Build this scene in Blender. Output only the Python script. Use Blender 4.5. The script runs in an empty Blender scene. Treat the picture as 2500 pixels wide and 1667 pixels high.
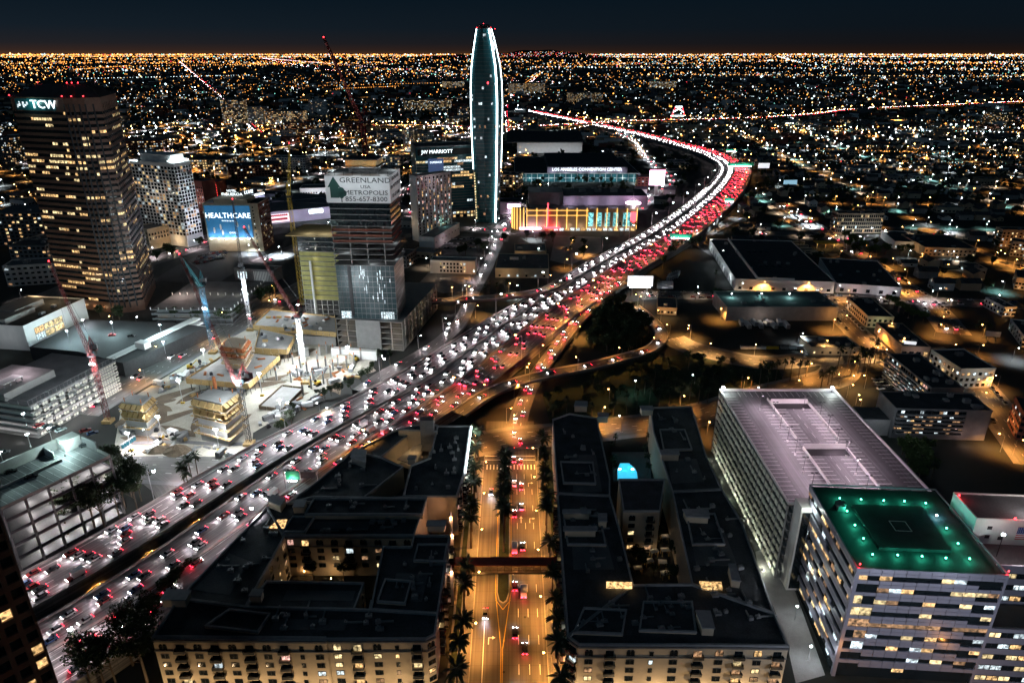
import bpy, math, random
import numpy as np
from mathutils import Vector, Matrix
random.seed(7); rng = np.random.default_rng(7)
PI = math.pi
SC = bpy.context.scene; COL = SC.collection

# ------------------------------------------------------------------ camera
FPX = 1685.0; TH = math.atan(702 / FPX); CH = 180.0          # focal length in photo pixels, pitch, camera height
cam_d = bpy.data.cameras.new('camera'); cam_d.sensor_width = 36; cam_d.lens = FPX / 2500 * 36
cam_d.clip_start = 1; cam_d.clip_end = 300000
cam = bpy.data.objects.new('camera', cam_d); COL.objects.link(cam)
cam.location = (0, 0, CH); cam.rotation_euler = (PI / 2 - TH, 0, 0); SC.camera = cam

# ------------------------------------------------------------------ night sky
W = bpy.data.worlds.new('World'); SC.world = W; W.use_nodes = True
nt = W.node_tree; N = nt.nodes; L = nt.links; N.clear()
out = N.new('ShaderNodeOutputWorld'); bg1 = N.new('ShaderNodeBackground'); bg2 = N.new('ShaderNodeBackground'); add = N.new('ShaderNodeAddShader')
sky = N.new('ShaderNodeTexSky'); sky.sky_type = 'NISHITA'; sky.sun_disc = False
FILL_EL, SKY_ROT = math.radians(38), math.radians(215)
sky.sun_elevation = math.radians(-4); sky.sun_rotation = SKY_ROT
L.new(sky.outputs[0], bg1.inputs[0]); bg1.inputs[1].default_value = 0.003
tc = N.new('ShaderNodeTexCoord'); sp = N.new('ShaderNodeSeparateXYZ'); rp = N.new('ShaderNodeValToRGB')
L.new(tc.outputs['Generated'], sp.inputs[0]); L.new(sp.outputs['Z'], rp.inputs[0])
els = rp.color_ramp.elements
els[0].position = 0.0; els[0].color = (.060, .026, .013, 1)
els[1].position = 1.0; els[1].color = (.0004, .0026, .0056, 1)
for p, c in ((.004, (.026, .014, .011, 1)), (.012, (.0115, .0112, .0135, 1)), (.03, (.0055, .0100, .0155, 1)), (.08, (.0016, .0062, .0115, 1)), (.25, (.0005, .0032, .0068, 1))):
    e = els.new(p); e.color = c
az = N.new('ShaderNodeMapRange'); az.inputs[1].default_value = -.7; az.inputs[2].default_value = .5; az.inputs[3].default_value = 1.15; az.inputs[4].default_value = .38; L.new(sp.outputs['X'], az.inputs[0])
zf = N.new('ShaderNodeMapRange'); zf.inputs[1].default_value = 0; zf.inputs[2].default_value = .10; zf.inputs[3].default_value = 0; zf.inputs[4].default_value = 1; L.new(sp.outputs['Z'], zf.inputs[0])
mxz = N.new('ShaderNodeMix'); L.new(zf.outputs[0], mxz.inputs[0]); L.new(az.outputs[0], mxz.inputs[2]); mxz.inputs[3].default_value = 1.0
L.new(mxz.outputs[0], bg2.inputs[1])
L.new(rp.outputs[0], bg2.inputs[0])
L.new(bg1.outputs[0], add.inputs[0]); L.new(bg2.outputs[0], add.inputs[1]); L.new(add.outputs[0], out.inputs[0])

night_fill = bpy.data.lights.new('night_fill', 'SUN'); night_fill.energy = 0.085; night_fill.angle = math.radians(12); night_fill.color = (.42, .72, 1.0); night_fill.cycles.use_multiple_importance_sampling = False  # cool fill light added so the dark roofs read, in place of city glow
mo = bpy.data.objects.new('night_fill', night_fill); COL.objects.link(mo)
mo.rotation_euler = (PI / 2 - FILL_EL, 0, math.radians(-35))

SC.view_settings.view_transform = 'Standard'; SC.view_settings.look = 'None'
SC.view_settings.exposure = 0.3; SC.view_settings.gamma = 1.0; SC.view_settings.use_curve_mapping = False
cy = SC.cycles
cy.max_bounces = 3; cy.diffuse_bounces = 1; cy.glossy_bounces = 2; cy.transmission_bounces = 2; cy.transparent_max_bounces = 4
cy.sample_clamp_indirect = 1.0; cy.sample_clamp_direct = 0; cy.use_light_tree = True; cy.use_denoising = True
cy.caustics_reflective = False; cy.caustics_refractive = False; cy.use_adaptive_sampling = True; cy.adaptive_threshold = 0.04; cy.adaptive_min_samples = 16

# ------------------------------------------------------------------ photo pixel -> place
cT, sT = math.cos(TH), math.sin(TH)
TILE = dict(A1=(0, 0), A2=(600, 0), A3=(1200, 0), A4=(1800, 0), B1=(0, 400), B2=(600, 400), B3=(1200, 400), B4=(1800, 400),
            C1=(0, 800), C2=(600, 800), C3=(1200, 800), C4=(1800, 800), D1=(0, 1200), D2=(600, 1200), D3=(1200, 1200), D4=(1800, 1200))
def q(t, x, y):
    o = TILE[t]; return (o[0] + x / 3.357, o[1] + y / 3.357)
def qs(t, *xy): return [q(t, xy[i], xy[i + 1]) for i in range(0, len(xy), 2)]
def ray(p):
    u = (p[0] - 1250) / FPX; v = (833.5 - p[1]) / FPX
    return (u, cT + v * sT, -sT + v * cT)
def G(p, h=0.0):                       # where the sight line through p meets the level h
    d = ray(p); t = (h - CH) / d[2]
    return Vector((d[0] * t, d[1] * t, h))
def hgt(pt, pb, h0=0.0):               # height of a vertical edge seen from pb (foot) to pt (top)
    b = G(pb, h0); d = ray(pt); t = (b.x * d[0] + b.y * d[1]) / (d[0] ** 2 + d[1] ** 2)
    return CH + d[2] * t

# ------------------------------------------------------------------ materials
MAT = {}
def mat(key, col=(.3, .3, .3), rough=.75, var=.25, scale=.35, metal=0.0, em=None, es=0.0, spec=.3, bump=0.0, tex=None, sampled=False):
    if key in MAT: return MAT[key]
    m = bpy.data.materials.new(key); m.use_nodes = True; t = m.node_tree; n = t.nodes; l = t.links
    b = n['Principled BSDF']; b.inputs['Roughness'].default_value = rough; b.inputs['Metallic'].default_value = metal
    b.inputs['Specular IOR Level'].default_value = spec
    co = n.new('ShaderNodeTexCoord')
    c4 = (*col, 1)
    if var:
        n1 = n.new('ShaderNodeTexNoise'); n1.inputs['Scale'].default_value = scale; n1.inputs['Detail'].default_value = 6
        n2 = n.new('ShaderNodeTexNoise'); n2.inputs['Scale'].default_value = scale * 11; n2.inputs['Detail'].default_value = 3
        l.new(co.outputs['Object'], n1.inputs['Vector']); l.new(co.outputs['Object'], n2.inputs['Vector'])
        ad = n.new('ShaderNodeMath'); ad.operation = 'MULTIPLY_ADD'; ad.inputs[1].default_value = .55
        l.new(n2.outputs[0], ad.inputs[0]); 
        mu = n.new('ShaderNodeMath'); mu.operation = 'MULTIPLY'; mu.inputs[1].default_value = .75; l.new(n1.outputs[0], mu.inputs[0]); l.new(mu.outputs[0], ad.inputs[2])
        r = n.new('ShaderNodeMapRange'); r.inputs[1].default_value = .4; r.inputs[2].default_value = .9
        r.inputs[3].default_value = 1 - var; r.inputs[4].default_value = 1 + var; l.new(ad.outputs[0], r.inputs[0])
        mx = n.new('ShaderNodeMix'); mx.data_type = 'RGBA'; mx.blend_type = 'MULTIPLY'; mx.inputs[0].default_value = 1
        mx.inputs[6].default_value = c4; l.new(r.outputs[0], mx.inputs[7]); l.new(mx.outputs[2], b.inputs['Base Color'])
        if bump:
            bp = n.new('ShaderNodeBump'); bp.inputs['Strength'].default_value = bump; l.new(n2.outputs[0], bp.inputs['Height']); l.new(bp.outputs[0], b.inputs['Normal'])
    else: b.inputs['Base Color'].default_value = c4
    if em is not None:
        b.inputs['Emission Color'].default_value = (*em, 1); b.inputs['Emission Strength'].default_value = es
        if tex:                          # a lit room: bright ceiling tiles, dark furniture
            nn = n.new('ShaderNodeTexNoise'); nn.inputs['Scale'].default_value = tex; nn.inputs['Detail'].default_value = 2
            oi = n.new('ShaderNodeObjectInfo'); va = n.new('ShaderNodeVectorMath'); va.operation = 'ADD'
            sc = n.new('ShaderNodeVectorMath'); sc.operation = 'SCALE'; sc.inputs[0].default_value = (37, 23, 51); l.new(oi.outputs['Random'], sc.inputs['Scale'])
            l.new(co.outputs['Object'], va.inputs[0]); l.new(sc.outputs[0], va.inputs[1]); l.new(va.outputs[0], nn.inputs['Vector'])
            rr = n.new('ShaderNodeMapRange'); rr.inputs[1].default_value = .35; rr.inputs[2].default_value = .7; rr.inputs[3].default_value = .12 * es; rr.inputs[4].default_value = 1.7 * es
            l.new(nn.outputs[0], rr.inputs[0])
            om = n.new('ShaderNodeMapRange'); om.inputs[3].default_value = .55; om.inputs[4].default_value = 1.35; l.new(oi.outputs['Random'], om.inputs[0])
            mm = n.new('ShaderNodeMath'); mm.operation = 'MULTIPLY'; l.new(rr.outputs[0], mm.inputs[0]); l.new(om.outputs[0], mm.inputs[1])
            l.new(mm.outputs[0], b.inputs['Emission Strength'])
    try: m.cycles.emission_sampling = 'AUTO' if sampled else 'NONE'
    except Exception: pass
    MAT[key] = m; return m

def lane_mat(key, col, streak=.45, rough=.6):        # paving worn in lines along the traffic; UV = metres across, metres along
    m = bpy.data.materials.new(key); m.use_nodes = True; t = m.node_tree; n = t.nodes; l = t.links; b = n['Principled BSDF']
    uv = n.new('ShaderNodeUVMap'); s1 = n.new('ShaderNodeVectorMath'); s1.operation = 'MULTIPLY'; s1.inputs[1].default_value = (1.1, .012, 1)
    l.new(uv.outputs[0], s1.inputs[0]); n1 = n.new('ShaderNodeTexNoise'); n1.inputs['Scale'].default_value = 1; n1.inputs['Detail'].default_value = 4; l.new(s1.outputs[0], n1.inputs['Vector'])
    s2 = n.new('ShaderNodeVectorMath'); s2.operation = 'MULTIPLY'; s2.inputs[1].default_value = (.12, .03, 1); l.new(uv.outputs[0], s2.inputs[0])
    n2 = n.new('ShaderNodeTexNoise'); n2.inputs['Scale'].default_value = 1; n2.inputs['Detail'].default_value = 6; l.new(s2.outputs[0], n2.inputs['Vector'])
    br = n.new('ShaderNodeTexBrick'); br.offset = 0; br.inputs['Scale'].default_value = 1; br.inputs['Brick Width'].default_value = 3.65; br.inputs['Row Height'].default_value = 5.5
    br.inputs['Mortar Size'].default_value = .06; br.inputs['Color1'].default_value = (1, 1, 1, 1); br.inputs['Color2'].default_value = (.86, .86, .86, 1); br.inputs['Mortar'].default_value = (.45, .45, .45, 1)
    l.new(uv.outputs[0], br.inputs['Vector'])
    r1 = n.new('ShaderNodeMapRange'); r1.inputs[1].default_value = .3; r1.inputs[2].default_value = .7; r1.inputs[3].default_value = 1 - streak; r1.inputs[4].default_value = 1 + streak; l.new(n1.outputs[0], r1.inputs[0])
    r2 = n.new('ShaderNodeMapRange'); r2.inputs[1].default_value = .3; r2.inputs[2].default_value = .7; r2.inputs[3].default_value = .75; r2.inputs[4].default_value = 1.2; l.new(n2.outputs[0], r2.inputs[0])
    mu = n.new('ShaderNodeMath'); mu.operation = 'MULTIPLY'; l.new(r1.outputs[0], mu.inputs[0]); l.new(r2.outputs[0], mu.inputs[1])
    mx = n.new('ShaderNodeMix'); mx.data_type = 'RGBA'; mx.blend_type = 'MULTIPLY'; mx.inputs[0].default_value = 1; mx.inputs[6].default_value = (*col, 1); l.new(mu.outputs[0], mx.inputs[7])
    m2 = n.new('ShaderNodeMix'); m2.data_type = 'RGBA'; m2.blend_type = 'MULTIPLY'; m2.inputs[0].default_value = .8; l.new(mx.outputs[2], m2.inputs[6]); l.new(br.outputs['Color'], m2.inputs[7])
    l.new(m2.outputs[2], b.inputs['Base Color']); b.inputs['Roughness'].default_value = rough; b.inputs['Specular IOR Level'].default_value = .4
    MAT[key] = m; return m

SOD, WHT, WARM, TEAL, PINK, RED = (1, .40, .08), (.82, .94, 1), (1, .68, .36), (.42, 1, .92), (1, .80, .92), (1, .03, .04)
mat('asphalt', (.05, .05, .052), .8, .3, .08); mat('concrete', (.30, .29, .28), .85, .2, .25, bump=.1); mat('concrete_dark', (.16, .16, .165), .85, .25, .2)
mat('white_wall', (.72, .71, .69), .8, .1, .2); mat('cream', (.55, .46, .34), .8, .12, .3); mat('tan', (.42, .32, .22), .85, .15, .3)
mat('brick_red', (.26, .10, .07), .9, .25, .8); mat('granite', (.16, .085, .06), .45, .25, .6, spec=.5); mat('roof_dark', (.055, .06, .065), .85, .35, .22, bump=.15)
mat('roof_tile', (.05, .056, .062), .8, .6, .16, bump=.3); mat('roof_mid', (.12, .125, .13), .85, .3, .15); mat('parapet', (.30, .31, .32), .8, .2, .6)
mat('glass_site', (.018, .05, .058), .32, .35, .2, spec=.35); mat('glass_dark', (.012, .018, .022), .12, .2, .3, spec=.6); mat('glass_teal', (.028, .15, .175), .28, .35, .12, spec=.6)
mat('frame_dark', (.03, .03, .032), .5, 0); mat('metal_grey', (.32, .33, .34), .45, .15, 1, metal=.6); mat('panel_grey', (.34, .34, .42), .35, .06, .4, metal=.35, spec=.5)
mat('mortar_dark', (.06, .06, .07), .8, 0); mat('soil', (.16, .12, .085), .95, .35, .12, bump=.4); mat('sand', (.42, .39, .33), .95, .3, .12, bump=.5)
mat('grass', (.022, .034, .018), .95, .5, .25, bump=.4); mat('white_paint', (.78, .78, .76), .6, .12, 2); mat('yellow_paint', (.75, .48, .06), .6, .12, 2)
mat('timber', (.45, .30, .13), .8, .3, 1.5); mat('steel_red', (.20, .03, .03), .5, .2, 1); mat('steel_blue', (.04, .14, .22), .5, .2, 1); mat('steel_teal', (.04, .19, .22), .5, .2, 1)
mat('steel_yellow', (.62, .40, .05), .5, .2, 1); mat('steel_white', (.72, .72, .72), .5, .15, 1); mat('steel_black', (.03, .03, .035), .5, .2, 1); mat('rust', (.42, .14, .05), .8, .3, 1)
mat('bark', (.11, .085, .065), .95, .3, 2); mat('leaf', (.032, .05, .022), .8, .45, .9); mat('leaf_light', (.07, .10, .03), .8, .4, .9); mat('palm_leaf', (.030, .046, .024), .7, .4, 1.2)
mat('rubber', (.015, .015, .015), .8, 0); mat('netting', (.36, .33, .12), .9, .3, .25)
mat('lit_warm', (.2, .15, .1), .3, 0, em=(1, .60, .24), es=.95, tex=.9); mat('lit_yellow', (.2, .17, .1), .3, 0, em=(1, .76, .38), es=1.05, tex=.7)
mat('lit_cool', (.15, .18, .2), .3, 0, em=(.80, .95, 1), es=1.0, tex=.9); mat('lit_dim', (.08, .07, .05), .3, 0, em=(1, .55, .28), es=.35, tex=.9)
mat('lit_pink', (.2, .15, .15), .3, 0, em=(1, .55, .45), es=1.0, tex=1.1); mat('lit_flat_warm', (.3, .2, .1), .5, 0, em=(1, .66, .28), es=1.0)
mat('lamp_white', (1, 1, 1), .5, 0, em=WHT, es=45); mat('lamp_sodium', (1, .7, .4), .5, 0, em=(1, .46, .12), es=45); mat('lamp_red', (1, .1, .1), .5, 0, em=RED, es=9)
mat('lamp_green', (.1, 1, .6), .5, 0, em=(.12, 1, .60), es=12); mat('neon_white', (1, 1, 1), .5, 0, em=(.78, .96, 1), es=9, sampled=True); mat('neon_pink', (1, .6, .8), .5, 0, em=(1, .62, .9), es=5, sampled=True)
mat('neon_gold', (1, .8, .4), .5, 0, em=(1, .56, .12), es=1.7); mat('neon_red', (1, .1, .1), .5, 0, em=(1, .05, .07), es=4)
mat('sign_letters', (1, 1, 1), .5, 0, em=(.85, .97, 1), es=1.8); mat('sign_green', (.02, .30, .16), .5, .1, 1, em=(.02, .35, .22), es=.10)
mat('headlight', (1, 1, 1), .4, 0, em=(1, .90, .94), es=75); mat('taillight', (1, .05, .05), .4, 0, em=(1, .02, .05), es=28)
lane_mat('freeway_paving', (.17, .165, .165), .5); lane_mat('street_paving', (.10, .097, .092), .3, .55); lane_mat('deck_paving', (.22, .22, .225), .24)

# ------------------------------------------------------------------ geometry helpers
class MB:
    def __init__(s): s.v = []; s.f = []; s.m = []; s.uv = None
    def quad(s, a, b, c, d, m=0):
        i = len(s.v); s.v += [tuple(a), tuple(b), tuple(c), tuple(d)]; s.f.append((i, i + 1, i + 2, i + 3)); s.m.append(m)
    def tri(s, a, b, c, m=0):
        i = len(s.v); s.v += [tuple(a), tuple(b), tuple(c)]; s.f.append((i, i + 1, i + 2)); s.m.append(m)
    def box(s, x0, x1, y0, y1, z0, z1, m=0, top=None):
        i = len(s.v); s.v += [(x0, y0, z0), (x1, y0, z0), (x1, y1, z0), (x0, y1, z0), (x0, y0, z1), (x1, y0, z1), (x1, y1, z1), (x0, y1, z1)]
        s.f += [(i, i + 3, i + 2, i + 1), (i + 4, i + 5, i + 6, i + 7), (i, i + 1, i + 5, i + 4), (i + 1, i + 2, i + 6, i + 5), (i + 2, i + 3, i + 7, i + 6), (i + 3, i, i + 4, i + 7)]
        s.m += [m, m if top is None else top, m, m, m, m]; return s
    def prism(s, pts, z0, z1, m=0, top=None):
        n = len(pts); i = len(s.v)
        a = sum(pts[k][0] * pts[(k + 1) % n][1] - pts[(k + 1) % n][0] * pts[k][1] for k in range(n))
        if a < 0: pts = list(pts)[::-1]
        s.v += [(p[0], p[1], z0) for p in pts] + [(p[0], p[1], z1) for p in pts]
        for k in range(n): s.f.append((i + k, i + (k + 1) % n, i + n + (k + 1) % n, i + n + k)); s.m.append(m)
        s.f.append(tuple(range(i + n, i + 2 * n))); s.m.append(m if top is None else top)
        s.f.append(tuple(range(i + n - 1, i - 1, -1))); s.m.append(m); return s
    def tube(s, a, b, r0, r1=None, n=6, m=0, cap=True):
        r1 = r0 if r1 is None else r1; a = Vector(a); b = Vector(b); d = (b - a)
        if d.length < 1e-6: return s
        d.normalize(); x = d.orthogonal().normalized(); y = d.cross(x); i = len(s.v)
        for c, r in ((a, r0), (b, r1)):
            for k in range(n):
                w = 2 * PI * k / n + PI / n; s.v.append(tuple(c + x * (r * math.cos(w)) + y * (r * math.sin(w))))
        for k in range(n): s.f.append((i + k, i + (k + 1) % n, i + n + (k + 1) % n, i + n + k)); s.m.append(m)
        if cap: s.f += [tuple(range(i + n - 1, i - 1, -1)), tuple(range(i + n, i + 2 * n))]; s.m += [m, m]
        return s
    def mesh(s, name, mats):
        me = bpy.data.meshes.new(name); me.from_pydata(s.v, [], s.f)
        for k in mats: me.materials.append(MAT[k] if isinstance(k, str) else k)
        if len(mats) > 1: me.polygons.foreach_set('material_index', s.m)
        if s.uv is not None:
            u = me.uv_layers.new(name='UVMap'); u.data.foreach_set('uv', np.array(s.uv, dtype=np.float32).ravel())
        me.update(); return me
def link(name, me, parent=None, loc=(0, 0, 0), rz=0.0):
    o = bpy.data.objects.new(name, me); COL.objects.link(o); o.location = loc
    if rz: o.rotation_euler = (0, 0, rz)
    if parent is not None: o.parent = parent
    return o
def part(name, mb, mats, parent, loc=(0, 0, 0), rz=0.0, kind=None, label=None):
    o = link(name, mb.mesh(name, [mats] if isinstance(mats, str) else mats), parent, loc, rz)
    if kind: o['kind'] = kind
    if label: o['label'] = label
    return o
def tag(o, label, cat=None, group=None, kind=None):
    if label: o['label'] = label
    if cat: o['category'] = cat
    if group: o['group'] = group
    if kind: o['kind'] = kind
    return o
def thing(name, label, cat, loc=(0, 0, 0), rz=0.0, group=None):
    o = bpy.data.objects.new(name, None); COL.objects.link(o); o.location = loc; o.rotation_euler = (0, 0, rz); o.empty_display_size = .5
    return tag(o, label, cat, group)
def copy_thing(root, loc, rz=0.0, label=None, group=None, scale=None):
    r = root.copy(); COL.objects.link(r); r.location = loc; r.rotation_euler = (0, 0, rz)
    if scale: r.scale = (scale,) * 3 if not isinstance(scale, tuple) else scale
    if label: r['label'] = label
    if group: r['group'] = group
    for ch in KIDS(root):
        c = ch.copy(); COL.objects.link(c); c.parent = r
        for g in KIDS(ch):
            d = g.copy(); COL.objects.link(d); d.parent = c
    return r
_kids = {}
def KIDS(o):
    if o.name not in _kids: _kids[o.name] = list(o.children)
    return _kids[o.name]
_bulb = {}
def lamp(parent, loc, power, col, r=.25, spot=None, aim=None, name='bulb'):
    key = (round(power), tuple(col), r, spot)
    if key not in _bulb:
        d = bpy.data.lights.new('bulb', 'SPOT' if spot else 'POINT'); d.energy = power; d.color = col; d.shadow_soft_size = r; d.cycles.use_multiple_importance_sampling = False
        if spot: d.spot_size = math.radians(spot); d.spot_blend = .6
        _bulb[key] = d
    o = bpy.data.objects.new(name, _bulb[key]); COL.objects.link(o); o.location = loc
    if parent is not None: o.parent = parent
    if aim is not None: o.rotation_euler = Vector(aim).to_track_quat('-Z', 'Y').to_euler()
    return o
_txt = {}
def text_mesh(s, size, depth=.1, mats='sign_letters'):
    k = (s, size, depth, mats)
    if k not in _txt:
        cu = bpy.data.curves.new('lettering', 'FONT'); cu.body = s; cu.size = size; cu.extrude = depth / 2; cu.align_x = 'CENTER'; cu.align_y = 'CENTER'; cu.resolution_u = 2
        o = bpy.data.objects.new('lettering', cu); COL.objects.link(o); dg = bpy.context.evaluated_depsgraph_get(); dg.update()
        me = bpy.data.meshes.new_from_object(o.evaluated_get(dg)); bpy.data.objects.remove(o); me.materials.clear(); me.materials.append(MAT[mats]); me.name = 'lettering'
        _txt[k] = me
    return _txt[k]
def letters(parent, s, size, loc, rz=0.0, mats='sign_letters', depth=.15, sx=1.0, bold=0):
    o = link('lettering', text_mesh(s, size, depth, mats), parent, loc); o.rotation_euler = (PI / 2, 0, rz); o.scale = (sx, 1, 1); return o

OCC = []
class Fr:                                   # a block standing on level z0: front edge A->B (left to right), depth d away
    def __init__(s, a, b, c, h, z0=0.0):
        A = G(a, h) if not isinstance(a, Vector) else a; B = G(b, h) if not isinstance(b, Vector) else b
        u = (B - A); u.z = 0; s.w = u.length; u.normalize(); n = Vector((-u.y, u.x, 0))
        s.d = c if isinstance(c, (int, float)) else (G(c, h) - A).dot(n)
        s.A = Vector((A.x, A.y, z0)); s.u = u; s.n = n; s.h = h - z0; s.rz = math.atan2(u.y, u.x); s.z0 = z0
    def P(s, x, y, z=0): return s.A + s.u * x + s.n * y + Vector((0, 0, z))
    def T(s, name, label, cat, group=None): OCC.append(s); return thing(name, label, cat, s.A, s.rz, group)
    def loc(s, p, h=None):                  # local coordinates of the point seen at p on level h (world)
        v = G(p, s.h + s.z0 if h is None else h) - s.A; return (v.dot(s.u), v.dot(s.n), v.z)
def shell(t, w, d, h, wm='white_wall', rm='roof_dark', par=.9, z0=0, x0=0, y0=0, pm=None, thick=.35):
    m = MB().box(x0, x0 + w, y0, y0 + d, z0, z0 + h); part('wall', m, wm, t)
    m = MB().box(x0 + thick, x0 + w - thick, y0 + thick, y0 + d - thick, z0 + h, z0 + h + .12); part('roof', m, rm, t)
    if par:
        m = MB(); a = z0 + h; b = a + par; k = thick
        m.box(x0 - .1, x0 + w + .1, y0 - .1, y0 + k, a, b); m.box(x0 - .1, x0 + w + .1, y0 + d - k, y0 + d + .1, a, b)
        m.box(x0 - .1, x0 + k, y0 + k, y0 + d - k, a, b); m.box(x0 + w - k, x0 + w + .1, y0 + k, y0 + d - k, a, b)
        part('parapet', m, pm or wm, t)
_wm = {}
def win_mesh(w, h, glass, style='plain'):
    k = (round(w, 2), round(h, 2), glass, style)
    if k in _wm: return _wm[k]
    m = MB(); e = min(.14, w * .08)
    m.box(0, w, -.05, .02, 0, h, 0)
    m.box(-e, w + e, -.12, .0, -e, 0, 1); m.box(-e, w + e, -.12, 0, h, h + e, 1); m.box(-e, 0, -.12, 0, 0, h, 1); m.box(w, w + e, -.12, 0, 0, h, 1)
    if style == 'pair' or w > 1.9: m.box(w / 2 - e / 2, w / 2 + e / 2, -.1, -.05, 0, h, 1)
    if style == 'arch':
        for c in (w * .25, w * .75):
            pts = [(c + w * .22 * math.cos(PI * j / 8), h + e + w * .26 * math.sin(PI * j / 8)) for j in range(9)]
            i = len(m.v); m.v += [(x, -.06, z) for x, z in pts]; m.f.append(tuple(range(i + 8, i - 1, -1))[::-1]); m.m.append(0)
    _wm[k] = m.mesh('window', [glass, 'frame_dark']); return _wm[k]
def litpick(lit, kinds=('lit_warm', 'lit_yellow', 'lit_dim', 'lit_cool'), dark='glass_dark'):
    return random.choice(kinds) if random.random() < lit else dark
def windows(t, w, d, face, z0, rows, fh, cols, ww, wh, lit=.25, kinds=('lit_warm', 'lit_yellow', 'lit_dim', 'lit_cool'), x0=0, x1=None, style='plain', dark='glass_dark', skip=0, ox=0, oy=0, limit=None, rowlit=None):
    span = (w if face in 'FB' else d); x1 = span if x1 is None else x1; st = (x1 - x0) / cols; joined = {}
    cnt = 0
    for r in range(rows):
        for c in range(cols):
            if skip and random.random() < skip: continue
            g = litpick(lit if rowlit is None else rowlit[r % len(rowlit)], kinds, dark); x = x0 + st * (c + .5); z = z0 + r * fh
            if face == 'F': lo, rz = (ox + x - ww / 2, oy, z), 0
            elif face == 'R': lo, rz = (ox + w, oy + x - ww / 2, z), PI / 2
            elif face == 'L': lo, rz = (ox, oy + x + ww / 2, z), -PI / 2
            else: lo, rz = (ox + x + ww / 2, oy + d, z), PI
            if limit is not None and (g == dark or cnt >= limit): joined.setdefault(g, []).append((lo, rz)); continue
            cnt += 1; link('window', win_mesh(ww, wh, g, style), t, lo, rz)
    for g, ls in joined.items():
        me = win_mesh(ww, wh, g, style); m = MB(); vs = [v.co.copy() for v in me.vertices]; fs = [tuple(p.vertices) for p in me.polygons]; ms = [p.material_index for p in me.polygons]
        for lo, rz in ls:
            i = len(m.v); R = Matrix.Rotation(rz, 3, 'Z'); m.v += [tuple(R @ v + Vector(lo)) for v in vs]; m.f += [tuple(j + i for j in f) for f in fs]; m.m += ms
        part('window_rows', m, [g, 'frame_dark'], t, kind='stuff')
def rooftop(t, w, d, h, n=4, x0=0, y0=0, mm='metal_grey'):          # plant on a roof
    for i in range(n):
        a = random.uniform(1.5, 4); b = random.uniform(1.5, 3); c = random.uniform(1, 2.2); x = x0 + random.uniform(2, max(2.1, w - a - 2)); y = y0 + random.uniform(2, max(2.1, d - b - 2))
        m = MB().box(x, x + a, y, y + b, h, h + c); m.tube((x + a / 2, y + b / 2, h + c), (x + a / 2, y + b / 2, h + c + .25), min(a, b) * .35, n=10); part('roof_unit', m, mm, t)
def catmull(P, step):
    P = [Vector(p) for p in P]; Q = [P[0] * 2 - P[1]] + P + [P[-1] * 2 - P[-2]]; R = []
    for i in range(1, len(Q) - 2):
        a, b, c, d = Q[i - 1:i + 3]; n = max(1, int((c - b).length / step))
        for k in range(n):
            t = k / n; R.append(.5 * (2 * b + (c - a) * t + (2 * a - 5 * b + 4 * c - d) * t * t + (3 * b - a - 3 * c + d) * t ** 3))
    R.append(P[-1]); return R
def frames(R):                             # right-hand normals along a path
    out = []
    for i in range(len(R)):
        a = R[max(0, i - 1)]; b = R[min(len(R) - 1, i + 1)]; t = (b - a); t.z = 0; t.normalize(); out.append(Vector((t.y, -t.x, 0)))
    return out
def ribbon(R, l, r, thick=0, mb=None, dz=0, Nn=None):     # l, r: offsets to the right of the path, numbers or lists
    n = len(R); Nn = Nn or frames(R); l = l if isinstance(l, (list, tuple)) else [l] * n; r = r if isinstance(r, (list, tuple)) else [r] * n
    m = mb or MB(); m.uv = m.uv if m.uv is not None else []; s = 0
    for i in range(n - 1):
        e = s + (R[i + 1] - R[i]).length; z = Vector((0, 0, dz))
        m.quad(R[i] + Nn[i] * l[i] + z, R[i] + Nn[i] * r[i] + z, R[i + 1] + Nn[i + 1] * r[i + 1] + z, R[i + 1] + Nn[i + 1] * l[i + 1] + z)
        m.uv += [(l[i], s), (r[i], s), (r[i + 1], e), (l[i + 1], e)]
        if thick:
            t = Vector((0, 0, -thick)); 
            for (o0, o1, fl) in ((l[i], l[i + 1], 1), (r[i], r[i + 1], 0)):
                a, b = R[i] + Nn[i] * o0 + z, R[i + 1] + Nn[i + 1] * o1 + z
                if fl: m.quad(a + t, a, b, b + t)
                else: m.quad(a, a + t, b + t, b)
                m.uv += [(0, s), (thick, s), (thick, e), (0, e)]
        s = e
    return m
# ================================================================== ground, freeway, ramps and streets
def struct(name, mb, mats, kind='structure', parent=None):
    o = part(name, mb, mats, parent); o['kind'] = kind; return o
def ground_mat():
    m = bpy.data.materials.new('city_ground'); m.use_nodes = True; t = m.node_tree; n = t.nodes; l = t.links; b = n['Principled BSDF']
    tc = n.new('ShaderNodeTexCoord'); n1 = n.new('ShaderNodeTexNoise'); n1.inputs['Scale'].default_value = .011; n1.inputs['Detail'].default_value = 9; l.new(tc.outputs['Object'], n1.inputs['Vector'])
    r = n.new('ShaderNodeValToRGB'); l.new(n1.outputs[0], r.inputs[0]); e = r.color_ramp.elements
    e[0].position = .35; e[0].color = (.012, .016, .012, 1); e[1].position = .65; e[1].color = (.038, .037, .036, 1)
    l.new(r.outputs[0], b.inputs['Base Color']); b.inputs['Roughness'].default_value = .95; MAT['city_ground'] = m
ground_mat()
S = 140000
g = MB(); 
for a, b_ in ((-S, S),): g.quad((a, -2000, 0), (b_, -2000, 0), (b_, S, 0), (a, S, 0))
struct('ground', g, 'city_ground')
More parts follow.
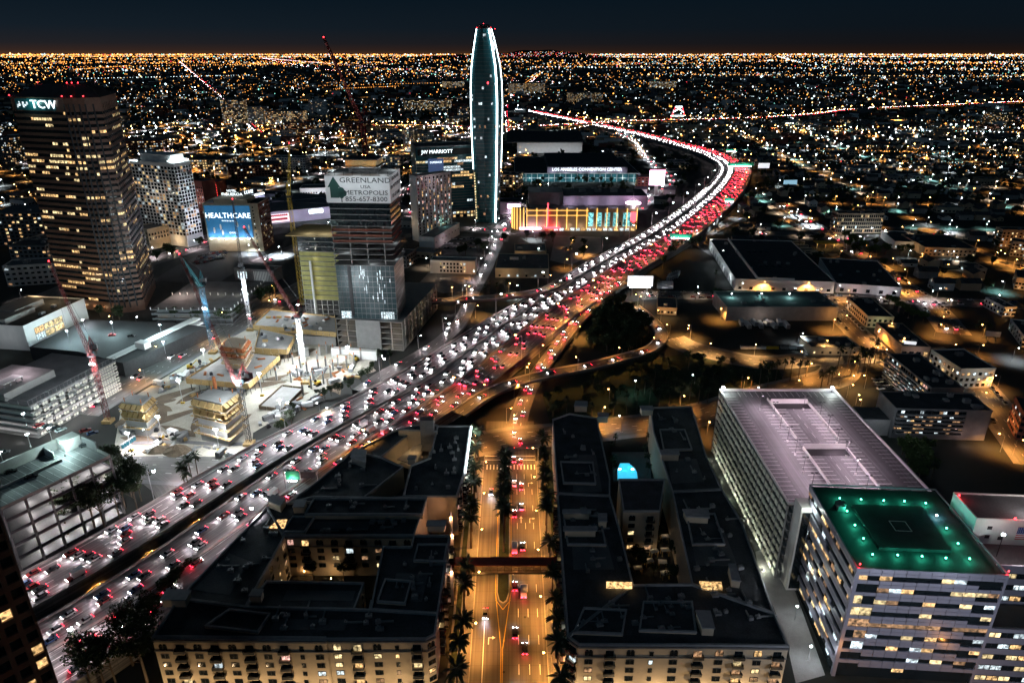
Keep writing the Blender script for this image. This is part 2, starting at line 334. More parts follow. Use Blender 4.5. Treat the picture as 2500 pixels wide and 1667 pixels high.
# far ridge on the skyline (a low dark hill with houses' lights on it)
hl = MB(); prev = None; nx = 60
hx = [(-5200 + i * 190) for i in range(nx)]
prof = [max(0, 330 * math.exp(-((i - 34) / 13) ** 2) + 110 * math.exp(-((i - 12) / 8) ** 2) + 25 * math.sin(i * .9) * math.exp(-((i - 30) / 22) ** 2)) for i in range(nx)]
for i in range(nx - 1):
    for (y0, k0, y1, k1) in ((30000, 0, 31500, .7), (31500, .7, 33500, 1), (33500, 1, 37000, 0)):
        hl.quad((hx[i], y0, prof[i] * k0), (hx[i + 1], y0, prof[i + 1] * k0), (hx[i + 1], y1, prof[i + 1] * k1), (hx[i], y1, prof[i] * k1))
struct('hill', hl, 'grass')

FZ = 6.0
M2 = [(119, 1590), (372, 1447), (749, 1160), (898, 1068), (1077, 967), (1289, 793), (1385, 728), (1498, 650), (1641, 567), (1748, 480), (1786, 432), (1790, 405), (1748, 379), (1672, 355), (1560, 326), (1438, 300), (1300, 272)]
offs = [(46, 23, 15, 21), (46, 24, 16, 19), (44, 22, 18, 17), (40, 20.5, 19, 16), (38, 18, 17.2, 18), (31, 15.2, 14.4, 22), (27, 13.8, 13, 23), (26, 13.8, 13, 25), (26, 13.8, 13, 28), (25, 13.8, 13, 29), (24, 13.6, 13, 27), (24, 13.6, 13, 25), (23, 13, 12.4, 23), (23, 12.6, 12, 21), (22, 12.6, 12, 19), (22, 12.6, 12, 18), (21, 12.6, 12, 18)]
W2 = [G(p, FZ) for p in M2]
back = W2[0] + (W2[0] - W2[1]).normalized() * 110; W2 = [back] + W2; offs = [offs[0]] + offs
def catval(V, W_, step):
    V = [Vector(v) for v in V]; out = []
    Q = [V[0]] + V + [V[-1]]
    for i in range(len(V) - 1):
        n = max(1, int((W_[i + 1] - W_[i]).length / step))
        for k in range(n): t = k / n; out.append(V[i] * (1 - t) + V[i + 1] * t)
    out.append(V[-1]); return out
ST = 7.0
FR = catmull(W2, ST); FO = catval([Vector(o) for o in offs], W2, ST)
for _ in range(3):
    FR = [FR[0]] + [sum((FR[j] for j in range(max(0, i - 4), min(len(FR), i + 5))), Vector((0, 0, 0))) / len(range(max(0, i - 4), min(len(FR), i + 5))) for i in range(1, len(FR) - 1)] + [FR[-1]]
FN = frames(FR)
def smooth(a, k=6):
    return [sum(a[max(0, i - k):i + k + 1]) / len(a[max(0, i - k):i + k + 1]) for i in range(len(a))]
oL = smooth([o[0] for o in FO]); oM = smooth([o[1] for o in FO]); oB = smooth([o[2] for o in FO]); oR = smooth([o[3] for o in FO])
neg = lambda a: [-v for v in a]
fw = tag(thing('freeway', None, None), None, None, None, 'structure')
del_keys = [k for k in ('label', 'category') if k in fw]
for k in del_keys: del fw[k]
for lo, hi in ((neg(oL), neg(oM)), (neg(oB), [-.6] * len(FR)), ([.6] * len(FR), oR)):
    part('carriageway', ribbon(FR, lo, hi, FZ - .3, Nn=FN), 'freeway_paving', fw)
def barrier(path, off, h=.95, w=.35, mats='concrete', parent=None, Nn=None, base=0, i0=0, i1=None, name='barrier'):
    n = len(path); Nn = Nn or frames(path); off = off if isinstance(off, list) else [off] * n; i1 = n if i1 is None else i1; m = MB()
    for i in range(i0, i1 - 1):
        a0 = path[i] + Nn[i] * (off[i] - w / 2); a1 = path[i] + Nn[i] * (off[i] + w / 2); b0 = path[i + 1] + Nn[i + 1] * (off[i + 1] - w / 2); b1 = path[i + 1] + Nn[i + 1] * (off[i + 1] + w / 2)
        lo = Vector((0, 0, base)); up = Vector((0, 0, base + h))
        m.quad(a0 + up, a1 + up, b1 + up, b0 + up); m.quad(a0 + lo, a0 + up, b0 + up, b0 + lo); m.quad(a1 + up, a1 + lo, b1 + lo, b1 + up)
    return part(name, m, mats, parent)
ng = len(FR)
barrier(FR, [-v + .3 for v in oL], parent=fw, Nn=FN); barrier(FR, [-v - .3 for v in oM], parent=fw, Nn=FN); barrier(FR, [v - .3 for v in oR], parent=fw, Nn=FN)
barrier(FR, 0.0, h=1.1, w=1.3, parent=fw, Nn=FN); barrier(FR, [-v + .3 for v in oB], parent=fw, Nn=FN, i1=48)
def dashes(path, off, z, w=.18, on=3.0, gap=6.0, mb=None, Nn=None):
    m = mb or MB(); Nn = Nn or frames(path); s = 0; n = len(path); off = off if isinstance(off, list) else [off] * n; acc = 0
    for i in range(n - 1):
        a = path[i] + Nn[i] * off[i]; b = path[i + 1] + Nn[i + 1] * off[i + 1]; Ls = (b - a).length; d = (b - a) / max(Ls, 1e-6); x = -acc
        r = Vector((d.y, -d.x, 0)) * (w / 2); zz = Vector((0, 0, z))
        if gap == 0: m.quad(a - r + zz, a + r + zz, b + r + zz, b - r + zz); continue
        p = (on + gap) - acc if acc else 0
        while p < Ls:
            e = min(p + on, Ls); m.quad(a + d * p - r + zz, a + d * p + r + zz, a + d * e + r + zz, a + d * e - r + zz); p += on + gap
        acc = (acc + Ls) % (on + gap)
    return m
LW = 3.65
lm = MB()
LANES = []                                     # (offset list, direction, colour of the lights)
for k in range(8):
    o = [-(m_ + 2.6 + LW * (k + .5)) for m_ in oM]; ok = [m_ + 2.6 + LW * (k + 1) < l_ - 1.0 for m_, l_ in zip(oM, oL)]
    if k < 5: LANES.append((o, ok, -1))
for k in range(6):
    o = [-(1.6 + LW * (k + .5)) for _ in oM]; ok = [1.6 + LW * (k + 1) < b_ - .6 for b_ in oB]; LANES.append((o, ok, -1))
for k in range(8):
    o = [(1.6 + LW * (k + .5)) for _ in oM]; ok = [1.6 + LW * (k + 1) < r_ - 1.2 for r_ in oR]; LANES.append((o, ok, 1))
for o, ok, d in LANES:
    i = 0
    while i < ng:
        if ok[i]:
            j = i
            while j < ng and ok[j]: j += 1
            if j - i > 3: dashes(FR[i:j], [v + LW / 2 for v in o[i:j]], .004, .22, 4, 8, lm, FN[i:j])
            i = j
        else: i += 1
for off in ([-v + 2.4 for v in oL], [-1.3] * ng, [1.3] * ng, [v - 1.1 for v in oR]): dashes(FR, off, .004, .2, 3, 0, lm, FN)
part('lane_markings', lm, 'white_paint', fw, kind='stuff')

# ---- ramps and side streets: photo points, width, level
RAMPS = []
def road(name, pts, width, z=.05, walk=None, mats='street_paving', thick=0, rail=False, lanes=2, kind='structure', step=5.0, paint='white_paint', dash=True):
    zz = z if isinstance(z, (list, tuple)) else [z] * len(pts)
    R = catmull([G(p, h) if not isinstance(p, Vector) else p for p, h in zip(pts, zz)], step); Nn = frames(R)
    o = part(name, ribbon(R, -width / 2, width / 2, thick, Nn=Nn), mats, None); o['kind'] = kind
    if dash and lanes > 1:
        m = MB()
        for k in range(1, lanes): dashes(R, -width / 2 + width * k / lanes, .006, .2, 3, 6, m, Nn)
        part('lane_markings', m, paint, o, kind='stuff')
    if rail:
        for sgn in (-1, 1): barrier(R, sgn * (width / 2 - .2), .85, .3, parent=o, Nn=Nn)
    if walk or (walk is None and name.endswith(('street', 'boulevard', 'avenue', 'lamplit_boulevard')) and not thick and name not in ('palm_street', 'southern_avenue', 'exposition_avenue')):
        for sgn in (-1, 1): part('pavement', ribbon(R, min(sgn * width / 2, sgn * (width / 2 + 3)), max(sgn * width / 2, sgn * (width / 2 + 3)), .14, dz=.10, Nn=Nn), 'concrete_dark', o)
    RAMPS.append((name, R, Nn, width)); return o, R
# white off-ramp curling to the arena street
r1, R1 = road('exit_ramp', [(880, 955), (940, 913), (1023, 867), (1080, 829), (1120, 790), (1140, 752), (1154, 716), (1181, 668), (1205, 617), (1216, 590)], 11, [6, 5.5, 4.5, 3, 1.5, .5, .1, .1, .1, .1], thick=4, lanes=2)
r1b, R1b = road('arena_street', [(1216, 590), (1222, 566), (1240, 545), (1262, 525), (1290, 500), (1320, 486)], 15, .1, lanes=4)
# orange fly-over joining the freeway
r2, R2 = road('flyover_ramp', [(1040, 735), (1100, 733), (1180, 728), (1250, 722), (1310, 712), (1352, 699), (1400, 672)], 9, [9.5, 9.5, 9.5, 9.3, 8.5, 7.4, 6.02], thick=1.4, rail=True, lanes=2)
# red off-ramp down to the palm street
r3, R3 = road('slip_road', [(1534, 682), (1490, 706), (1443, 748), (1396, 796), (1352, 858), (1320, 901), (1292, 948), (1272, 1000), (1263, 1040)], 10, [6.05, 6.0, 5, 3.5, 1.6, .5, .08, .08, .08], thick=3, lanes=3)
# loop ramp crossing over it
r4, R4 = road('loop_ramp', [(1548, 748), (1575, 768), (1603, 795), (1615, 818), (1606, 838), (1580, 856), (1528, 871), (1438, 894), (1373, 906), (1269, 930), (1190, 962), (1120, 1010)], 9, [.3, .3, 1, 2, 3.5, 5, 6.5, 8, 8.4, 8.2, 7.2, 6.1], thick=1.2, rail=True, lanes=2)
# lamp-lit road round the planting and the street behind the apartment blocks
r5, R5 = road('curving_street', [(1640, 826), (1680, 846), (1766, 868), (1835, 882), (1900, 884), (1979, 876), (2080, 871), (2180, 868), (2330, 862)], 15, .06, lanes=4)
r6, R6 = road('cross_street', [(1000, 1120), (1095, 1098), (1160, 1085), (1262, 1068), (1380, 1058), (1513, 1044), (1640, 1027), (1740, 1002), (1850, 968), (1965, 940), (2040, 918), (2062, 880)], 17, .055, lanes=4)
# palm street
st, RS = road('palm_street', [Vector((-1, y, .05)) for y in (70, 120, 200, 260, 300, 322)], 25, .05, lanes=1, dash=False)
# downtown streets
road('construction_street', [(190, 1010), (298, 945), (420, 878), (506, 830), (600, 780), (690, 728), (760, 690), (850, 640)], 20, .05, lanes=5)
road('underpass_street', [(285, 1128), (390, 1125), (480, 1130), (560, 1130), (640, 1120)], 32, .05, lanes=5)
road('curved_slip', [(360, 1160), (398, 1190), (412, 1215), (408, 1250), (395, 1290)], 9, .062, lanes=1, dash=False)
road('broad_street', [(60, 745), (150, 712), (250, 668), (360, 640), (470, 603), (560, 560), (640, 520)], 22, .05, lanes=5)
road('boulevard', [(640, 640), (740, 600), (860, 540), (980, 470), (1090, 395), (1150, 330), (1190, 270)], 20, .05, lanes=4)
road('arena_street', [(900, 470), (1050, 545), (1150, 560), (1222, 566)], 18, .058, lanes=4)
road('convention_street', [(1560, 512), (1600, 470), (1640, 440), (1610, 415), (1580, 390), (1560, 365), (1545, 345), (1510, 326)], 12, .06, lanes=3)
road('ramp_street', [(1780, 640), (1715, 600), (1702, 590), (1720, 575), (1745, 560), (1800, 530)], 9, .06, lanes=2)
road('frontage_street', [(1560, 722), (1640, 720), (1740, 722), (1880, 724), (2010, 728), (2160, 732), (2340, 738), (2500, 745)], 14, .056, lanes=4)
road('warehouse_street', [(2360, 1010), (2270, 945), (2200, 900), (2140, 858), (2080, 800), (2045, 764), (2015, 730)], 13, .06, lanes=3)
road('lamplit_boulevard', [(2330, 815), (2290, 765), (2240, 722), (2160, 665), (2090, 618), (2040, 588), (1985, 550), (1935, 515), (1905, 495)], 16, .064, lanes=4)
road('cross_boulevard', [(1840, 570), (1920, 572), (2040, 582), (2160, 578), (2300, 572), (2500, 570)], 15, .05, lanes=4)
road('brick_avenue', [(2540, 1140), (2480, 1060), (2440, 1010), (2405, 965), (2370, 925)], 16, .06, lanes=4)
# far freeway crossing on a viaduct, and its connector
i10, R10 = road('crosstown_freeway', [(900, 308), (1050, 307), (1180, 312), (1290, 309), (1372, 305), (1452, 300), (1560, 295), (1740, 291), (1900, 285), (2000, 277), (2098, 266), (2306, 257), (2500, 248), (2760, 238)], 34, 8, mats='freeway_paving', thick=2, rail=True, lanes=8, step=30)
con, RCN = road('connector_ramp', [(1530, 298), (1460, 303), (1405, 313), (1374, 322), (1395, 330), (1450, 336), (1510, 336), (1545, 345), (1562, 366), (1580, 390)], 10, [12, 12, 12, 11, 9, 7, 4, 2, .3, .1], thick=1.5, rail=True, step=10)
road('southern_avenue', [(1240, 330), (1240, 250), (1275, 215), (1310, 190)], 22, .05, lanes=4, step=30)
road('exposition_avenue', [(440, 155), (520, 218), (560, 260), (640, 330)], 22, .05, lanes=4, step=60)
road('southern_freeway', [(640, 143), (760, 165), (900, 177), (1100, 190), (1320, 200)], 40, .06, mats='freeway_paving', lanes=6, step=80)
# ================================================================== apartment blocks either side of the palm street
MZ = 18.0
class Block:
    def __init__(s, name, label, cat, px, z=MZ):
        c = sum((G(p, z) for p in px), Vector((0, 0, 0))) / len(px); s.o = Vector((c.x, c.y, 0)); s.t = thing(name, label, cat, s.o)
    def pts(s, px, z): return [((G(p, z) if not isinstance(p, Vector) else p) - s.o) for p in px]
_bal = {}
def balcony_mesh(w, glass):
    k = (round(w, 1), glass)
    if k not in _bal:
        m = MB(); m.box(-w / 2, w / 2, -1.5, 0, -.2, 0, 1)
        m.box(-w / 2, w / 2, -1.5, -1.42, 0, 1.05, 2); m.box(-w / 2, -w / 2 + .08, -1.42, 0, 0, 1.05, 2); m.box(w / 2 - .08, w / 2, -1.42, 0, 0, 1.05, 2)
        m.box(-w * .36, w * .36, -.05, .02, 0, 2.25, 0); m.box(-.05, .05, -.1, -.05, 0, 2.25, 2)
        _bal[k] = m.mesh('balcony', [glass, 'cream', 'frame_dark'])
    return _bal[k]
def edge_detail(t, a, b, z, lit=.2, pattern='WBWBW', step=5.2, rows=5, fh=3.35, zb=.9, arch=True, corn=True, limit=999):
    d = (b - a); d.z = 0; Ln = d.length; d.normalize(); rz = math.atan2(d.y, d.x); n = max(1, int(Ln / step)); st = Ln / n; c = 0
    for i in range(n):
        p = a + d * (st * (i + .5)); k = pattern[i % len(pattern)]
        for r in range(rows):
            zz = zb + fh * r; top = r == rows - 1
            g = litpick(lit, ('lit_warm', 'lit_dim', 'lit_dim', 'lit_pink', 'lit_yellow', 'lit_cool'))
            if k == 'B': link('balcony', balcony_mesh(3.3, g), t, (p.x, p.y, zz - .35), rz)
            elif k == 'W': q_ = p - d * 1.1; link('window', win_mesh(2.2, 1.6, g, 'arch' if (top and arch) else 'pair'), t, (q_.x, q_.y, zz), rz)
            elif k == 'w': q_ = p - d * .55; link('window', win_mesh(1.1, 1.5, g, 'plain'), t, (q_.x, q_.y, zz), rz)
    if corn:
        nrm = Vector((d.y, -d.x, 0)); m = MB()
        for z0, z1, o in ((z - 4.55, z - 4.15, .28), (z - .55, z + .02, .5)):
            m = MB(); p = [a + nrm * o - d * .1, b + nrm * o + d * .1, b + d * .1, a - d * .1]; m.prism([(v.x, v.y) for v in p], z0, z1); part('cornice', m, 'concrete_dark', t)
def wing(B, px, z=MZ, wall='cream', rm='roof_tile', par=.8, edges=None, z0=0, pw=.45, lit=.2):
    P = B.pts(px, z); xy = [(p.x, p.y) for p in P]
    if sum(xy[k][0] * xy[(k + 1) % len(xy)][1] - xy[(k + 1) % len(xy)][0] * xy[k][1] for k in range(len(xy))) < 0: raise ValueError('order')
    part('wing', MB().prism(xy, z0, z, 0, 1), [wall, rm], B.t)
    m = MB(); n = len(P); cen = sum(P, Vector((0, 0, 0))) / n
    for i in range(n):
        a, b = P[i], P[(i + 1) % n]; d = (b - a); d.z = 0; d.normalize(); nn = Vector((-d.y, d.x, 0))
        qd = [a - nn * .12 - d * .1, b - nn * .12 + d * .1, b + nn * pw, a + nn * pw]; m.prism([(v.x, v.y) for v in qd], z + .004, z + par + .01 * (i % 3))
    part('parapet', m, 'parapet', B.t)
    for i, kw in (edges or {}).items(): edge_detail(B.t, P[i], P[(i + 1) % n], z, **{**dict(lit=lit), **kw})
    return P
def pavilion(B, px, z, h=3.2, wall='cream', w=None):
    P = B.pts(px, z); xy = [(p.x, p.y) for p in P]; part('roof_pavilion', MB().prism(xy, z + .01, z + h, 0, 1), [wall, 'roof_tile'], B.t)
    c = sum(P, Vector((0, 0, 0))) / len(P); big = [((p.x - c.x) * 1.12 + c.x, (p.y - c.y) * 1.12 + c.y) for p in P]; part('pavilion_eave', MB().prism(big, z + h, z + h + .5), 'parapet', B.t)
def roof_scatter(B, px, z, n, mm='metal_grey'):
    P = B.pts(px, z); n = int(n * 1.6)
    for i in range(n):
        a, b = random.random(), random.random(); p = P[0].lerp(P[1], a).lerp(P[3].lerp(P[2], a), b); s_ = random.uniform(.5, 1.1)
        m = MB().box(-s_, s_, -s_ * .7, s_ * .7, 0, random.uniform(.6, 1.3)); m.tube((0, 0, 1), (0, 0, 1.6), .25, n=8); part('roof_vent', m, mm, B.t, (p.x, p.y, z + .02), random.uniform(0, .3))
        if i % 2 == 0: part('roof_duct', MB().box(0, random.uniform(3, 7), 0, .45, 0, .5), mm, B.t, (p.x, p.y, z + .03), random.choice((0, PI / 2)) + .05)
def patch(B, px, z, mm='roof_mid', name='roof_patch'):
    P = B.pts(px, z); part(name, MB().prism([(p.x, p.y) for p in P], z + .006, z + .05), mm, B.t)

# ---- left block
BL = Block('apartment_block', 'L-shaped cream apartment block with dark courtyard beside the palm street and freeway', 'apartment block', [(372, 1560), (1065, 1550), (1042, 1230), (652, 1240)])
wing(BL, [(372, 1560), (797, 1563), (1041, 1562), (1062, 1551), (1069, 1500), (905, 1490), (600, 1484), (437, 1462)], edges={1: dict(pattern='WBWwBW', lit=.22), 2: dict(pattern='W', rows=5), 7: dict(pattern='w', lit=.05)})
Pf = wing(BL, [(372, 1560.5), (797, 1563.5), (796, 1556), (373, 1553)], z=MZ + .3, par=.5, edges={0: dict(pattern='WBWBWBWBwWB', lit=.16)})
wing(BL, [(437, 1462), (600, 1484), (697, 1308), (652, 1240)], edges={1: dict(pattern='wW', lit=.15, corn=False)})
wing(BL, [(689, 1309), (1011, 1309), (1042, 1218), (767, 1214), (652, 1240)], z=MZ, edges={0: dict(pattern='WBW', lit=.35, rows=4, zb=4.2)})
wing(BL, [(745, 1258), (1032, 1258), (1042, 1219), (766, 1219)], z=MZ + 1.6, par=.9, z0=MZ)
wing(BL, [(905, 1490), (1069, 1500), (1098, 1309), (1011, 1309), (1004, 1337), (935, 1337)], edges={1: dict(pattern='BwBW', lit=.3, step=5), 5: dict(pattern='wW', lit=.2, corn=False)})
wing(BL, [(600, 1484), (865, 1490), (889, 1425), (651, 1421)], edges={1: dict(pattern='w', lit=.4, corn=False)})
pavilion(BL, qs('D1', 1340, 945, 1530, 945, 1570, 870, 1390, 865), MZ, 2.8); pavilion(BL, qs('D2', 40, 910, 130, 910, 150, 860, 70, 855), MZ, 2.6); pavilion(BL, qs('D2', 190, 130, 290, 170, 330, 115, 230, 85), MZ, 3)
pavilion(BL, qs('D2', 395, 175, 480, 175, 500, 120, 420, 120), MZ, 2.6); pavilion(BL, qs('D2', 1490, 330, 1630, 330, 1640, 290, 1500, 290), MZ, 2.6)
for px, n in (((640, 1540, 1000, 1540, 1010, 1500, 650, 1500), 10), ((960, 1470, 1040, 1470, 1070, 1350, 990, 1350), 9), ((720, 1300, 1000, 1300, 1020, 1265, 740, 1265), 9), ((450, 1450, 590, 1470, 680, 1300, 650, 1260), 8), ((780, 1250, 1020, 1250, 1030, 1225, 790, 1225), 5)):
    roof_scatter(BL, [(px[0], px[1]), (px[2], px[3]), (px[4], px[5]), (px[6], px[7])], MZ + (.0 if px[1] != 1250 else 1.6), n)
for px in ([(660, 1536), (840, 1538), (850, 1512), (672, 1510)], [(720, 1290), (900, 1290), (905, 1272), (728, 1272)], [(690, 1466), (860, 1466), (868, 1442), (700, 1440)], [(950, 1465), (1030, 1468), (1045, 1400), (968, 1398)], [(470, 1440), (560, 1452), (610, 1370), (560, 1350)]):
    patch(BL, px, MZ)
for px in ([(500, 1530), (630, 1545), (660, 1500), (560, 1488)], [(690, 1300), (745, 1300), (770, 1262), (715, 1262)], [(920, 1470), (990, 1475), (1005, 1420), (940, 1415)], [(1010, 1370), (1085, 1372), (1092, 1330), (1020, 1330)]): wing(BL, px, MZ + .5, par=.7, z0=MZ)
# skylight lit from inside
P = BL.pts(qs('D2', 195, 300, 315, 300, 340, 235, 265, 235), MZ); part('skylight', MB().prism([(p.x, p.y) for p in P], MZ + .02, MZ + .5), 'lit_warm', BL.t)
# ---- block behind it along the freeway
BU = Block('apartment_block', 'dark angular apartment block hugging the freeway, with a lit stairwell and white roof light line', 'apartment block', [(700, 1235), (1115, 1235), (1151, 1040), (972, 1053)])
wing(BU, [(700, 1232), (890, 1216), (985, 1142), (930, 1118), (859, 1105), (790, 1165)], edges={})
wing(BU, [(890, 1216), (985, 1216), (1003, 1138), (985, 1142)], z=8, wall='tan')
wing(BU, [(985, 1214), (1115, 1214), (1133, 1157), (1148, 1042), (1068, 1042), (1050, 1120), (1003, 1138)], edges={1: dict(pattern='BW', lit=.3), 2: dict(pattern='BW', lit=.35)})
wing(BU, [(859, 1105), (930, 1118), (1010, 1053), (972, 1050)], z=MZ - 2)
wing(BU, [(972, 1050), (1010, 1053), (1068, 1055), (1068, 1040), (1040, 1036)], z=MZ + 1)
P = BU.pts(qs('C2', 1425, 760, 1535, 760, 1545, 725, 1430, 728), MZ + 8); part('stair_tower', MB().prism([(p.x, p.y) for p in P], 0, MZ + 8), 'concrete_dark', BU.t)
P = BU.pts(qs('C2', 1240, 1065, 1410, 1120, 1450, 930, 1370, 960), 14); m = MB()
for k in range(5): m.prism([(p.x, p.y) for p in P], 1 + k * 3, 1.35 + k * 3)
part('stair_landing', m, 'cream', BU.t); c_ = sum(P, Vector()) / 4; [lamp(BU.t, (c_.x, c_.y, z_), 330, WARM, .2) for z_ in (6, 12, 16.5)]
pavilion(BU, qs('C2', 870, 1110, 980, 1150, 990, 1060, 890, 1040), MZ, 3, 'concrete'); pavilion(BU, qs('C2', 1330, 1120, 1390, 1120, 1400, 1090, 1340, 1090), MZ, 2.5)
roof_scatter(BU, [(1010, 1200), (1100, 1200), (1130, 1070), (1070, 1070)], MZ, 10); roof_scatter(BU, [(760, 1200), (880, 1200), (940, 1130), (860, 1120)], MZ, 6)
a, b = [G(p, MZ + .9) for p in ((1151, 1041), (1136, 1154))]
sl = tag(part('light_strip', MB().box(-.25, .25, -(b - a).length / 2, (b - a).length / 2, 0, .35), 'neon_white', None, ((a + b) / 2), math.atan2(-(b - a).x, (b - a).y)), 'brilliant white strip of light along the apartment roof edge', 'light strip')
for k in range(4): lamp(BU.t, a.lerp(b, .1 + .27 * k) - BU.o + Vector((1.6, 0, .6)), 1200, WHT, .3)
# ---- right block
BR = Block('apartment_block', 'cream apartment block with blue swimming pool court and lit garden court', 'apartment block', [(1349, 1026), (1386, 1556), (1900, 1560), (1689, 994)])
wing(BR, [(1361, 1206), (1489, 1212), (1489, 1169), (1462, 1047), (1459, 1022), (1390, 1012), (1349, 1026)], edges={0: dict(pattern='w', corn=False), 1: dict(pattern='W', lit=.3, corn=False), 2: dict(pattern='W', lit=.25, corn=False)})
wing(BR, [(1386, 1556), (1546, 1430), (1513, 1295), (1489, 1212), (1361, 1206)], edges={4: dict(pattern='BW', lit=.2), 1: dict(pattern='BW', lit=.3, corn=False)})
wing(BR, [(1413, 1576), (1618, 1577), (1735, 1577), (1925, 1580), (1890, 1500), (1689, 1428), (1546, 1430), (1386, 1556)], edges={0: dict(pattern='WBWwBW', lit=.2), 1: dict(pattern='WBW', lit=.28), 2: dict(pattern='WBWBW', lit=.35), 7: dict(pattern='B', lit=.1), 3: dict(pattern='W', lit=.1, corn=False)})
wing(BR, [(1689, 1428), (1890, 1500), (1811, 1277), (1763, 1196), (1641, 1202)], edges={})
wing(BR, [(1641, 1202), (1763, 1196), (1724, 1116), (1689, 994), (1587, 997), (1596, 1059)], edges={})
wing(BR, [(1522, 1250), (1611, 1250), (1623, 1172), (1510, 1172)], edges={0: dict(pattern='WB', lit=.35, corn=False)})
for px in (qs('C3', 680, 690, 780, 690, 780, 655, 690, 650), qs('C3', 870, 780, 950, 780, 955, 750, 870, 745), qs('C3', 1230, 720, 1320, 720, 1310, 690, 1215, 690), qs('D3', 1600, 260, 1770, 270, 1760, 205, 1570, 205), qs('D3', 1960, 780, 2030, 790, 1990, 660, 1935, 660), qs('D3', 1720, 1175, 1815, 1180, 1780, 1050, 1670, 1045), qs('D3', 600, 380, 850, 380, 850, 345, 600, 345), qs('D3', 590, 235, 800, 235, 800, 205, 590, 205), qs('D3', 875, 300, 940, 300, 940, 240, 870, 240), qs('C3', 1390, 1090, 1530, 1090, 1520, 1060, 1380, 1055)): pavilion(BR, px, MZ, 3)
for px, n in (([(1400, 1530), (1700, 1540), (1680, 1450), (1520, 1450)], 14), ([(1720, 1520), (1880, 1530), (1830, 1440), (1730, 1440)], 7), ([(1400, 1400), (1520, 1400), (1490, 1240), (1380, 1240)], 10), ([(1700, 1400), (1830, 1400), (1770, 1220), (1660, 1220)], 10), ([(1380, 1190), (1470, 1190), (1450, 1050), (1370, 1050)], 8), ([(1640, 1180), (1730, 1180), (1680, 1020), (1600, 1020)], 8)): roof_scatter(BR, px, MZ, n)
for px in ([(1400, 1200), (1470, 1200), (1455, 1110), (1390, 1110)], [(1400, 1390), (1500, 1390), (1480, 1310), (1395, 1310)], [(1700, 1380), (1800, 1380), (1770, 1300), (1685, 1300)], [(1640, 1180), (1720, 1176), (1700, 1120), (1630, 1120)]): patch(BR, px, MZ)
for px in (qs('D3', 940, 800, 1150, 805, 1150, 762, 940, 758), qs('D3', 1730, 815, 1890, 815, 1880, 760, 1700, 755)):
    P = BR.pts(px, MZ + .4); part('loggia', MB().prism([(p.x, p.y) for p in P], MZ + .9, MZ + 1.6), 'lit_warm', BR.t)
for px in ([(1400, 1545), (1520, 1550), (1530, 1490), (1425, 1485)], [(1560, 1540), (1700, 1545), (1690, 1470), (1570, 1470)], [(1375, 1180), (1455, 1182), (1448, 1130), (1368, 1128)], [(1385, 1330), (1480, 1332), (1465, 1260), (1375, 1258)], [(1690, 1330), (1770, 1330), (1745, 1255), (1675, 1255)], [(1620, 1100), (1690, 1098), (1672, 1050), (1610, 1050)]): wing(BR, px, MZ + .5, par=.7, z0=MZ)
# pool court
deck = MB(); P = [G(p, 1.5) for p in qs('C3', 1000, 1250, 1310, 1250, 1300, 1010, 985, 1010)]
pd = struct('pool_deck', MB().prism([(p.x, p.y) for p in P], 0, 1.0), 'concrete_dark')
P = [G(p, 1.2) for p in qs('C3', 1035, 1242, 1198, 1242, 1190, 1180, 1165, 1140, 1135, 1120, 1130, 1108, 1055, 1108, 1050, 1122, 1040, 1140, 1033, 1180)]
c = sum(P, Vector()) / len(P)
mat('pool_water', (.05, .45, .6), .08, .15, .4, em=(.05, .55, .85), es=.9, spec=.6)
pool = thing('swimming_pool', 'glowing turquoise swimming pool in the apartment court', 'pool', (c.x, c.y, 1.0))
loc = [(p.x - c.x, p.y - c.y) for p in P]
part('water', MB().prism(loc, .003, .12), 'pool_water', pool); part('coping', MB().prism([(x * 1.07, y * 1.07) for x, y in loc], .001, .09), 'white_wall', pool)
part('pool_lamp', MB().tube((-3, 0, .12), (-3, 0, .2), .5, n=10).tube((3, 0, .12), (3, 0, .2), .5, n=10), 'lamp_white', pool)
lamp(pool, (0, 0, 2.2), 420, (.1, .75, 1), .4); 
# court furniture: pergolas, parasols
for i, (x, y) in enumerate([(1170, 440), (1255, 460), (1330, 510), (1420, 500), (1290, 590), (1400, 600), (1200, 650), (1420, 690), (1250, 330), (1420, 390)]):
    p = G(q('D3', x, y), 1); t = thing('pergola', 'small lit garden pergola among dark plants in the apartment court', 'pergola', (p.x, p.y, 0), random.uniform(-.3, .3), 'pergolas in the garden court')
    for sx in (-1, 1):
        for sy in (-1, 1): part('post', MB().box(-.08, .08, -.08, .08, 0, 2.6), 'timber', t, (sx * 1.3, sy * .9, 0))
    m = MB(); [m.box(-1.6, 1.6, -1.1 + k * .35, -1.0 + k * .35, 2.6, 2.75) for k in range(7)]; part('rafter_roof', m, 'white_wall', t); lamp(t, (0, 0, 2.2), 45, WARM, .12)
for i, (x, y, pw) in enumerate([(500, 500, 160), (720, 500, 200), (720, 640, 220), (700, 720, 260), (480, 660, 130), (290, 560, 120), (860, 600, 120), (980, 560, 140)]):
    p = G(q('D2', x, y), 2); t = thing('garden_lamp', 'small warm lamp glowing in the dark court of the long block', 'lamp', (p.x, p.y, 0), 0, 'lamps in the dark court'); part('post', MB().tube((0, 0, 0), (0, 0, 2.4), .06), 'frame_dark', t); part('globe', MB().tube((0, 0, 2.4), (0, 0, 2.8), .2, .2, 8), 'lamp_sodium', t); lamp(t, (0, .3, 3.1), pw, WARM, .12)
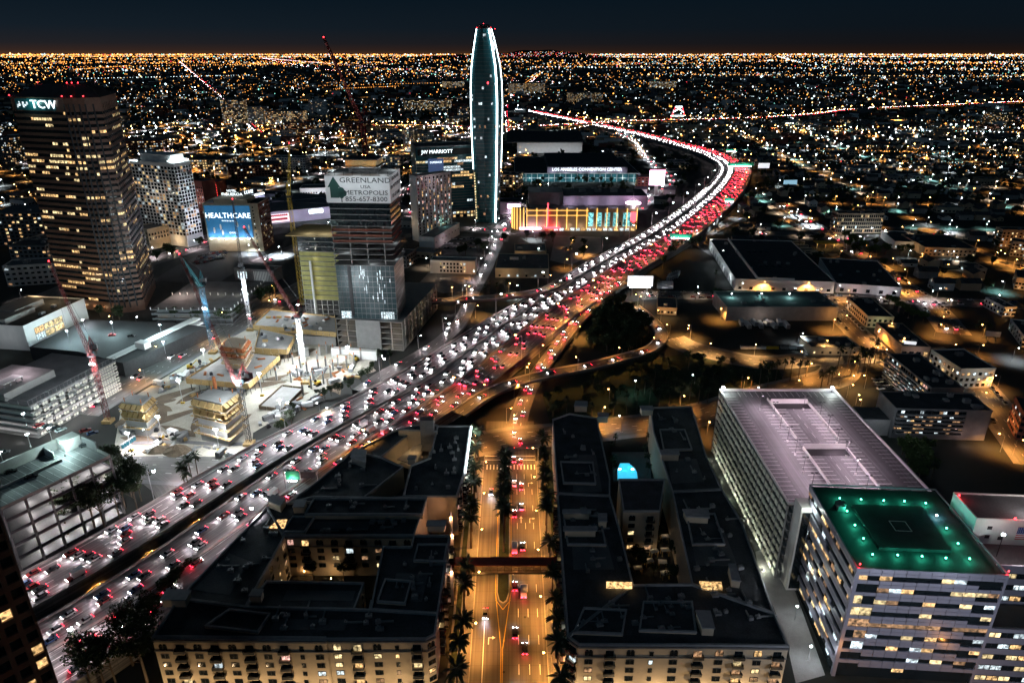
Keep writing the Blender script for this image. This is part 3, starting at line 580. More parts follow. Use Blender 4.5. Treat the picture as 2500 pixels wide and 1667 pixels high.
# warm wall washers at the foot of the facades and along the street
wash = []
for x in np.linspace(380, 1060, 9): wash.append((G((x, 1668), 0), 1150))
for x in np.linspace(1400, 1900, 6): wash.append((G((x, 1672), 0), 1500))
for i, (p, pw) in enumerate(wash):
    t = thing('wall_washer', 'warm floodlight on the ground at the foot of the cream facade', 'floodlight', (p.x, p.y - 6.5, 0), 0, 'floodlights below the cream facades'); part('housing', MB().box(-.25, .25, -.15, .15, 0, .35), 'frame_dark', t); lamp(t, (0, 0, .7), pw, SOD if x < 1200 else WARM, .15)

# ---- pavements, kerbs, median and markings of the palm street
for nm, x0, x1, y0, y1 in (('pavement', -20.5, -13.6, 90, 283), ('pavement', 11.6, 20.5, 90, 283)):
    o = struct(nm, MB().box(x0, x1, y0, y1, 0, .16), 'concrete_dark'); part('kerb', MB().box(*((x1, x1 + .3) if x0 < 0 else (x0 - .3, x0)), y0, y1, 0, .2), 'concrete', o)
    part('planting_strip', MB().box(x0 + .8 if x0 < 0 else x0 + 4.5, x1 - 4.2 if x0 < 0 else x1 - .8, y0, y1, .16, .24), 'grass', o)
md = struct('median', MB().prism([(-5.2, 196), (-4.4, 192), (-3.2, 191), (-2.1, 192), (-1.2, 196), (-1.2, 262), (-3.2, 268), (-5.2, 262)], 0, .2), 'grass')
part('kerb', MB().prism([(-5.6, 196), (-4.6, 191.4), (-3.2, 190.3), (-1.9, 191.4), (-.8, 196), (-.8, 262), (-3.2, 269), (-5.6, 262)], 0, .17), 'concrete', md)
pm = MB(); zz = .062
for x, y0, y1 in ((-9.4, 100, 182),): pm.box(x - .12, x + .12, y0, y1, zz, zz + .004)
for x in (2.2, 5.6, 8.9):
    for y in range(100, 280, 12): pm.box(x - .08, x + .08, y, y + 4, zz, zz + .004)
for y in (284, 287.5): pm.box(-13, 11, y, y + .4, zz, zz + .004)
for x in np.arange(-12, 11, 1.6): pm.box(x, x + .5, 276, 280, zz, zz + .004)
def arrow(m, x, y, s=1.0, turn=0):
    m.box(x - .15 * s, x + .15 * s, y, y + 3 * s, zz, zz + .004)
    if turn == 0: m.prism([(x - .7 * s, y + 3 * s), (x + .7 * s, y + 3 * s), (x, y + 4.6 * s)], zz, zz + .004)
    else:
        m.box(*sorted((x, x + turn * 1.2 * s)), y + 2.7 * s, y + 3 * s, zz + .004, zz + .006); m.prism([(x + turn * 1.2 * s, y + 2.2 * s), (x + turn * 1.2 * s, y + 3.6 * s), (x + turn * 2.3 * s, y + 2.9 * s)], zz, zz + .004)
for x, y, tr in ((-7.8, 172, 1), (3.8, 236, 0), (7.4, 236, 1), (.4, 205, 0), (7.4, 207, 1), (3.8, 262, 0), (.4, 262, 0), (7.4, 262, 1)): arrow(pm, x, y, 1, tr)
part('road_markings', pm, 'white_paint', st, kind='stuff')
ym = MB()
for a, b in (((-6.0, 262), (-6.0, 196)), ((-6.0, 196), (-3.6, 170)), ((-3.6, 170), (-3.6, 100)), ((-.4, 262), (-.4, 196)), ((-.4, 196), (-3.1, 170)), ((-3.1, 170), (-3.1, 100)), ((-5.8, 192), (-3.2, 187.5)), ((-3.2, 187.5), (-.6, 192))):
    dashes([Vector((a[0], a[1], 0)), Vector((b[0], b[1], 0))], 0.0, .066, .22, 3, 0, ym)
part('centre_line', ym, 'yellow_paint', st, kind='stuff')
# manhole covers
for x, y in ((3.2, 172), (-2.6, 161), (4.5, 184)): part('manhole_cover', MB().tube((x, y, .055), (x, y, .07), .45, n=14), 'frame_dark', st)

# ---- sky bridge
ba, bb = G(q('D2', 1700, 600), 10), G(q('D3', 580, 600), 10)
br = thing('skybridge', 'covered red-roofed pedestrian bridge spanning the palm street', 'bridge', (ba.x, ba.y, 6), math.atan2(bb.y - ba.y, bb.x - ba.x)); bl = (bb - ba).length
mat('bridge_roof', (.12, .02, .02), .7, .3, .8)
part('deck', MB().box(-1.5, bl + 1.5, -.2, 3.6, 0, .6), 'steel_black', br); part('roof', MB().box(-1.5, bl + 1.5, -.5, 3.9, 3.9, 4.3), 'bridge_roof', br)
part('wall', MB().box(0, bl, 3.2, 3.4, .6, 3.9), 'lit_flat_warm' if 0 else 'tan', br)
k = 0; x = .2
while x < bl - 1:
    part('post', MB().box(x, x + .14, 0, .14, .6, 3.9), 'steel_black', br)
    m = MB(); m.tube((x + .14, .07, .7), (x + 2.5, .07, 3.8), .05) if k % 2 == 0 else m.tube((x + .14, .07, 3.8), (x + 2.5, .07, .7), .05); part('brace', m, 'steel_black', br); x += 2.6; k += 1
part('rail', MB().box(0, bl, 0, .12, 1.6, 1.72), 'steel_black', br)
for k in range(6): lamp(br, (bl * (k + .5) / 6, 2.4, 3.4), 800, SOD, .12)
# corner stair turrets with glowing lanterns at the bridge ends
for i, (t_, x, y) in enumerate((('D2', 1680, 200), ('D2', 1690, 345), ('D2', 1685, 645), ('D3', 590, 295), ('D3', 585, 485))):
    p = G(q(t_, x, y), 15); o = thing('lantern_turret', 'slim facade turret with a glowing pinkish lantern above the palm street', 'turret', (p.x, p.y, 0), 0, 'lantern turrets along the palm street'); part('shaft', MB().box(-.6, .6, -.6, .6, 0, 14), 'cream', o); part('lantern', MB().tube((0, 0, 14.0), (0, 0, 15), .35, .35, 8), 'lamp_sodium', o); part('spire', MB().tube((0, 0, 15), (0, 0, 17.5), .6, .03, 6), 'concrete_dark', o); lamp(o, (0, -1.2, 14.6), 700, (1, .55, .38), .2)
# ================================================================== office building with green-lit roof, and the car park behind it
of = Fr(q('D4', 985, 630), q('D4', 2222, 690), q('C4', 600, 1285), 42.0); w, d, h = of.w, of.d, 42.0
t = of.T('office_building', 'grey panelled office block with green-lit flat roof and red corner beacons', 'office building')
part('glass_core', MB().box(.3, w - .3, .3, d - .3, 0, h - .8), 'glass_dark', t)
NF, NC, NS = 9, 12, 16; fh = (h - 2.2) / NF; cw = w / NC; sw = d / NS
pan = {}
def panel_mesh(a, b):
    k = (round(a, 2), round(b, 2))
    if k not in pan: pan[k] = MB().box(.07, a - .07, -.18, .25, .05, b - .05).mesh('cladding_panel', [MAT['panel_grey']])
    return pan[k]
pane = {}
def pane_mesh(a, b, g):
    k = (round(a, 2), round(b, 2), g)
    if k not in pane: pane[k] = MB().box(.04, a - .04, .12, .28, .02, b - .02).mesh('window_pane', [MAT[g]])
    return pane[k]
side = MB()
for f in range(NF + 1):
    zt = h - f * fh if f else h; z1 = h if f == 0 else h - 2.2 - (f - 1) * fh - 1.65
    hh = 2.2 if f == 0 else fh - 1.65; z1 = h if f == 0 else h - 2.2 - (f - 1) * fh - 1.65; z0 = z1 - hh
    if f == NF: continue
    for c in range(NC):
        tall = 1 if (c < 2 or c > NC - 3) and f > 0 else 0
        for k in range(2):
            if tall and k == (0 if c < 2 else 1): continue
            link('cladding_panel', panel_mesh(cw, hh / 2), t, (c * cw, 0, z0 + k * hh / 2))
    for c in range(NS):
        for k in range(2):
            if f and random.random() < .06: continue
            side.box(-.18, .25, c * sw + .03, (c + 1) * sw - .03, z0 + k * hh / 2 + .03, z0 + (k + 1) * hh / 2 - .03)
    zw = z0 - 1.65
    p_l = (.5, .85, .8, .75, .55, .7, .6, .3, .2)[f]
    for c in range(NC):
        g = litpick(p_l * .72, ('lit_yellow', 'lit_yellow', 'lit_cool', 'lit_warm', 'lit_dim'))
        if f == 4 and random.random() < .8: g = 'lit_dim'
        tall = (c < 2 or c > NC - 3) and f > 0
        link('window_pane', pane_mesh(cw, 1.65 + (hh / 2 if tall and c < 2 else 0), g), t, (c * cw, 0, zw))
    for c in range(NS):
        if random.random() < .34: link('window_pane', pane_mesh(sw, 1.65, random.choice(('lit_yellow', 'lit_warm', 'lit_cool', 'lit_dim'))), t, (0, (c + 1) * sw, zw), -PI / 2)
part('side_cladding', side, 'panel_grey', t, kind='stuff')
part('corner_pier', MB().box(-.2, .9, -.2, .9, 0, h), 'panel_grey', t); part('corner_pier', MB().box(w - .6, w + .2, -.2, .6, 0, h), 'panel_grey', t)
mat('green_roof', (.035, .05, .05), .7, .35, .25, bump=.15)
part('roof', MB().box(.25, w - .25, .25, d - .25, h - 1.0, h - .6), 'green_roof', t)
m = MB(); m.box(-.2, w + .2, -.2, .25, h, h + .35); m.box(-.2, w + .2, d - .25, d + .2, h, h + .35); m.box(-.2, .25, .25, d - .25, h, h + .35); m.box(w - .25, w + .2, .25, d - .25, h, h + .35); part('parapet', m, 'panel_grey', t)
P = [of.loc(p, h) for p in qs('D4', 1160, 465, 1755, 490, 1510, 130, 935, 112)]
part('landing_pad', MB().prism([(p[0], p[1]) for p in P], h - .6, h + .5), 'roof_dark', t)
for a_ in range(4): part('pad_marking', MB().box(-2.6, 2.6, 2.3, 2.6, 0, .012), 'white_paint', t, (sum(p[0] for p in P) / 4, sum(p[1] for p in P) / 4, h + .504), a_ * PI / 2)
for i, (x, y) in enumerate([(840, 50), (1015, 60), (1200, 70), (1370, 75), (1545, 90), (1110, 510), (1315, 515), (1515, 525), (1710, 540), (1905, 545), (900, 155), (965, 270), (1035, 380), (1635, 190), (1715, 295), (1810, 420)]):
    p = of.P(*of.loc(q('D4', x, y), h + .3)[:2], h - .6); o = thing('roof_lamp', 'small green lamp glowing on the office roof' if i != 13 else 'small blue-white lamp glowing on the office roof', 'lamp', p, 0, 'green lamps around the office roof' if i != 13 else None)
    part('stem', MB().tube((0, 0, 0), (0, 0, .7), .08), 'frame_dark', o); part('lens', MB().tube((0, 0, .7), (0, 0, 1.0), .28, .2, 8), 'lamp_green' if i != 13 else 'lamp_white', o); lamp(o, (0, 0, 1.5), 380, (.05, 1, .58) if i != 13 else (.2, .8, 1), .1)
for x, y in ((1005, 600), (2222, 660)):
    p = of.P(*of.loc(q('D4', x, y), h + .5)[:2], h + .35); o = thing('aviation_beacon', 'red beacon on a corner of the grey office roof', 'beacon', p, 0, 'beacons on the office corners'); part('stem', MB().tube((0, 0, 0), (0, 0, .4), .08), 'frame_dark', o); part('lens', MB().tube((0, 0, .4), (0, 0, .8), .22, .16, 8), 'lamp_red', o); lamp(o, (0, 0, 1.2), 150, RED, .1)
rooftop(t, w * .3, d * .3, h - .6, 2, 1, d * .6)
[lamp(t, (w * x_, -34, 26), 9000, (.80, .86, 1), 2.0) for x_ in (0, .5, 1)]; lamp(t, (-16, d * .4, 20), 1500, (.85, .9, 1), 1.0); lamp(t, (w * .9, -12, 6), 1200, SOD, .6); lamp(t, (w * .1, -9, 5), 900, SOD, .6)
# annex to its right
an = thing('office_annex', 'lower grey office annex with ribbon windows beside the green-lit roof', 'office building', of.P(w + .5, 11, 0), of.rz)
shell(an, 42, 26, 36, 'panel_grey', 'roof_mid', .9)
windows(an, 42, 26, 'F', 2.0, 8, 4.3, 12, 3.2, 1.7, .6, ('lit_yellow', 'lit_warm', 'lit_cool'))
part('low_wing', MB().box(0, 42, -10.6, -.2, 0, 22), 'panel_grey', an); part('low_roof', MB().box(.4, 41, -10.2, -.5, 22, 22.3), 'roof_dark', an)
windows(an, 42, 10, 'F', 1.6, 5, 4.3, 12, 3.2, 1.7, .6, ('lit_yellow', 'lit_warm', 'lit_cool'), oy=-10.6)
pl = thing('plant_house', 'white rooftop plant house with a painted flag and grilles', 'plant house', of.P(w + 2, 22, 36.1), of.rz)
shell(pl, 40, 14, 9, 'white_wall', 'roof_mid', .6)
fl = thing('flag', 'striped red and white flag with a starred blue corner on the white plant house', 'flag', of.P(w + 15, 21.8, 38.5), of.rz)
mat('flag_red', (.55, .05, .07), .8, .1); mat('flag_blue', (.05, .07, .25), .8, .1)
for k in range(13): part('stripe', MB().box(0, 9, -.1, 0, k * .36, k * .36 + .36), 'flag_red' if k % 2 == 0 else 'white_paint', fl)
cn = part('canton', MB().box(0, 3.7, -.14, -.105, 6 * .36, 13 * .36), 'flag_blue', fl)
m = MB()
for r in range(5):
    for c in range(6): m.tube((.35 + c * .6, -.15, 2.45 + r * .5), (.35 + c * .6, -.14, 2.45 + r * .5), .11, n=5)
part('star', m, 'white_paint', cn)
for x, z in ((4, 5.6), (4, 2.2), (8, 1.8)): part('grille', MB().box(x, x + 1.4, -.12, -.02, z, z + 1.2), 'frame_dark', pl)
for x, y, z, pw, c in ((20, 3, 12, 2600, (1, .82, .8)), (31, 4, 12, 2600, (1, .82, .8)), (5, -6, 8, 500, (1, .7, .7))): 
    o = thing('roof_floodlight', 'dazzling white floodlight mast above the white plant house' if y > 0 else 'small floodlight washing the annex roof below the flag', 'floodlight', of.P(w + 2 + x, 22 + y, 36.1), of.rz, 'mast floodlights on the plant house' if y > 0 else None); part('mast', MB().tube((0, 0, 0 if y < 0 else 9), (0, 0, z), .1), 'frame_dark', o); part('lens', MB().tube((0, 0, z), (0, 0, z + .5), .45, .45, 8), 'lamp_white', o); lamp(o, (0, -.5, z + 1), pw, c, .3)
for x in (-3, 8):
    o = thing('aviation_beacon', 'red beacon on the rim of the white plant house', 'beacon', of.P(w + 5 + x, 21.5 if x > 0 else 33, 45.9), of.rz, 'beacons on the plant house'); part('stem', MB().tube((0, 0, 0), (0, 0, .4), .08), 'frame_dark', o); part('lens', MB().tube((0, 0, .4), (0, 0, .9), .35, .2, 8), 'lamp_red', o); lamp(o, (0, -.4, 1.3), 200, RED, .1)

# ---- service alley between the apartment block and the office
al = [G(p, .05) for p in qs('D4', 480, 1567, 720, 1500, 440, 720, 520, 420, 330, 430, 150, 490, 180, 700, 300, 950, 420, 1300)]
mm = MB(); mm.prism([(p.x, p.y) for p in al], 0, .05); struct('service_alley', mm, 'concrete')
for x, y, pw in ((320, 480, 700), (420, 760, 500), (470, 1050, 450), (580, 1380, 900)):
    p = G(q('D4', x, y), 0); o = thing('alley_lamp', 'white wall lamp lighting the pale service alley', 'lamp', (p.x, p.y, 0), 0, 'lamps in the service alley'); part('post', MB().tube((0, 0, 0), (0, 0, 6), .08), 'metal_grey', o); part('lens', MB().box(-.3, .3, -.2, .2, 6, 6.15), 'lamp_white', o); lamp(o, (0, -.3, 5.7), pw, (.85, .95, 1), .2)

# ---- car park with pink-lit roof deck
GH = 33.0
FLp, FRp, NLp = G(q('C3', 1870, 518), GH), G(q('C4', 795, 520), GH), G(q('C3', 2230, 1445), GH)
u = (FRp - FLp).normalized(); n = Vector((-u.y, u.x, 0)); gd = (FLp - NLp).dot(n); gw = (FRp - FLp).length
gf = Fr(Vector((FLp.x, FLp.y, GH)) - n * gd, FRp - n * gd, gd, GH)
t = gf.T('parking_garage', 'multi-storey car park with brightly lit pinkish roof deck and louvred side', 'parking garage')
LV = 9; fh = GH / LV
part('core', MB().box(2.5, gw - .5, .5, gd - .5, 0, GH - .4), 'concrete_dark', t)
for k in range(1, LV + 1): part('floor_slab', MB().box(1.2, gw, 0, gd, k * fh - .5, k * fh) if k < LV else MB().box(0, gw, 0, gd, GH - .5, GH - .02), 'concrete', t)
mat('louvre', (.70, .68, .58), .6, .1, .5); sm = MB().box(.55, gd / 24 - .55, -.35, .1, .15, 2.2).mesh('louvre_panel', [MAT['louvre']])
for k in range(LV):
    for c in range(24):
        link('louvre_panel', sm, t, (0, (c + 1) * gd / 24, k * fh + .55), -PI / 2)
for c in range(25): part('column', MB().box(-.3, .3, c * gd / 24 - .12, c * gd / 24 + .12, 0, GH - .6), 'concrete', t) if c % 2 == 0 else None
m = MB(); m.uv = []
m.quad((0.3, .3, GH + .0), (gw - .3, .3, GH), (gw - .3, gd - .3, GH), (.3, gd - .3, GH)); m.uv += [(0, 0), (gw, 0), (gw, gd), (0, gd)]
dk = part('roof_deck', m, 'deck_paving', t)
m = MB(); m.box(-.2, gw + .2, gd - .3, gd + .2, GH, GH + 1.2); m.box(-.2, .3, .3, gd - .3, GH, GH + 1.0); m.box(gw - .3, gw + .2, .3, gd - .3, GH, GH + 1.0); m.box(-.2, gw + .2, -.2, .3, GH, GH + 1.0); part('parapet', m, 'white_wall', t)
m = MB(); z = GH + .005
for y in np.arange(3, gd - 6, 2.75):
    m.box(1.0, 6.0, y, y + .24, z, z + .004); m.box(gw - 6.0, gw - 1, y, y + .24, z, z + .004)
for xc in (gw * .36, gw * .68):
    for y in np.arange(10, gd - 14, 2.75): m.box(xc - 5.4, xc - .4, y, y + .24, z, z + .004); m.box(xc + .4, xc + 5.4, y, y + .24, z, z + .004)
for x in np.arange(8, gw - 6, 2.75): m.box(x, x + .24, gd - 6, gd - 1, z, z + .004)
for y in np.arange(6, gd - 10, 8): m.box(gw * .52 - .08, gw * .52 + .08, y, y + 4, z, z + .004)
part('bay_lines', m, 'white_paint', dk, kind='stuff')
for xc in (gw * .36, gw * .68):
    for a, b in ((.10, .42), (.5, .9)): part('ramp_wall', MB().box(xc - .25, xc + .25, gd * a, gd * b, GH, GH + 1.1), 'white_wall', t)
for yy in (.42, .86): part('ramp_wall', MB().box(gw * .36 + .25, gw * .68 - .25, gd * yy, gd * yy + .4, GH, GH + 2.2), 'white_wall', t)
for yy in (.36, .80): part('ramp_mouth', MB().box(gw * .37, gw * .67, gd * yy, gd * (yy + .055), GH + .012, GH + .03), 'frame_dark', t)
for xc in (gw * .36, gw * .68):
    for k in range(4): part('wheel_kerb', MB().box(xc - 6, xc + 6, gd * (.14 + .25 * k), gd * (.14 + .25 * k) + .3, GH, GH + .25), 'white_wall', t) if k in (0, 2) else None
DL = [(315, 610), (370, 705), (430, 812), (495, 918), (560, 1058), (632, 1190), (698, 612), (765, 718), (838, 828), (918, 934), (997, 1074), (1083, 1212), (560, 560), (205, 560)]
dl0 = None
for i, (x, y) in enumerate(DL):
    p = G(q('C4', x, y), GH + 7); lx = (p - gf.A).dot(gf.u); ly = (p - gf.A).dot(gf.n)
    if not (1 < lx < gw - 1 and 1 < ly < gd - 1): continue
    if dl0 is None:
        dl0 = o = thing('deck_lamp', 'black twin-headed lamp post on the pinkish car park roof', 'lamp post', gf.P(lx, ly, GH), gf.rz, 'lamp posts on the car park roof'); part('post', MB().tube((0, 0, 0), (0, 0, 7), .09), 'frame_dark', o); part('base', MB().box(-.3, .3, -.3, .3, 0, .9), 'white_wall', o)
        for s_ in (-1, 1): hd = part('head', MB().box(s_ * .3, s_ * 1.2, -.3, .3, 6.95, 7.15) if s_ > 0 else MB().box(-1.2, -.3, -.3, .3, 6.95, 7.15), 'frame_dark', o); part('lens', MB().box(min(s_ * .4, s_ * 1.1), max(s_ * .4, s_ * 1.1), -.2, .2, 6.9, 6.945), 'lamp_white', hd)
        lamp(o, (0, 0, 6.6), 2100, (1, .70, .86), .3)
    else: copy_thing(dl0, gf.P(lx, ly, GH), gf.rz)
# stair tower at its near corner
stw = thing('stair_tower', 'white stair tower with lit landings at the corner of the louvred car park', 'stair tower', gf.P(2, -6.2, 0), gf.rz)
part('shaft', MB().box(0, 4.5, 0, 6, 0, GH + 3), 'white_wall', stw)
for k in range(1, 9): part('landing', MB().box(4.6, 13, 0, 6, k * fh - .3, k * fh), 'concrete', stw)
for k in range(1, 9): part('balustrade', MB().box(4.6, 13, -.15, 0, k * fh - .3, k * fh + 1.0), 'white_wall', stw)
part('glass_front', MB().box(.6, 3.9, -.15, -.05, 1, GH + 1), 'glass_dark', stw)
lamp(stw, (2, -2.5, GH + 4), 900, (.9, 1, .9), .3); lamp(stw, (8, -4, 8), 500, WHT, .3); lamp(stw, (8, -4, 20), 500, WHT, .3)
# floodlights at its far corners and along the louvred wall
for nm, lx, ly, z, pw in (('a', 1.0, gd - 1.5, GH + 2.5, 1800), ('b', gw - 2, gd - 1.5, GH + 2.5, 1800)):
    o = thing('corner_floodlight', 'bright white floodlight at a rear corner of the car park roof', 'floodlight', gf.P(lx, ly, GH), gf.rz, 'corner floodlights of the car park'); part('post', MB().tube((0, 0, 0), (0, 0, 2.5), .1), 'frame_dark', o); part('lens', MB().box(-.5, .5, -.5, .5, 2.5, 2.8), 'lamp_white', o); lamp(o, (0, -.4, 3.4), pw, (.9, 1, .92), .3)
for k in range(6):
    o = thing('wall_uplight', 'greenish white lamp on the ground below the louvred car park wall', 'floodlight', gf.P(-3.2, gd * (k + .3) / 6, 0), gf.rz, 'uplights below the louvred wall'); part('housing', MB().box(-.3, .3, -.3, .3, 0, .4), 'frame_dark', o); lamp(o, (0, 0, 1.2), 900, (.95, 1, .82), .2)
# ================================================================== downtown towers
def ringpoly(poly, e):
    n = len(poly); out_ = []
    for i in range(n):
        p0, p1, p2 = Vector(poly[i - 1]), Vector(poly[i]), Vector(poly[(i + 1) % n]); d1 = (p1 - p0).normalized(); d2 = (p2 - p1).normalized()
        n1 = Vector((d1.y, -d1.x)); n2 = Vector((d2.y, -d2.x)); b = (n1 + n2); b /= max(.3, b.dot(n1)) ; out_.append(tuple(p1 + b * e))
    return out_
def banded(t, poly, z0, nf, fh, bh, wall, glass='glass_dark', lit=None, pitch=2.4, kinds=('lit_yellow', 'lit_warm'), faces=None, e=.3, run=.75, name='spandrel', limit=290):
    """floors of recessed glass between proud wall bands; lit panes in short runs"""
    part('glazing', MB().prism(poly, z0, z0 + nf * fh), glass, t)
    big = ringpoly(poly, e); small = poly
    for f in range(nf): part(name, MB().prism(big, z0 + f * fh, z0 + f * fh + bh), wall, t)
    todo = []; n = len(poly)
    for f in range(nf):
        p = lit[f] if isinstance(lit, (list, tuple)) else (lit or 0)
        for i in (faces if faces is not None else range(n)):
            a, b = Vector((*poly[i], 0)), Vector((*poly[(i + 1) % n], 0)); d = b - a; Ln = d.length; d.normalize(); rz = math.atan2(d.y, d.x); k = max(1, int(Ln / pitch)); st = Ln / k; on = random.random() < p; mk = random.choice(kinds)
            for c in range(k):
                if random.random() > run: on = random.random() < p; mk = random.choice(kinds)
                if not on: continue
                pp = a + d * (st * c); hh = fh - bh; todo.append((st, hh, mk, (pp.x, pp.y, z0 + f * fh + bh), rz))
    random.shuffle(todo)
    for st, hh, mk, lo, rz in todo[:limit]: link('window', pane2(st, hh, mk), t, lo, rz)
    groups = {}
    for st, hh, mk, lo, rz in todo[limit:]: groups.setdefault(mk, []).append((st, hh, lo, rz))
    for mk, ls in groups.items():
        m = MB()
        for st, hh, lo, rz in ls:
            me = pane2(st, hh, mk); i = len(m.v); R = Matrix.Rotation(rz, 3, 'Z'); m.v += [tuple(R @ v.co + Vector(lo)) for v in me.vertices]; m.f += [tuple(j + i for j in p.vertices) for p in me.polygons]; m.m += [p.material_index for p in me.polygons]
        part('window_rows', m, [mk, 'frame_dark'], t, kind='stuff')
_p2 = {}
def pane2(w, h, g):
    k = (round(w, 2), round(h, 2), g)
    if k not in _p2: m = MB().box(.12, w - .12, -.08, .05, .1, h - .1, 0); m.box(-.1, .12, -.22, .0, 0, h, 1); _p2[k] = m.mesh('window', [g, 'frame_dark'])
    return _p2[k]

# ---- dark granite tower with lit rows
fr = Fr((160, 748), (325, 769), (385, 700), 0.0); w, d = fr.w, fr.d; Hh = 146
t = fr.T('office_tower', 'tall dark granite office tower with rows of yellow-lit windows and a glowing corner sign', 'skyscraper')
Rl = fr.loc((380, 702), 0.0); ch = w * .16; poly = [(0, 0), (w - 3 * ch * .6, 0), (w - 2 * ch * .6, ch * .15), (w - ch * .6, ch * .5), (w - .5, ch * 1.2), (Rl[0], Rl[1]), (0, Rl[1] * .9)]
NFt = 34; lits = [v_ * .62 for v_ in [.05, .1, .35, .45, .2, .6, .55, .1, .15, .7, .1, .05, .1, .55, .1, .8, .5, .1, .08, .75, .1, .05, .55, .6, .85, .75, .5, .2, .55, .1, .5, .25, .6, .12]]
banded(t, poly, 6, NFt, 4.05, 2.05, 'granite', lit=lits, faces=(0, 1, 2, 3, 4), pitch=2.3, run=.62, limit=298)
m = MB().prism(ringpoly(poly, .32), 0, 6); part('base_storey', m, 'granite', t)
zt = 6 + NFt * 4.05
part('crown_band', MB().prism(ringpoly(poly, .32), zt, zt + 9), 'granite', t)
rg = ringpoly(poly, .3); m = MB(); cx = sum(p[0] for p in poly) / 7; cy_ = sum(p[1] for p in poly) / 7; i = len(m.v)
top = [((p[0] - cx) * .55 + cx, (p[1] - cy_) * .45 + cy_) for p in rg]
m.v += [(p[0], p[1], zt + 9.01) for p in rg] + [(p[0], p[1], zt + 17) for p in top]
for k in range(7): m.f.append((k, (k + 1) % 7, 7 + (k + 1) % 7, 7 + k)); m.m.append(0)
m.f.append(tuple(range(7, 14))); m.m.append(0); part('roof', m, 'roof_dark', t)
for k in range(1, 10):
    p0, p1 = Vector((*poly[4], 0)), Vector((*poly[5], 0)); pp = p0.lerp(p1, k / 10); part('pier', MB().tube((pp.x, pp.y, 4), (pp.x, pp.y, zt + 5), .7, n=4), 'steel_black', t)
for i in (1, 2, 3):
    a, b = Vector((*poly[i], 0)), Vector((*poly[i + 1], 0))
    for k in (0.0, .5): pp = a.lerp(b, k); part('pier', MB().tube((pp.x, pp.y, 4), (pp.x, pp.y, zt + 5), .75, n=4), 'steel_black', t)
part('sign_panel', MB().box(w * .06, w * .60, -.75, -.35, zt + .6, zt + 8), 'glass_teal', t)
letters(t, 'TCW', 7.6, (w * .45, -1.1, zt + 4.3), 0, depth=.4, sx=1.25)
for k in range(6): part('sign_segment', MB().box(w * (.08 + .027 * k), w * (.10 + .027 * k), -.9, -.76, zt + 2.2 + (k % 3), zt + 4.4 + (k % 2) * 1.6), 'lit_cool', t)
lamp(t, (w * .3, -5, zt + 5), 900, TEAL, .5)
for k in range(3): lamp(t, (w * (.1 + .35 * k), -30, 18 + 6 * k), 2200, WARM, 1.5)  # fill lights added to lift the dark granite, side one below included
lamp(t, (w + 30, 20, 20), 7000, (1, .7, .6), 1.5)
for k in range(8): 
    pp = Vector((*rg[(k) % 4], 0)).lerp(Vector((*top[k % 4], 0)), 0 if k < 4 else .98); o = thing('aviation_beacon', 'red beacon on the roof of the granite tower', 'beacon', fr.P(pp.x, pp.y, zt + (9 if k < 4 else 17)), fr.rz, 'beacons on the granite tower'); part('stem', MB().tube((0, 0, 0), (0, 0, .8), .12), 'frame_dark', o); part('lens', MB().tube((0, 0, .8), (0, 0, 1.4), .42, .3, 8), 'lamp_red', o)
for k in range(14): lamp(t, (w * (k + .5) / 14, -1.6 if k < 11 else ch, 3.2), 240, WARM, .3) if k % 2 == 0 else None

# ---- curved glass tower with bright edge strips
RW = 33.0; rx, ry = -44.6, 790.0
t = thing('glass_tower', 'slender curved glass skyscraper with brilliant white edge light strips', 'skyscraper', (rx, ry, 0), math.radians(2)); t.scale = (.86, .9, 1)
prof_ = [(0, 3.2, 29.5), (25, 2.6, 30.2), (60, 1.4, 31.2), (100, .3, 32.4), (130, 0, 32.8), (150, .4, 32.4), (168, 2.0, 31.0), (182, 4.4, 28.4), (194, 6.8, 26.0), (204, 9.0, 23.6)]
def rsec(z):
    for (z0, a0, b0), (z1, a1, b1) in zip(prof_[:-1], prof_[1:]):
        if z <= z1: k = (z - z0) / (z1 - z0); return a0 + (a1 - a0) * k, b0 + (b1 - b0) * k
    return prof_[-1][1:]
def rpoly(z, e=0):
    a, b = rsec(z); dp = 15 + (b - a) * .1; return [(a, 4), (a + 5, .6), ((a + b) / 2, -1.2), (b - 5, -.6), (b, 0), (b + 7.0 * (b - a) / 33, 9), (b + 6.5 * (b - a) / 33, dp + 8), (a + 4, dp + 10), (a - 1, dp)]
m = MB(); zs = list(range(0, 205, 4)); n = 9
for z in zs: m.v += [(x, y, z) for x, y in rpoly(z)]
for j in range(len(zs) - 1):
    for k in range(n): m.f.append((j * n + k, j * n + (k + 1) % n, (j + 1) * n + (k + 1) % n, (j + 1) * n + k)); m.m.append(0)
m.f.append(tuple(range((len(zs) - 1) * n, len(zs) * n))); m.m.append(0)
part('glass_skin', m, 'glass_teal', t)
lf = MB()
for j, z in enumerate(zs[1:]): 
    P = rpoly(z); big = [(x * 1.0 + (x - 16) * .006, y - .1) for x, y in P]; lf.prism(big, z - .25, z)
part('floor_edges', lf, 'metal_grey', t, kind='stuff')
for z in zs[2:-1]:
    P = rpoly(z + 1)
    for i in range(0, 6):
        a, b = Vector((*P[i], 0)), Vector((*P[i + 1], 0)); d_ = b - a; Ln = d_.length; d_.normalize(); k = max(1, int(Ln / 2.2)); rz = math.atan2(d_.y, d_.x)
        for c in range(k):
            pr = .035 if z > 120 else .03 if z > 60 else .06
            if 100 < z < 106: pr = .2
            if random.random() < pr: pp = a + d_ * (Ln * c / k); link('window', pane2(Ln / k, 2.6, random.choice(('lit_cool', 'lit_cool', 'lit_dim', 'lit_warm' if z < 60 else 'lit_cool'))), t, (pp.x, pp.y - .15, z + .6), rz)
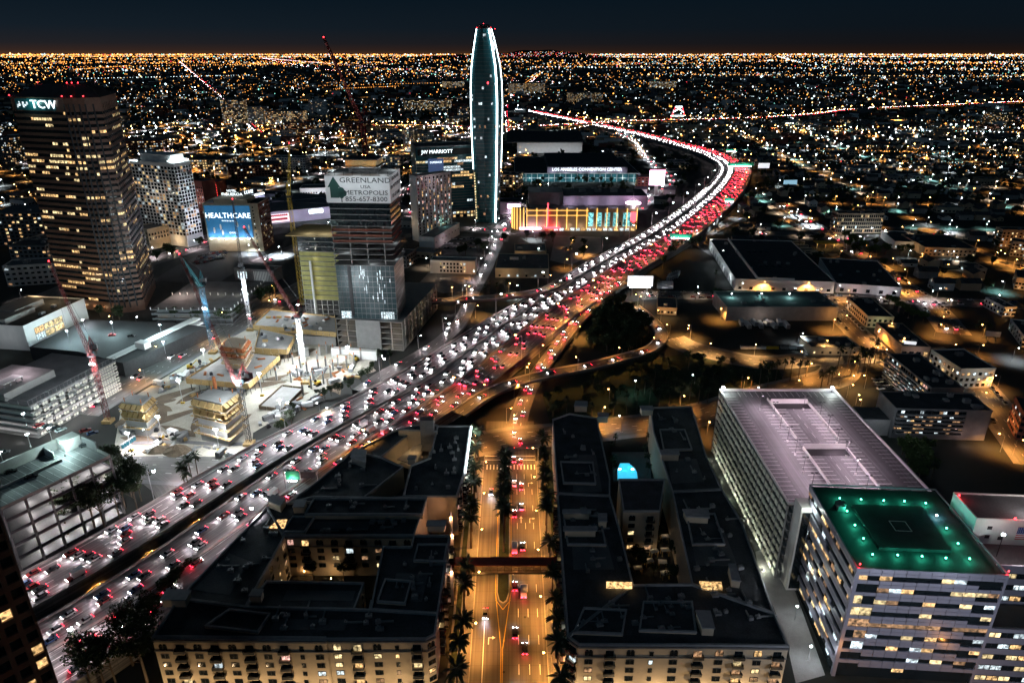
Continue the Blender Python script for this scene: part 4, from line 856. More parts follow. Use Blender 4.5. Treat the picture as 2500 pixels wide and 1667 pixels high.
def strip(idx, off, r, z0, z1, mm, nm='light_strip'):
    m = MB(); 
    for z in range(z0, z1, 4):
        p, p2 = rpoly(z)[idx], rpoly(min(204, z + 4))[idx]; m.tube((p[0] + off[0], p[1] + off[1], z), (p2[0] + off[0], p2[1] + off[1], min(204, z + 4)), r, n=6, cap=False)
    part(nm, m, mm, t)
strip(4, (.2, -.6), .95, 0, 204, 'neon_white'); strip(0, (-.3, -.2), .5, 60, 204, 'neon_white'); strip(5, (.4, 0), .30, 60, 204, 'neon_white')
m = MB()
for z in range(4, 58, 3): p = rpoly(z)[0]; m.box(p[0] + .4, p[0] + 1.8, p[1] - 2.2, p[1] - 1.6, z, z + 1.6)
part('stair_windows', m, 'lit_yellow', t, kind='stuff')
P = rpoly(204); part('crown', MB().prism([(p[0] * .8 + 3.5, p[1] * .8 + 2) for p in P], 204, 208), 'frame_dark', t)
part('crown_sign', MB().box(27.6, 31, 3, 8, 183, 192), 'lit_cool', t)
for x, y, z in ((9, 3, 204), (17, 9, 208), (26, 2, 204), (31, 8, 203)): o = thing('aviation_beacon', 'red beacon at the top of the curved glass tower', 'beacon', Vector((rx + x * .86, ry + y * .9, z)), 0, 'beacons on the curved glass tower'); part('stem', MB().tube((0, 0, -1), (0, 0, .8), .12), 'frame_dark', o); part('lens', MB().tube((0, 0, .8), (0, 0, 1.4), .42, .3, 8), 'lamp_red', o)
part('reflected_beacon', MB().box(21, 22.6, -1.6, -1.0, 150, 152), 'lamp_red', t)  # glowing box painted in as a beacon's reflection on the glass
# ---- hotel slab beside it
fr = Fr((1014, 361), (1158, 356), 40.0, hgt((1014, 361), (1046, 533))); w, h = fr.w, fr.h
t = fr.T('hotel_building', 'dark glass hotel slab with glowing rooftop name beside the curved tower', 'hotel'); shell(t, w, 40, h, 'glass_teal', 'roof_dark', 1.2, pm='metal_grey')
banded(t, [(0, -.1), (w, -.1), (w, .5), (0, .5)], 10, 18, (h - 22) / 18, .8, 'metal_grey', 'glass_teal', lit=.28, faces=(0,), pitch=3.4, kinds=('lit_cool', 'lit_warm', 'lit_yellow', 'lit_dim'), limit=150)
part('sign_band', MB().box(2, w - 2, -.5, -.1, h - 9, h - 2), 'frame_dark', t); letters(t, 'JW MARRIOTT', 5.6, (w * .36, -.9, h - 5.3), depth=.5)
bn = thing('banner', 'tall beer advertising banner with a bottle hung on the dark hotel slab', 'banner', fr.P(w * .20, -.6, 0), fr.rz)
mat('banner_blue', (.06, .10, .22), .7, .2, .2, em=(.10, .16, .34), es=.35); mat('bottle_brown', (.28, .10, .04), .5, .2, .3, em=(.25, .09, .04), es=.3)
part('sheet', MB().box(0, w * .26, -.5, -.1, h * .16, h * .84), 'banner_blue', bn); letters(bn, 'SUPERIOR', 3.2, (w * .13, -.8, h * .79), depth=.2)
bw = w * .085; m = MB(); pr_ = [(0, .8), (.5, .95), (.62, .6), (.7, .36), (1, .34)]; cxx = w * .13
for (z0, a0), (z1, a1) in zip(pr_[:-1], pr_[1:]): zz0, zz1 = h * (.2 + .45 * z0), h * (.2 + .45 * z1); m.quad((cxx - bw * a0, -.56, zz0), (cxx + bw * a0, -.56, zz0), (cxx + bw * a1, -.56, zz1), (cxx - bw * a1, -.56, zz1))
part('bottle_print', m, 'bottle_brown', bn)
part('podium', MB().box(-4, w + 2, -9, -.15, 0, 9), 'concrete_dark', t); windows(t, w, 40, 'F', 1.2, 2, 4, 16, 3, 2.4, .75, ('lit_warm', 'lit_cool', 'lit_yellow'), oy=-9)

# ---- tower under construction with the wrap-around sign
hb = hgt(q('B2', 1165, 100), q('B2', 1280, 1500)); fr = Fr(q('B2', 658, 97), q('B2', 1165, 102), q('B2', 1338, 42), hb); w, d = fr.w, fr.d
t = fr.T('construction_tower', 'tower under construction wrapped in a white sign above bare concrete floors', 'skyscraper')
hp = 20.0; poly = [(0, 0), (w, 0), (w, d), (0, d)]
zg = hp + 36; fh = 3.6
part('glass_lower', MB().box(.2, w - .2, .2, d - .2, hp, zg), 'glass_site', t); 
for k in range(int((zg - hp) / fh)):
    m = MB().box(0, w, 0, .15, hp + k * fh, hp + k * fh + .16); m.box(w - .15, w, .15, d, hp + k * fh, hp + k * fh + .16); part('mullion', m, 'metal_grey', t)
for k in range(14): part('mullion', MB().box(w * k / 13 - .05, w * k / 13 + .05, -.06, .12, hp, zg), 'metal_grey', t)
part('slot', MB().box(w * .2, w * .255, -.2, .19, hp + 2, zg), 'steel_black', t)
for k in range(26):
    x = w * random.uniform(.3, .98); z = hp + random.uniform(10, 30); part('lit_fin', MB().box(x, x + .5, -.16, .0, z, z + random.choice((2.2, 4.5, 6))), 'lit_cool', t) if k < 18 else None
for k in range(6): part('lobby_window', MB().box(w * (.03 + .03 * k), w * (.055 + .03 * k), -.25, .0, hp + .3, hp + 5), 'lit_cool', t); part('lobby_window', MB().box(w * (.72 + .04 * k), w * (.75 + .04 * k), -.25, 0, hp + .3, hp + 5), 'lit_cool', t)
zc = zg; nfl = int((hb - 13 - zg) / fh)
part('service_core', MB().box(w * .3, w * .75, d * .3, d * .75, zg, hb + 8), 'concrete_dark', t)
for k in range(nfl + 1):
    z = zc + k * fh; part('floor_slab', MB().box(-.5, w + .5, -.5, d + .5, z, z + .3), 'concrete', t)
    if k < nfl:
        if k > nfl * .35:
            m = MB(); mm_ = 'glass_dark' if k > nfl - 5 else 'tan'
            m.box(0, w, .3, .4, z + .3, z + fh - (.0 if k > nfl - 5 else 1.6)); m.box(w - .4, w - .3, .4, d, z + .3, z + fh - (0 if k > nfl - 5 else 1.6)); part('edge_screen', m, mm_ if k > nfl - 5 else 'netting_dark' if 'netting_dark' in MAT else 'brick_red', t)
        for c in range(8): part('column', MB().box(w * c / 7 - .35 if c else 0, w * c / 7 + .35, .6, 1.3, z + .3, z + fh), 'concrete', t) if k % 1 == 0 and c % 2 == 0 else None
        if k % 2 == 0: lamp(t, (w * (.2 if k % 4 else .62), 2.4, z + 2.6), 260, WHT, .2)
        if k % 3 == 0: lamp(t, (w - 2.2, d * .5, z + 2.6), 200, WHT, .2)
zs_ = zc + nfl * fh + .3
mat('wrap', (.62, .62, .62), .8, .12, .2, em=(.8, .85, .9), es=.10); mat('sign_dark', (.03, .035, .04), .7, 0); mat('sign_leaf', (.02, .07, .06), .7, 0)
part('sign_wrap', MB().box(-.9, w + .9, -.9, -.6, zs_, hb).box(w + .6, w + .9, -.6, d + .6, zs_, hb).box(-.9, -.6, -.6, d + .6, zs_, hb), 'wrap', t)
hs = hb - zs_
letters(t, 'GREENLAND', hs * .27, (w * .63, -1.0, hb - hs * .16), mats='sign_dark', depth=.12, sx=1.25); letters(t, 'USA', hs * .17, (w * .63, -1.0, hb - hs * .40), mats='sign_dark', depth=.12, sx=1.25); letters(t, 'METROPOLIS', hs * .24, (w * .63, -1.0, hb - hs * .62), mats='sign_dark', depth=.12, sx=1.2); letters(t, '855-657-8300', hs * .25, (w * .63, -1.0, hb - hs * .86), mats='sign_dark', depth=.12, sx=1.15)
for s_, zr in (('GREENLAND', .16), ('USA METROPOLIS', .45), ('855-657-8300', .8)): letters(t, s_, hs * .2, (w + 1.0, d * .5, hb - hs * zr), PI / 2, mats='sign_dark', depth=.12, sx=1.1)
lx = w * .16
part('emblem_house', MB().box(lx - 4.2, lx + 1.2, -1.0, -.92, zs_ + hs * .18, zs_ + hs * .6), 'sign_leaf', t)
m = MB(); m.tri((lx - 5.6, -1.02, zs_ + hs * .58), (lx + 2.4, -1.02, zs_ + hs * .58), (lx - 1.6, -1.02, zs_ + hs * .98)); part('emblem_roof', m, 'sign_leaf', t)
m = MB()
for a, b, r in ((2.6, .45, 2.2), (.9, .34, 1.7), (4.2, .34, 1.7), (2.6, .26, 1.6)): m.tube((lx + a, -1.06, zs_ + hs * b), (lx + a, -1.03, zs_ + hs * b), r, n=12)
m.box(lx + 2.3, lx + 2.9, -1.06, -1.03, zs_ + hs * .02, zs_ + hs * .3); part('emblem_tree', m, 'sign_leaf', t)
for k in range(5): lamp(t, (w * (.1 + .2 * k), -9, hb - hs * .2), 520, WHT, .4)
lamp(t, (w + 9, d * .5, hb - hs * .2), 420, WHT, .4)
# open top floor and climbing formwork
part('floor_slab', MB().box(-.5, w + .5, -.5, d + .5, hb - .3, hb), 'concrete', t)
for k in range(16): part('rebar_post', MB().tube((w * random.random(), d * random.random(), hb), (w * random.random(), d * random.random(), hb + .2), .1), 'steel_black', t) if 0 else part('rebar_post', MB().box(-.1, .1, -.1, .1, 0, 2.6), 'steel_black', t, (w * (k % 8) / 7, (0 if k < 8 else d), hb))
part('formwork', MB().box(w * .28, w * .78, d * .22, d * .78, hb + 4.5, hb + 8.4), 'timber', t); part('formwork_walkway', MB().box(w * .24, w * .82, d * .16, d * .84, hb + 4.1, hb + 4.5), 'metal_grey', t); part('formwork_roof', MB().box(w * .25, w * .81, d * .2, d * .8, hb + 8.4, hb + 9), 'steel_black', t); part('core_wall', MB().box(w * .34, w * .72, d * .3, d * .7, hb, hb + 4.1), 'concrete', t)
for x, y in ((.1, .2), (.5, -.02), (.9, .1), (.95, .8)): lamp(t, (w * x, d * y, hb + 3.4), 700, WHT, .2)
lamp(t, (w * .3, d * .1, hb + 6), 240, SOD, .2); lamp(t, (w * .7, d * .1, hb + 6.2), 240, WARM, .2)
# podium of open parking floors
pf = Fr(q('B2', 735, 1265), q('B2', 1280, 1300), q('B2', 1620, 985), hp); pw_, pd_ = pf.w, pf.d
t = pf.T('podium', 'grey concrete parking podium with open floors below the unfinished tower', 'podium')
for k in range(6): part('floor_slab', MB().box(0, pw_, 0, pd_, k * 3.9, k * 3.9 + .4), 'concrete', t)
part('blank_wall', MB().box(pw_ * .30, pw_ * .67, -.3, .5, 0, hp), 'concrete', t)
for c in range(7): part('column', MB().box(pw_ * c / 6 - .3 if c else 0, pw_ * c / 6 + .3 if c < 6 else pw_, .1, .8, 0, hp), 'concrete', t)
for c in range(1, 12): part('column', MB().box(pw_ - .8, pw_ - .1, pd_ * c / 11 - .6, pd_ * c / 11, 0, hp), 'concrete', t)
part('inner_wall', MB().box(2, pw_ - 9, 9, 9.4, 0, hp - .5), 'concrete_dark', t)
for k in range(5):
    for x in (.12, .85): lamp(t, (pw_ * x, 3.5, k * 3.9 + 2.8), 170, WARM, .2)
    for y in (.3, .6, .9): lamp(t, (pw_ - 4, pd_ * y, k * 3.9 + 2.8), 150, WARM, .2)
# ---- second tower in yellow netting
hn = 62.0; fr = Fr(q('B2', 420, 590), q('B2', 800, 600), 26.0, hn); w, d = fr.w, fr.d
t = fr.T('construction_tower', 'half-built hotel tower veiled in yellow-green netting behind the yellow crane', 'skyscraper')
for k in range(17):
    z = 4 + k * 3.6; part('floor_slab', MB().box(-1.2, w, -.6, d, z, z + .35), 'concrete', t)
    if k > 2 and k < 16: part('netting', MB().box(0, w, -.1, .0, z + .4, z + 3.4), 'netting' if k < 13 else 'glass_dark', t)
    if k % 2: lamp(t, (w * .35, -2.5, z + 2), 130, (1, .95, .7), .3)
for c in range(9): part('column', MB().box(w * c / 8 - .3, w * c / 8 + .3, .3, .9, 0, hn), 'concrete', t)
part('roof_deck', MB().box(-8, w, -1, d + 8, hn - .2, hn + .4), 'timber', t)
for x in (.2, .55, .85): lamp(t, (w * x, 5, hn + 5), 900, WHT, .3)
part('hoist_mast', MB().box(w * .22, w * .22 + 1.2, -2.4, -1.2, 0, hn * .72), 'steel_white', t)
# ---- slim pale hotel behind
hh_ = 78.0; fr = Fr(q('B2', 1338, 98), q('B2', 1392, 110), q('B2', 1462, 30), hgt(q('B2', 1392, 110), q('B2', 1420, 640))); w, d, h = fr.w, fr.d, fr.h
t = fr.T('hotel_tower', 'slim pale hotel tower with pinkish striped windows behind the unfinished tower', 'hotel'); shell(t, w, d, h, 'white_wall', 'roof_mid', 1.0)
windows(t, w, d, 'R', 3, int(h / 3.3) - 1, 3.3, 9, 1.2, 2.2, .4, ('lit_pink', 'lit_dim', 'lit_cool', 'lit_warm'), limit=120)
for k in range(10): part('fin', MB().box(w - .05, w + .4, d * k / 9 - .15 if k else 0, d * k / 9 + .15, 2, h), 'white_wall', t)
lamp(t, (w + 14, d * .4, 10), 1800, PINK, .5); lamp(t, (w + 10, d * .4, h - 6), 900, PINK, .5); lamp(t, (w * .4, -9, 20), 700, WARM, .5)
fr = Fr(q('B2', 1420, 600), q('B2', 1545, 610), q('B2', 1640, 480), 12); t = fr.T('banquet_hall', 'low pale hall with teal-lit roof beside the slim hotel', 'hall'); shell(t, fr.w, fr.d, 12, 'white_wall', 'roof_mid', .9); windows(t, fr.w, fr.d, 'R', 6.5, 1, 3, 8, 1.2, 1.2, .2); lamp(t, (fr.w * .5, fr.d * .7, 16), 500, TEAL, .4); lamp(t, (fr.w + 9, fr.d * .3, 6), 900, PINK, .4)
# ---- white gridded hotel
fr = Fr(q('A1', 1065, 1320), q('A1', 1420, 1350), q('A1', 1535, 1325), hgt(q('A1', 1410, 1350), q('B1', 1495, 690))); w, d, h = fr.w, fr.d, fr.h
t = fr.T('apartment_tower', 'white gridded apartment tower with many lit windows behind the granite tower', 'apartment tower'); shell(t, w, d, h, 'white_wall', 'roof_mid', 1.0)
rows = int((h - 12) / 3.4)
windows(t, w, d, 'F', 12, rows, 3.4, 13, w / 13 * .6, 2.2, .3, ('lit_yellow', 'lit_warm', 'lit_cool', 'lit_dim'), limit=190); windows(t, w, d, 'R', 12, rows, 3.4, 6, d / 6 * .62, 2.3, .25, ('lit_cool', 'lit_warm', 'lit_dim'), limit=60)
part('penthouse', MB().box(w * .2, w * .9, d * .15, d * .9, h + .1, h + 8), 'white_wall', t); part('crown_light', MB().box(w * .88, w + .3, -.2, d * .9, h + 2.4, h + 3.2), 'neon_white', t); part('crown_light', MB().box(.2, w * .18, -.3, .1, h + .4, h + 1.2), 'neon_white', t)
lamp(t, (w * .5, -16, 14), 2400, WARM, .8); lamp(t, (w + 15, d * .5, 25), 9000, (.8, .85, 1), .8); lamp(t, (w + 15, d * .3, 55), 6000, (.75, .82, 1), .8); lamp(t, (w * .5, -18, 50), 4500, (1, .9, .8), .8)
# ---- theatre-style low building before it
fr = Fr(q('B1', 1205, 545), q('B1', 1620, 455), 22.0, 20); t = fr.T('arcade_building', 'low cream arcaded building with wall posters at the foot of the white tower', 'building'); shell(t, fr.w, 22, 20, 'cream', 'roof_dark', 1)
windows(t, fr.w, 22, 'F', 10, 2, 4, 18, 1.3, 2.2, .15, style='plain'); windows(t, fr.w, 22, 'L', 4, 4, 3.8, 5, 1.3, 2, .1)
part('poster', MB().box(fr.w * .62, fr.w * .74, -.25, -.05, 7, 17), 'neon_pink', t, label='bright pink poster'); part('poster', MB().box(fr.w * .9, fr.w * .96, -.25, -.05, 4, 17), 'flag_red', t, label='red poster')
lamp(t, (fr.w * .3, -12, 7), 2600, WARM, .5); lamp(t, (fr.w * .75, -14, 7), 3000, PINK, .5)
# ---- brick hotel with the HEALTHCARE billboard
fr = Fr(q('B1', 1655, 330), q('B1', 2110, 332), q('B1', 2200, 283), hgt(q('B1', 1655, 330), q('B1', 1712, 715))); w, d, h = fr.w, fr.d, fr.h
t = fr.T('brick_hotel', 'brick hotel whose pale blank side carries a huge blue billboard', 'hotel'); shell(t, w, d, h, 'cream', 'roof_dark', .9); part('brick_face', MB().box(w + .02, w + .4, .3, d, 0, h), 'brick_red', t)
windows(t, w + .4, d, 'R', 3, int(h / 3.3) - 1, 3.3, 8, 1.2, 1.6, .2); windows(t, w, d, 'F', 3, int(h / 3.3) - 1, 3.3, 1, 1, 1.4, .1, x0=w * .86, x1=w * .94)
part('penthouse', MB().box(w * .2, w * .8, 2, d * .8, h, h + 4.5), 'cream', t)
bb_ = thing('billboard', 'huge blue billboard reading HEALTHCARE on the pale hotel side', 'billboard', fr.P(w * .03, -.5, 0), fr.rz); bw = w * .82
mat('billboard_blue', (.03, .14, .30), .6, .35, .12, em=(.03, .16, .34), es=.55)
part('sheet', MB().box(0, bw, -.25, 0, h * .30, h * .97), 'billboard_blue', bb_); letters(bb_, 'HEALTHCARE', h * .155, (bw * .5, -.45, h * .76), depth=.15); letters(bb_, "We're here to do it.", h * .035, (bw * .5, -.45, h * .655), depth=.1)
letters(bb_, 'CHOC', h * .05, (bw * .55, -.45, h * .40), depth=.1)
for k in range(7):
    x, z = [(.06, .7), (.3, .52), (.15, .45), (.33, .4), (.68, .58), (.85, .48), (.93, .52)][k]; m = MB(); s_ = h * .03; x *= bw; z *= h
    m.tube((x, -.4, z + s_ * 1.6), (x, -.3, z + s_ * 1.6), s_ * .5, n=8); m.box(x - s_ * .6, x + s_ * .6, -.4, -.3, z - s_ * .6, z + s_ * 1.1); m.box(x - s_ * .5, x - s_ * .1, -.4, -.3, z - s_ * 1.9, z - s_ * .6); m.box(x + s_ * .1, x + s_ * .5, -.4, -.3, z - s_ * 1.7, z - s_ * .6); part('figure_print', m, 'white_paint', bb_)
for k in range(6): part('lamp_arm', MB().tube((bw * (k + .5) / 6, -.2, h * .27), (bw * (k + .5) / 6, -3, h * .285), .12), 'frame_dark', bb_); part('lamp_head', MB().box(bw * (k + .5) / 6 - .8, bw * (k + .5) / 6 + .8, -3.4, -2.9, h * .285, h * .30), 'lamp_white', bb_); lamp(bb_, (bw * (k + .5) / 6, -3.2, h * .32), 900, WHT, .4)
lamp(t, (w * .4, -13, 9), 2600, WARM, .6)
sg = thing('roof_sign', 'white rooftop hotel letters on an open frame above the brick hotel', 'sign', fr.P(w * .45, d * .5, h + 4.5), fr.rz); part('frame', MB().box(-11, 11, .3, .5, 0, .4).box(-11, -10.6, .3, .5, 0, 7).box(10.6, 11, .3, .5, 0, 7).box(-11, 11, .3, .5, 3.6, 3.8), 'metal_grey', sg); letters(sg, 'HOTEL', 3.0, (0, 0, 5.4), depth=.2); letters(sg, 'FIGUEROA', 3.8, (0, 0, 2.0), depth=.2, sx=1.15)
# ---- dark tower at the very left, seen from close by
c40 = Vector((.64, .77, 0)); B_ = Vector((-103.5, 115.5, 0)); A_ = B_ - c40 * 34
fr = Fr(A_, B_, 30.0, 0.0); t = fr.T('office_tower', 'dark brick office tower with a few warm lit windows beside the freeway', 'skyscraper')
part('wall', MB().box(0, 34, .6, 30, 0, 105), 'granite', t)
for c in range(12): part('pier', MB().box(34 * c / 11 - .45 if c else 0, 34 * c / 11 + .45 if c < 11 else 34, 0, .6, 0, 105), 'granite', t)
for k in range(26): part('spandrel', MB().box(.0, 34, .1, .6, k * 4, k * 4 + 1.5), 'granite', t)
for k in range(26):
    for c in range(11):
        x = 34 * c / 11 + .5; g = litpick(.5 if (k in (14, 16, 13, 17) and c > 5) else .1, ('lit_warm', 'lit_dim', 'lit_warm')); link('window_pane', pane2(2.2, 2.5, g), t, (x, .58, k * 4 + 1.5))
# ================================================================== west-of-tower car parks, construction site, arena quarter
def slabs(t, w, d, h, n, mm='concrete', e=.0, th=.5, par=1.0, face='FR', pm=None):
    for k in range(n + 1):
        z = h * k / n; m = MB().box(-e, w + e, -e, d + e, z - th if k else 0, z if k else .2); part('floor_slab', m, mm, t)
        if k < n:
            if 'F' in face: part('parapet', MB().box(-e, w + e, -e - .2, -e, z, z + par), pm or mm, t)
            if 'R' in face: part('parapet', MB().box(w + e, w + e + .2, -e, d + e, z, z + par), pm or mm, t)
            if 'L' in face: part('parapet', MB().box(-e - .2, -e, -e, d + e, z, z + par), pm or mm, t)
# ---- teal-lit car park by the freeway
h3 = hgt(q('C1', 900, 1060), q('D1', 1010, 185)); fr = Fr((2, 1244), q('C1', 900, 1060), q('C1', 940, 785), h3); w, d = fr.w, fr.d
t = fr.T('parking_garage', 'open-decked car park with teal-lit roof and stacked bright floors behind the gum trees', 'parking garage')
w0 = 0
slabs(t, w, d, h3, 5, 'concrete_dark', par=1.0, pm='mortar_dark')
for c_ in range(6): part('column', MB().box(w * c_ / 5 - .4, w * c_ / 5 + .4, -.3, .3, 0, h3), 'concrete_dark', t)
part('inner_core', MB().box(3, w - 3, 9, d - 1, 0, h3 - .6), 'white_wall', t)
m = MB(); m.uv = [(0, 0), (w, 0), (w, d), (0, d)]; m.quad((-.0, 0, h3 + .004), (w, 0, h3 + .004), (w, d, h3 + .004), (0, d, h3 + .004)); dk = part('roof_deck', m, 'deck_paving', t)
part('parapet', MB().box(0, w, -.25, 0, h3, h3 + 1.0), 'concrete', t); part('end_wall', MB().box(w, w + .5, d * .35, d, 0, h3 + 4.5), 'concrete_dark', t); part('back_wall', MB().box(w * .1, w + .5, d, d + .5, 0, h3 + 4.5), 'concrete', t); part('end_wall', MB().box(w, w + .4, 0, d * .35, h3, h3 + 1.2), 'concrete', t)
part('stair_house', MB().box(w * .12, w * .2, d - 9, d - 3, h3, h3 + 3.6), 'white_wall', t); part('stair_house', MB().box(w - 7, w - .2, d - 6, d - .2, h3, h3 + 5), 'white_wall', t); part('ramp_wall', MB().box(w * .15, w * .72, d * .55, d * .55 + .35, h3, h3 + 1.1), 'white_wall', t); part('ramp_wall', MB().box(w * .7, w * .7 + .35, d * .72, d, h3, h3 + 3.2), 'white_wall', t)
m = MB(); z = h3 + .008
for r_, (y0, y1) in enumerate(((2, 7), (d * .3, d * .3 + 5), (d * .3 + 5.4, d * .3 + 10.4), (d * .62, d * .62 + 5), (d - 6, d - 1))):
    for x in np.arange(3, w - 4, 2.75): m.box(x, x + .13, y0, y1, z, z + .004)
part('bay_lines', m, 'white_paint', dk, kind='stuff')
for x, y in ((415, 880), (520, 1000), (205, 760), (20, 1080), (240, 930)):
    p = G(q('C1', x, y), h3 + 3); lx, ly = (p - fr.A).dot(fr.u), (p - fr.A).dot(fr.n)
    o = thing('deck_lamp', 'slim lamp post on the teal-lit car park roof', 'lamp post', fr.P(lx, ly, h3), fr.rz, 'lamp posts on the teal-lit roof'); part('base', MB().tube((0, 0, 0), (0, 0, .8), .3, n=8), 'concrete', o); part('post', MB().tube((0, 0, .8), (0, 0, 6.4), .08), 'metal_grey', o); part('head', MB().box(-.6, .6, -.2, .2, 6.4, 6.55), 'lamp_white', o); lamp(o, (0, 0, 6.0), 8000, (.68, 1, .96), .3)
for k in range(5):
    for x in (.25, .45, .65, .82, .95): lamp(t, (w * x, 5.0, h3 * k / 5 + 2.4), 900, (1, .93, .90), .2)
G3 = (fr, h3)
# ---- louvred white car park behind it
h2 = hgt(q('C1', 940, 232), q('C1', 1003, 505)); fr = Fr(q('C1', 225, 600), q('C1', 940, 232), q('C1', 60, 330), h2); w, d = fr.w, fr.d
t = fr.T('parking_garage', 'white latticed car park with glazed roof railing beside the construction street', 'parking garage')
slabs(t, w, d, h2 - 3, 5, 'concrete', par=.2, face='FL'); part('inner_core', MB().box(2.2, w - .6, 2.2, d - .5, 0, h2 - 4), 'white_wall', t)
for c in range(11):
    for k in range(5):
        if c < 8: link('lattice_panel', win_mesh(w / 14 * .8, 1.7, 'louvre', 'plain'), t, (w * .03 + w * .72 / 8 * c, -.05, (h2 - 3) * k / 5 + .6))
for c in range(7):
    for k in range(10): link('lattice_panel', win_mesh(w * .028, .9, 'louvre', 'plain'), t, (w * .77 + w * .032 * c, -.05, (h2 - 3) * k / 10 + .4))
part('roof_deck', MB().box(0, w, 0, d, h2 - 2.99, h2 - 2.8), 'roof_mid', t)
for c in range(25): part('railing_post', MB().box(w * c / 24 - .06, w * c / 24 + .06, -.1, .05, h2 - 2.9, h2), 'metal_grey', t)
part('railing', MB().box(0, w, -.1, .05, h2 - .15, h2), 'metal_grey', t); part('railing', MB().box(-.1, .05, 0, d, h2 - .15, h2), 'metal_grey', t)
for c in range(8): part('railing_post', MB().box(-.1, .05, d * c / 7 - .06, d * c / 7 + .06, h2 - 2.9, h2), 'metal_grey', t)
part('upper_deck', MB().box(w * .02, w * .55, d * .35, d * .98, h2 - 2.8, h2 + 1.2), 'concrete', t); part('canopy', MB().box(w * .1, w * .3, d * .45, d * .6, h2 + 3.4, h2 + 3.7), 'white_wall', t)
for k in range(4): part('canopy_post', MB().box(w * (.11 + .06 * k), w * .115 + w * .06 * k, d * .46, d * .47, h2 + 1.2, h2 + 3.4), 'metal_grey', t)
for x, y in ((.2, .75), (.45, .7), (.35, .5)): lamp(t, (w * x, d * y, h2 + 6), 1100, PINK, .3)
for k in range(8): lamp(t, (w * (k + .5) / 8, -5.5, 3.0), 900, (1, .94, .96), .3)
for k in range(4): lamp(t, (-5, d * (k + .5) / 4, 3), 500, (1, .94, .96), .3)
# ---- pale office with the big window
hw = hgt(q('B1', 190, 1340), q('C1', 240, 190)); fr = Fr(q('B1', 190, 1340), q('B1', 690, 1112), q('B1', 40, 1270), hw); w = fr.w
t = fr.T('office_building', 'pale windowless office with one large lit window wall and dark roof', 'office building'); shell(t, w, 45, hw, 'white_wall', 'roof_dark', .9)
for r_ in range(2):
    for c in range(3): link('window', win_mesh(w * .14, hw * .24, ('lit_cool', 'lit_yellow', 'lit_yellow')[c] if not (r_ and c == 0) else 'lit_warm', 'pair'), t, (w * (.14 + .15 * c), 0, hw * (.25 + .28 * r_)))
for a, b in ((.05, .5), (.3, .75)): part('penthouse', MB().box(w * a, w * b, 14 + 20 * a, 36, hw + .1, hw + 3.5 + a * 3), 'concrete', t)
rooftop(t, w, 14, hw + .12, 3); lamp(t, (w * .5, -22, 12), 3200, (.86, .9, 1), 1); lamp(t, (-16, 14, 12), 1600, (.9, .95, 1), 1)
# ---- wide roof-top lot
lotp = qs('B1', 240, 1500, 700, 1275, 1400, 1300, 1690, 1335) + qs('C1', 1240, 195, 1005, 290, 640, 195)
zl = 9.0; P = [G(p, zl) for p in lotp]; c = sum(P, Vector()) / len(P); t = thing('parking_deck', 'wide nearly empty asphalt roof deck lit by a few teal lamps', 'parking deck', (c.x, c.y, 0)); part('deck', MB().prism([(p.x - c.x, p.y - c.y) for p in P], 0, zl), 'asphalt', t); lt = t; lo_ = c
for x, y in ((550, 1380), (915, 1310), (1310, 1330), (1340, 1470), (680, 1290)):
    p = G(q('B1', x, y), zl + 7); o = thing('deck_lamp', 'tall white lamp post on the wide empty roof deck', 'lamp post', (p.x, p.y, zl), 0, 'lamp posts on the wide roof deck'); part('post', MB().tube((0, 0, 0), (0, 0, 8), .1), 'metal_grey', o); part('head', MB().box(-.5, .5, -.25, .25, 8, 8.2), 'lamp_white', o); lamp(o, (0, -.3, 7.5), 14000, (.65, .95, 1), .3)
# stepped white ramps on its street side
ra, rb = G(q('C1', 1010, 380), 0), G(q('C1', 1710, 30), 0); fr = Fr(ra, rb, 6.0, 0.0); w = fr.w
t = fr.T('ramp_building', 'stepped white car ramps glowing beside the construction street', 'ramp')
for k in range(4): part('ramp_slab', MB().box(0, w, k * 1.6, k * 1.6 + 6, k * 2.8, k * 2.8 + 1.1), 'white_wall', t)
part('stair_shaft', MB().box(w * .24, w * .31, -1.5, 6, 0, 13), 'white_wall', t)
for k in range(9): lamp(t, (w * (k + .5) / 9, -4, 4.5), 1000, (.9, .93, 1), .3)
# ---- dark garage with rows of little lamps
fr = Fr(q('B1', 1235, 1195), q('B1', 1895, 1200), q('B1', 1560, 965), 11.0); w, d = fr.w, fr.d
t = fr.T('parking_garage', 'low dark car park dotted with white bollard posts beside the granite tower', 'parking garage'); slabs(t, w, d, 11, 3, 'concrete_dark', par=1.0); part('inner_core', MB().box(2, w - 2, 4, d - 1, 0, 10.5), 'concrete_dark', t); part('roof_deck', MB().box(0, w, 0, d, 11.004, 11.1), 'roof_mid', t)
for c in range(11): part('railing_post', MB().box(w * c / 10 - .25, w * c / 10 + .25, -.3, .2, 11, 12.8), 'white_wall', t); part('railing_post', MB().box(w - .3, w + .2, d * c / 10 - .25, d * c / 10 + .25, 11, 12.8), 'white_wall', t); part('railing_post', MB().box(w * c / 10 - .25, w * c / 10 + .25, d * .5 - .2, d * .5 + .2, 11, 12.8), 'white_wall', t)
for c in range(4): lamp(t, (w * (c + .5) / 4, d * .5, 15), 500, (1, .95, .8), .3); lamp(t, (w * (c + .5) / 4, 2, 5.5), 160, WARM, .2)
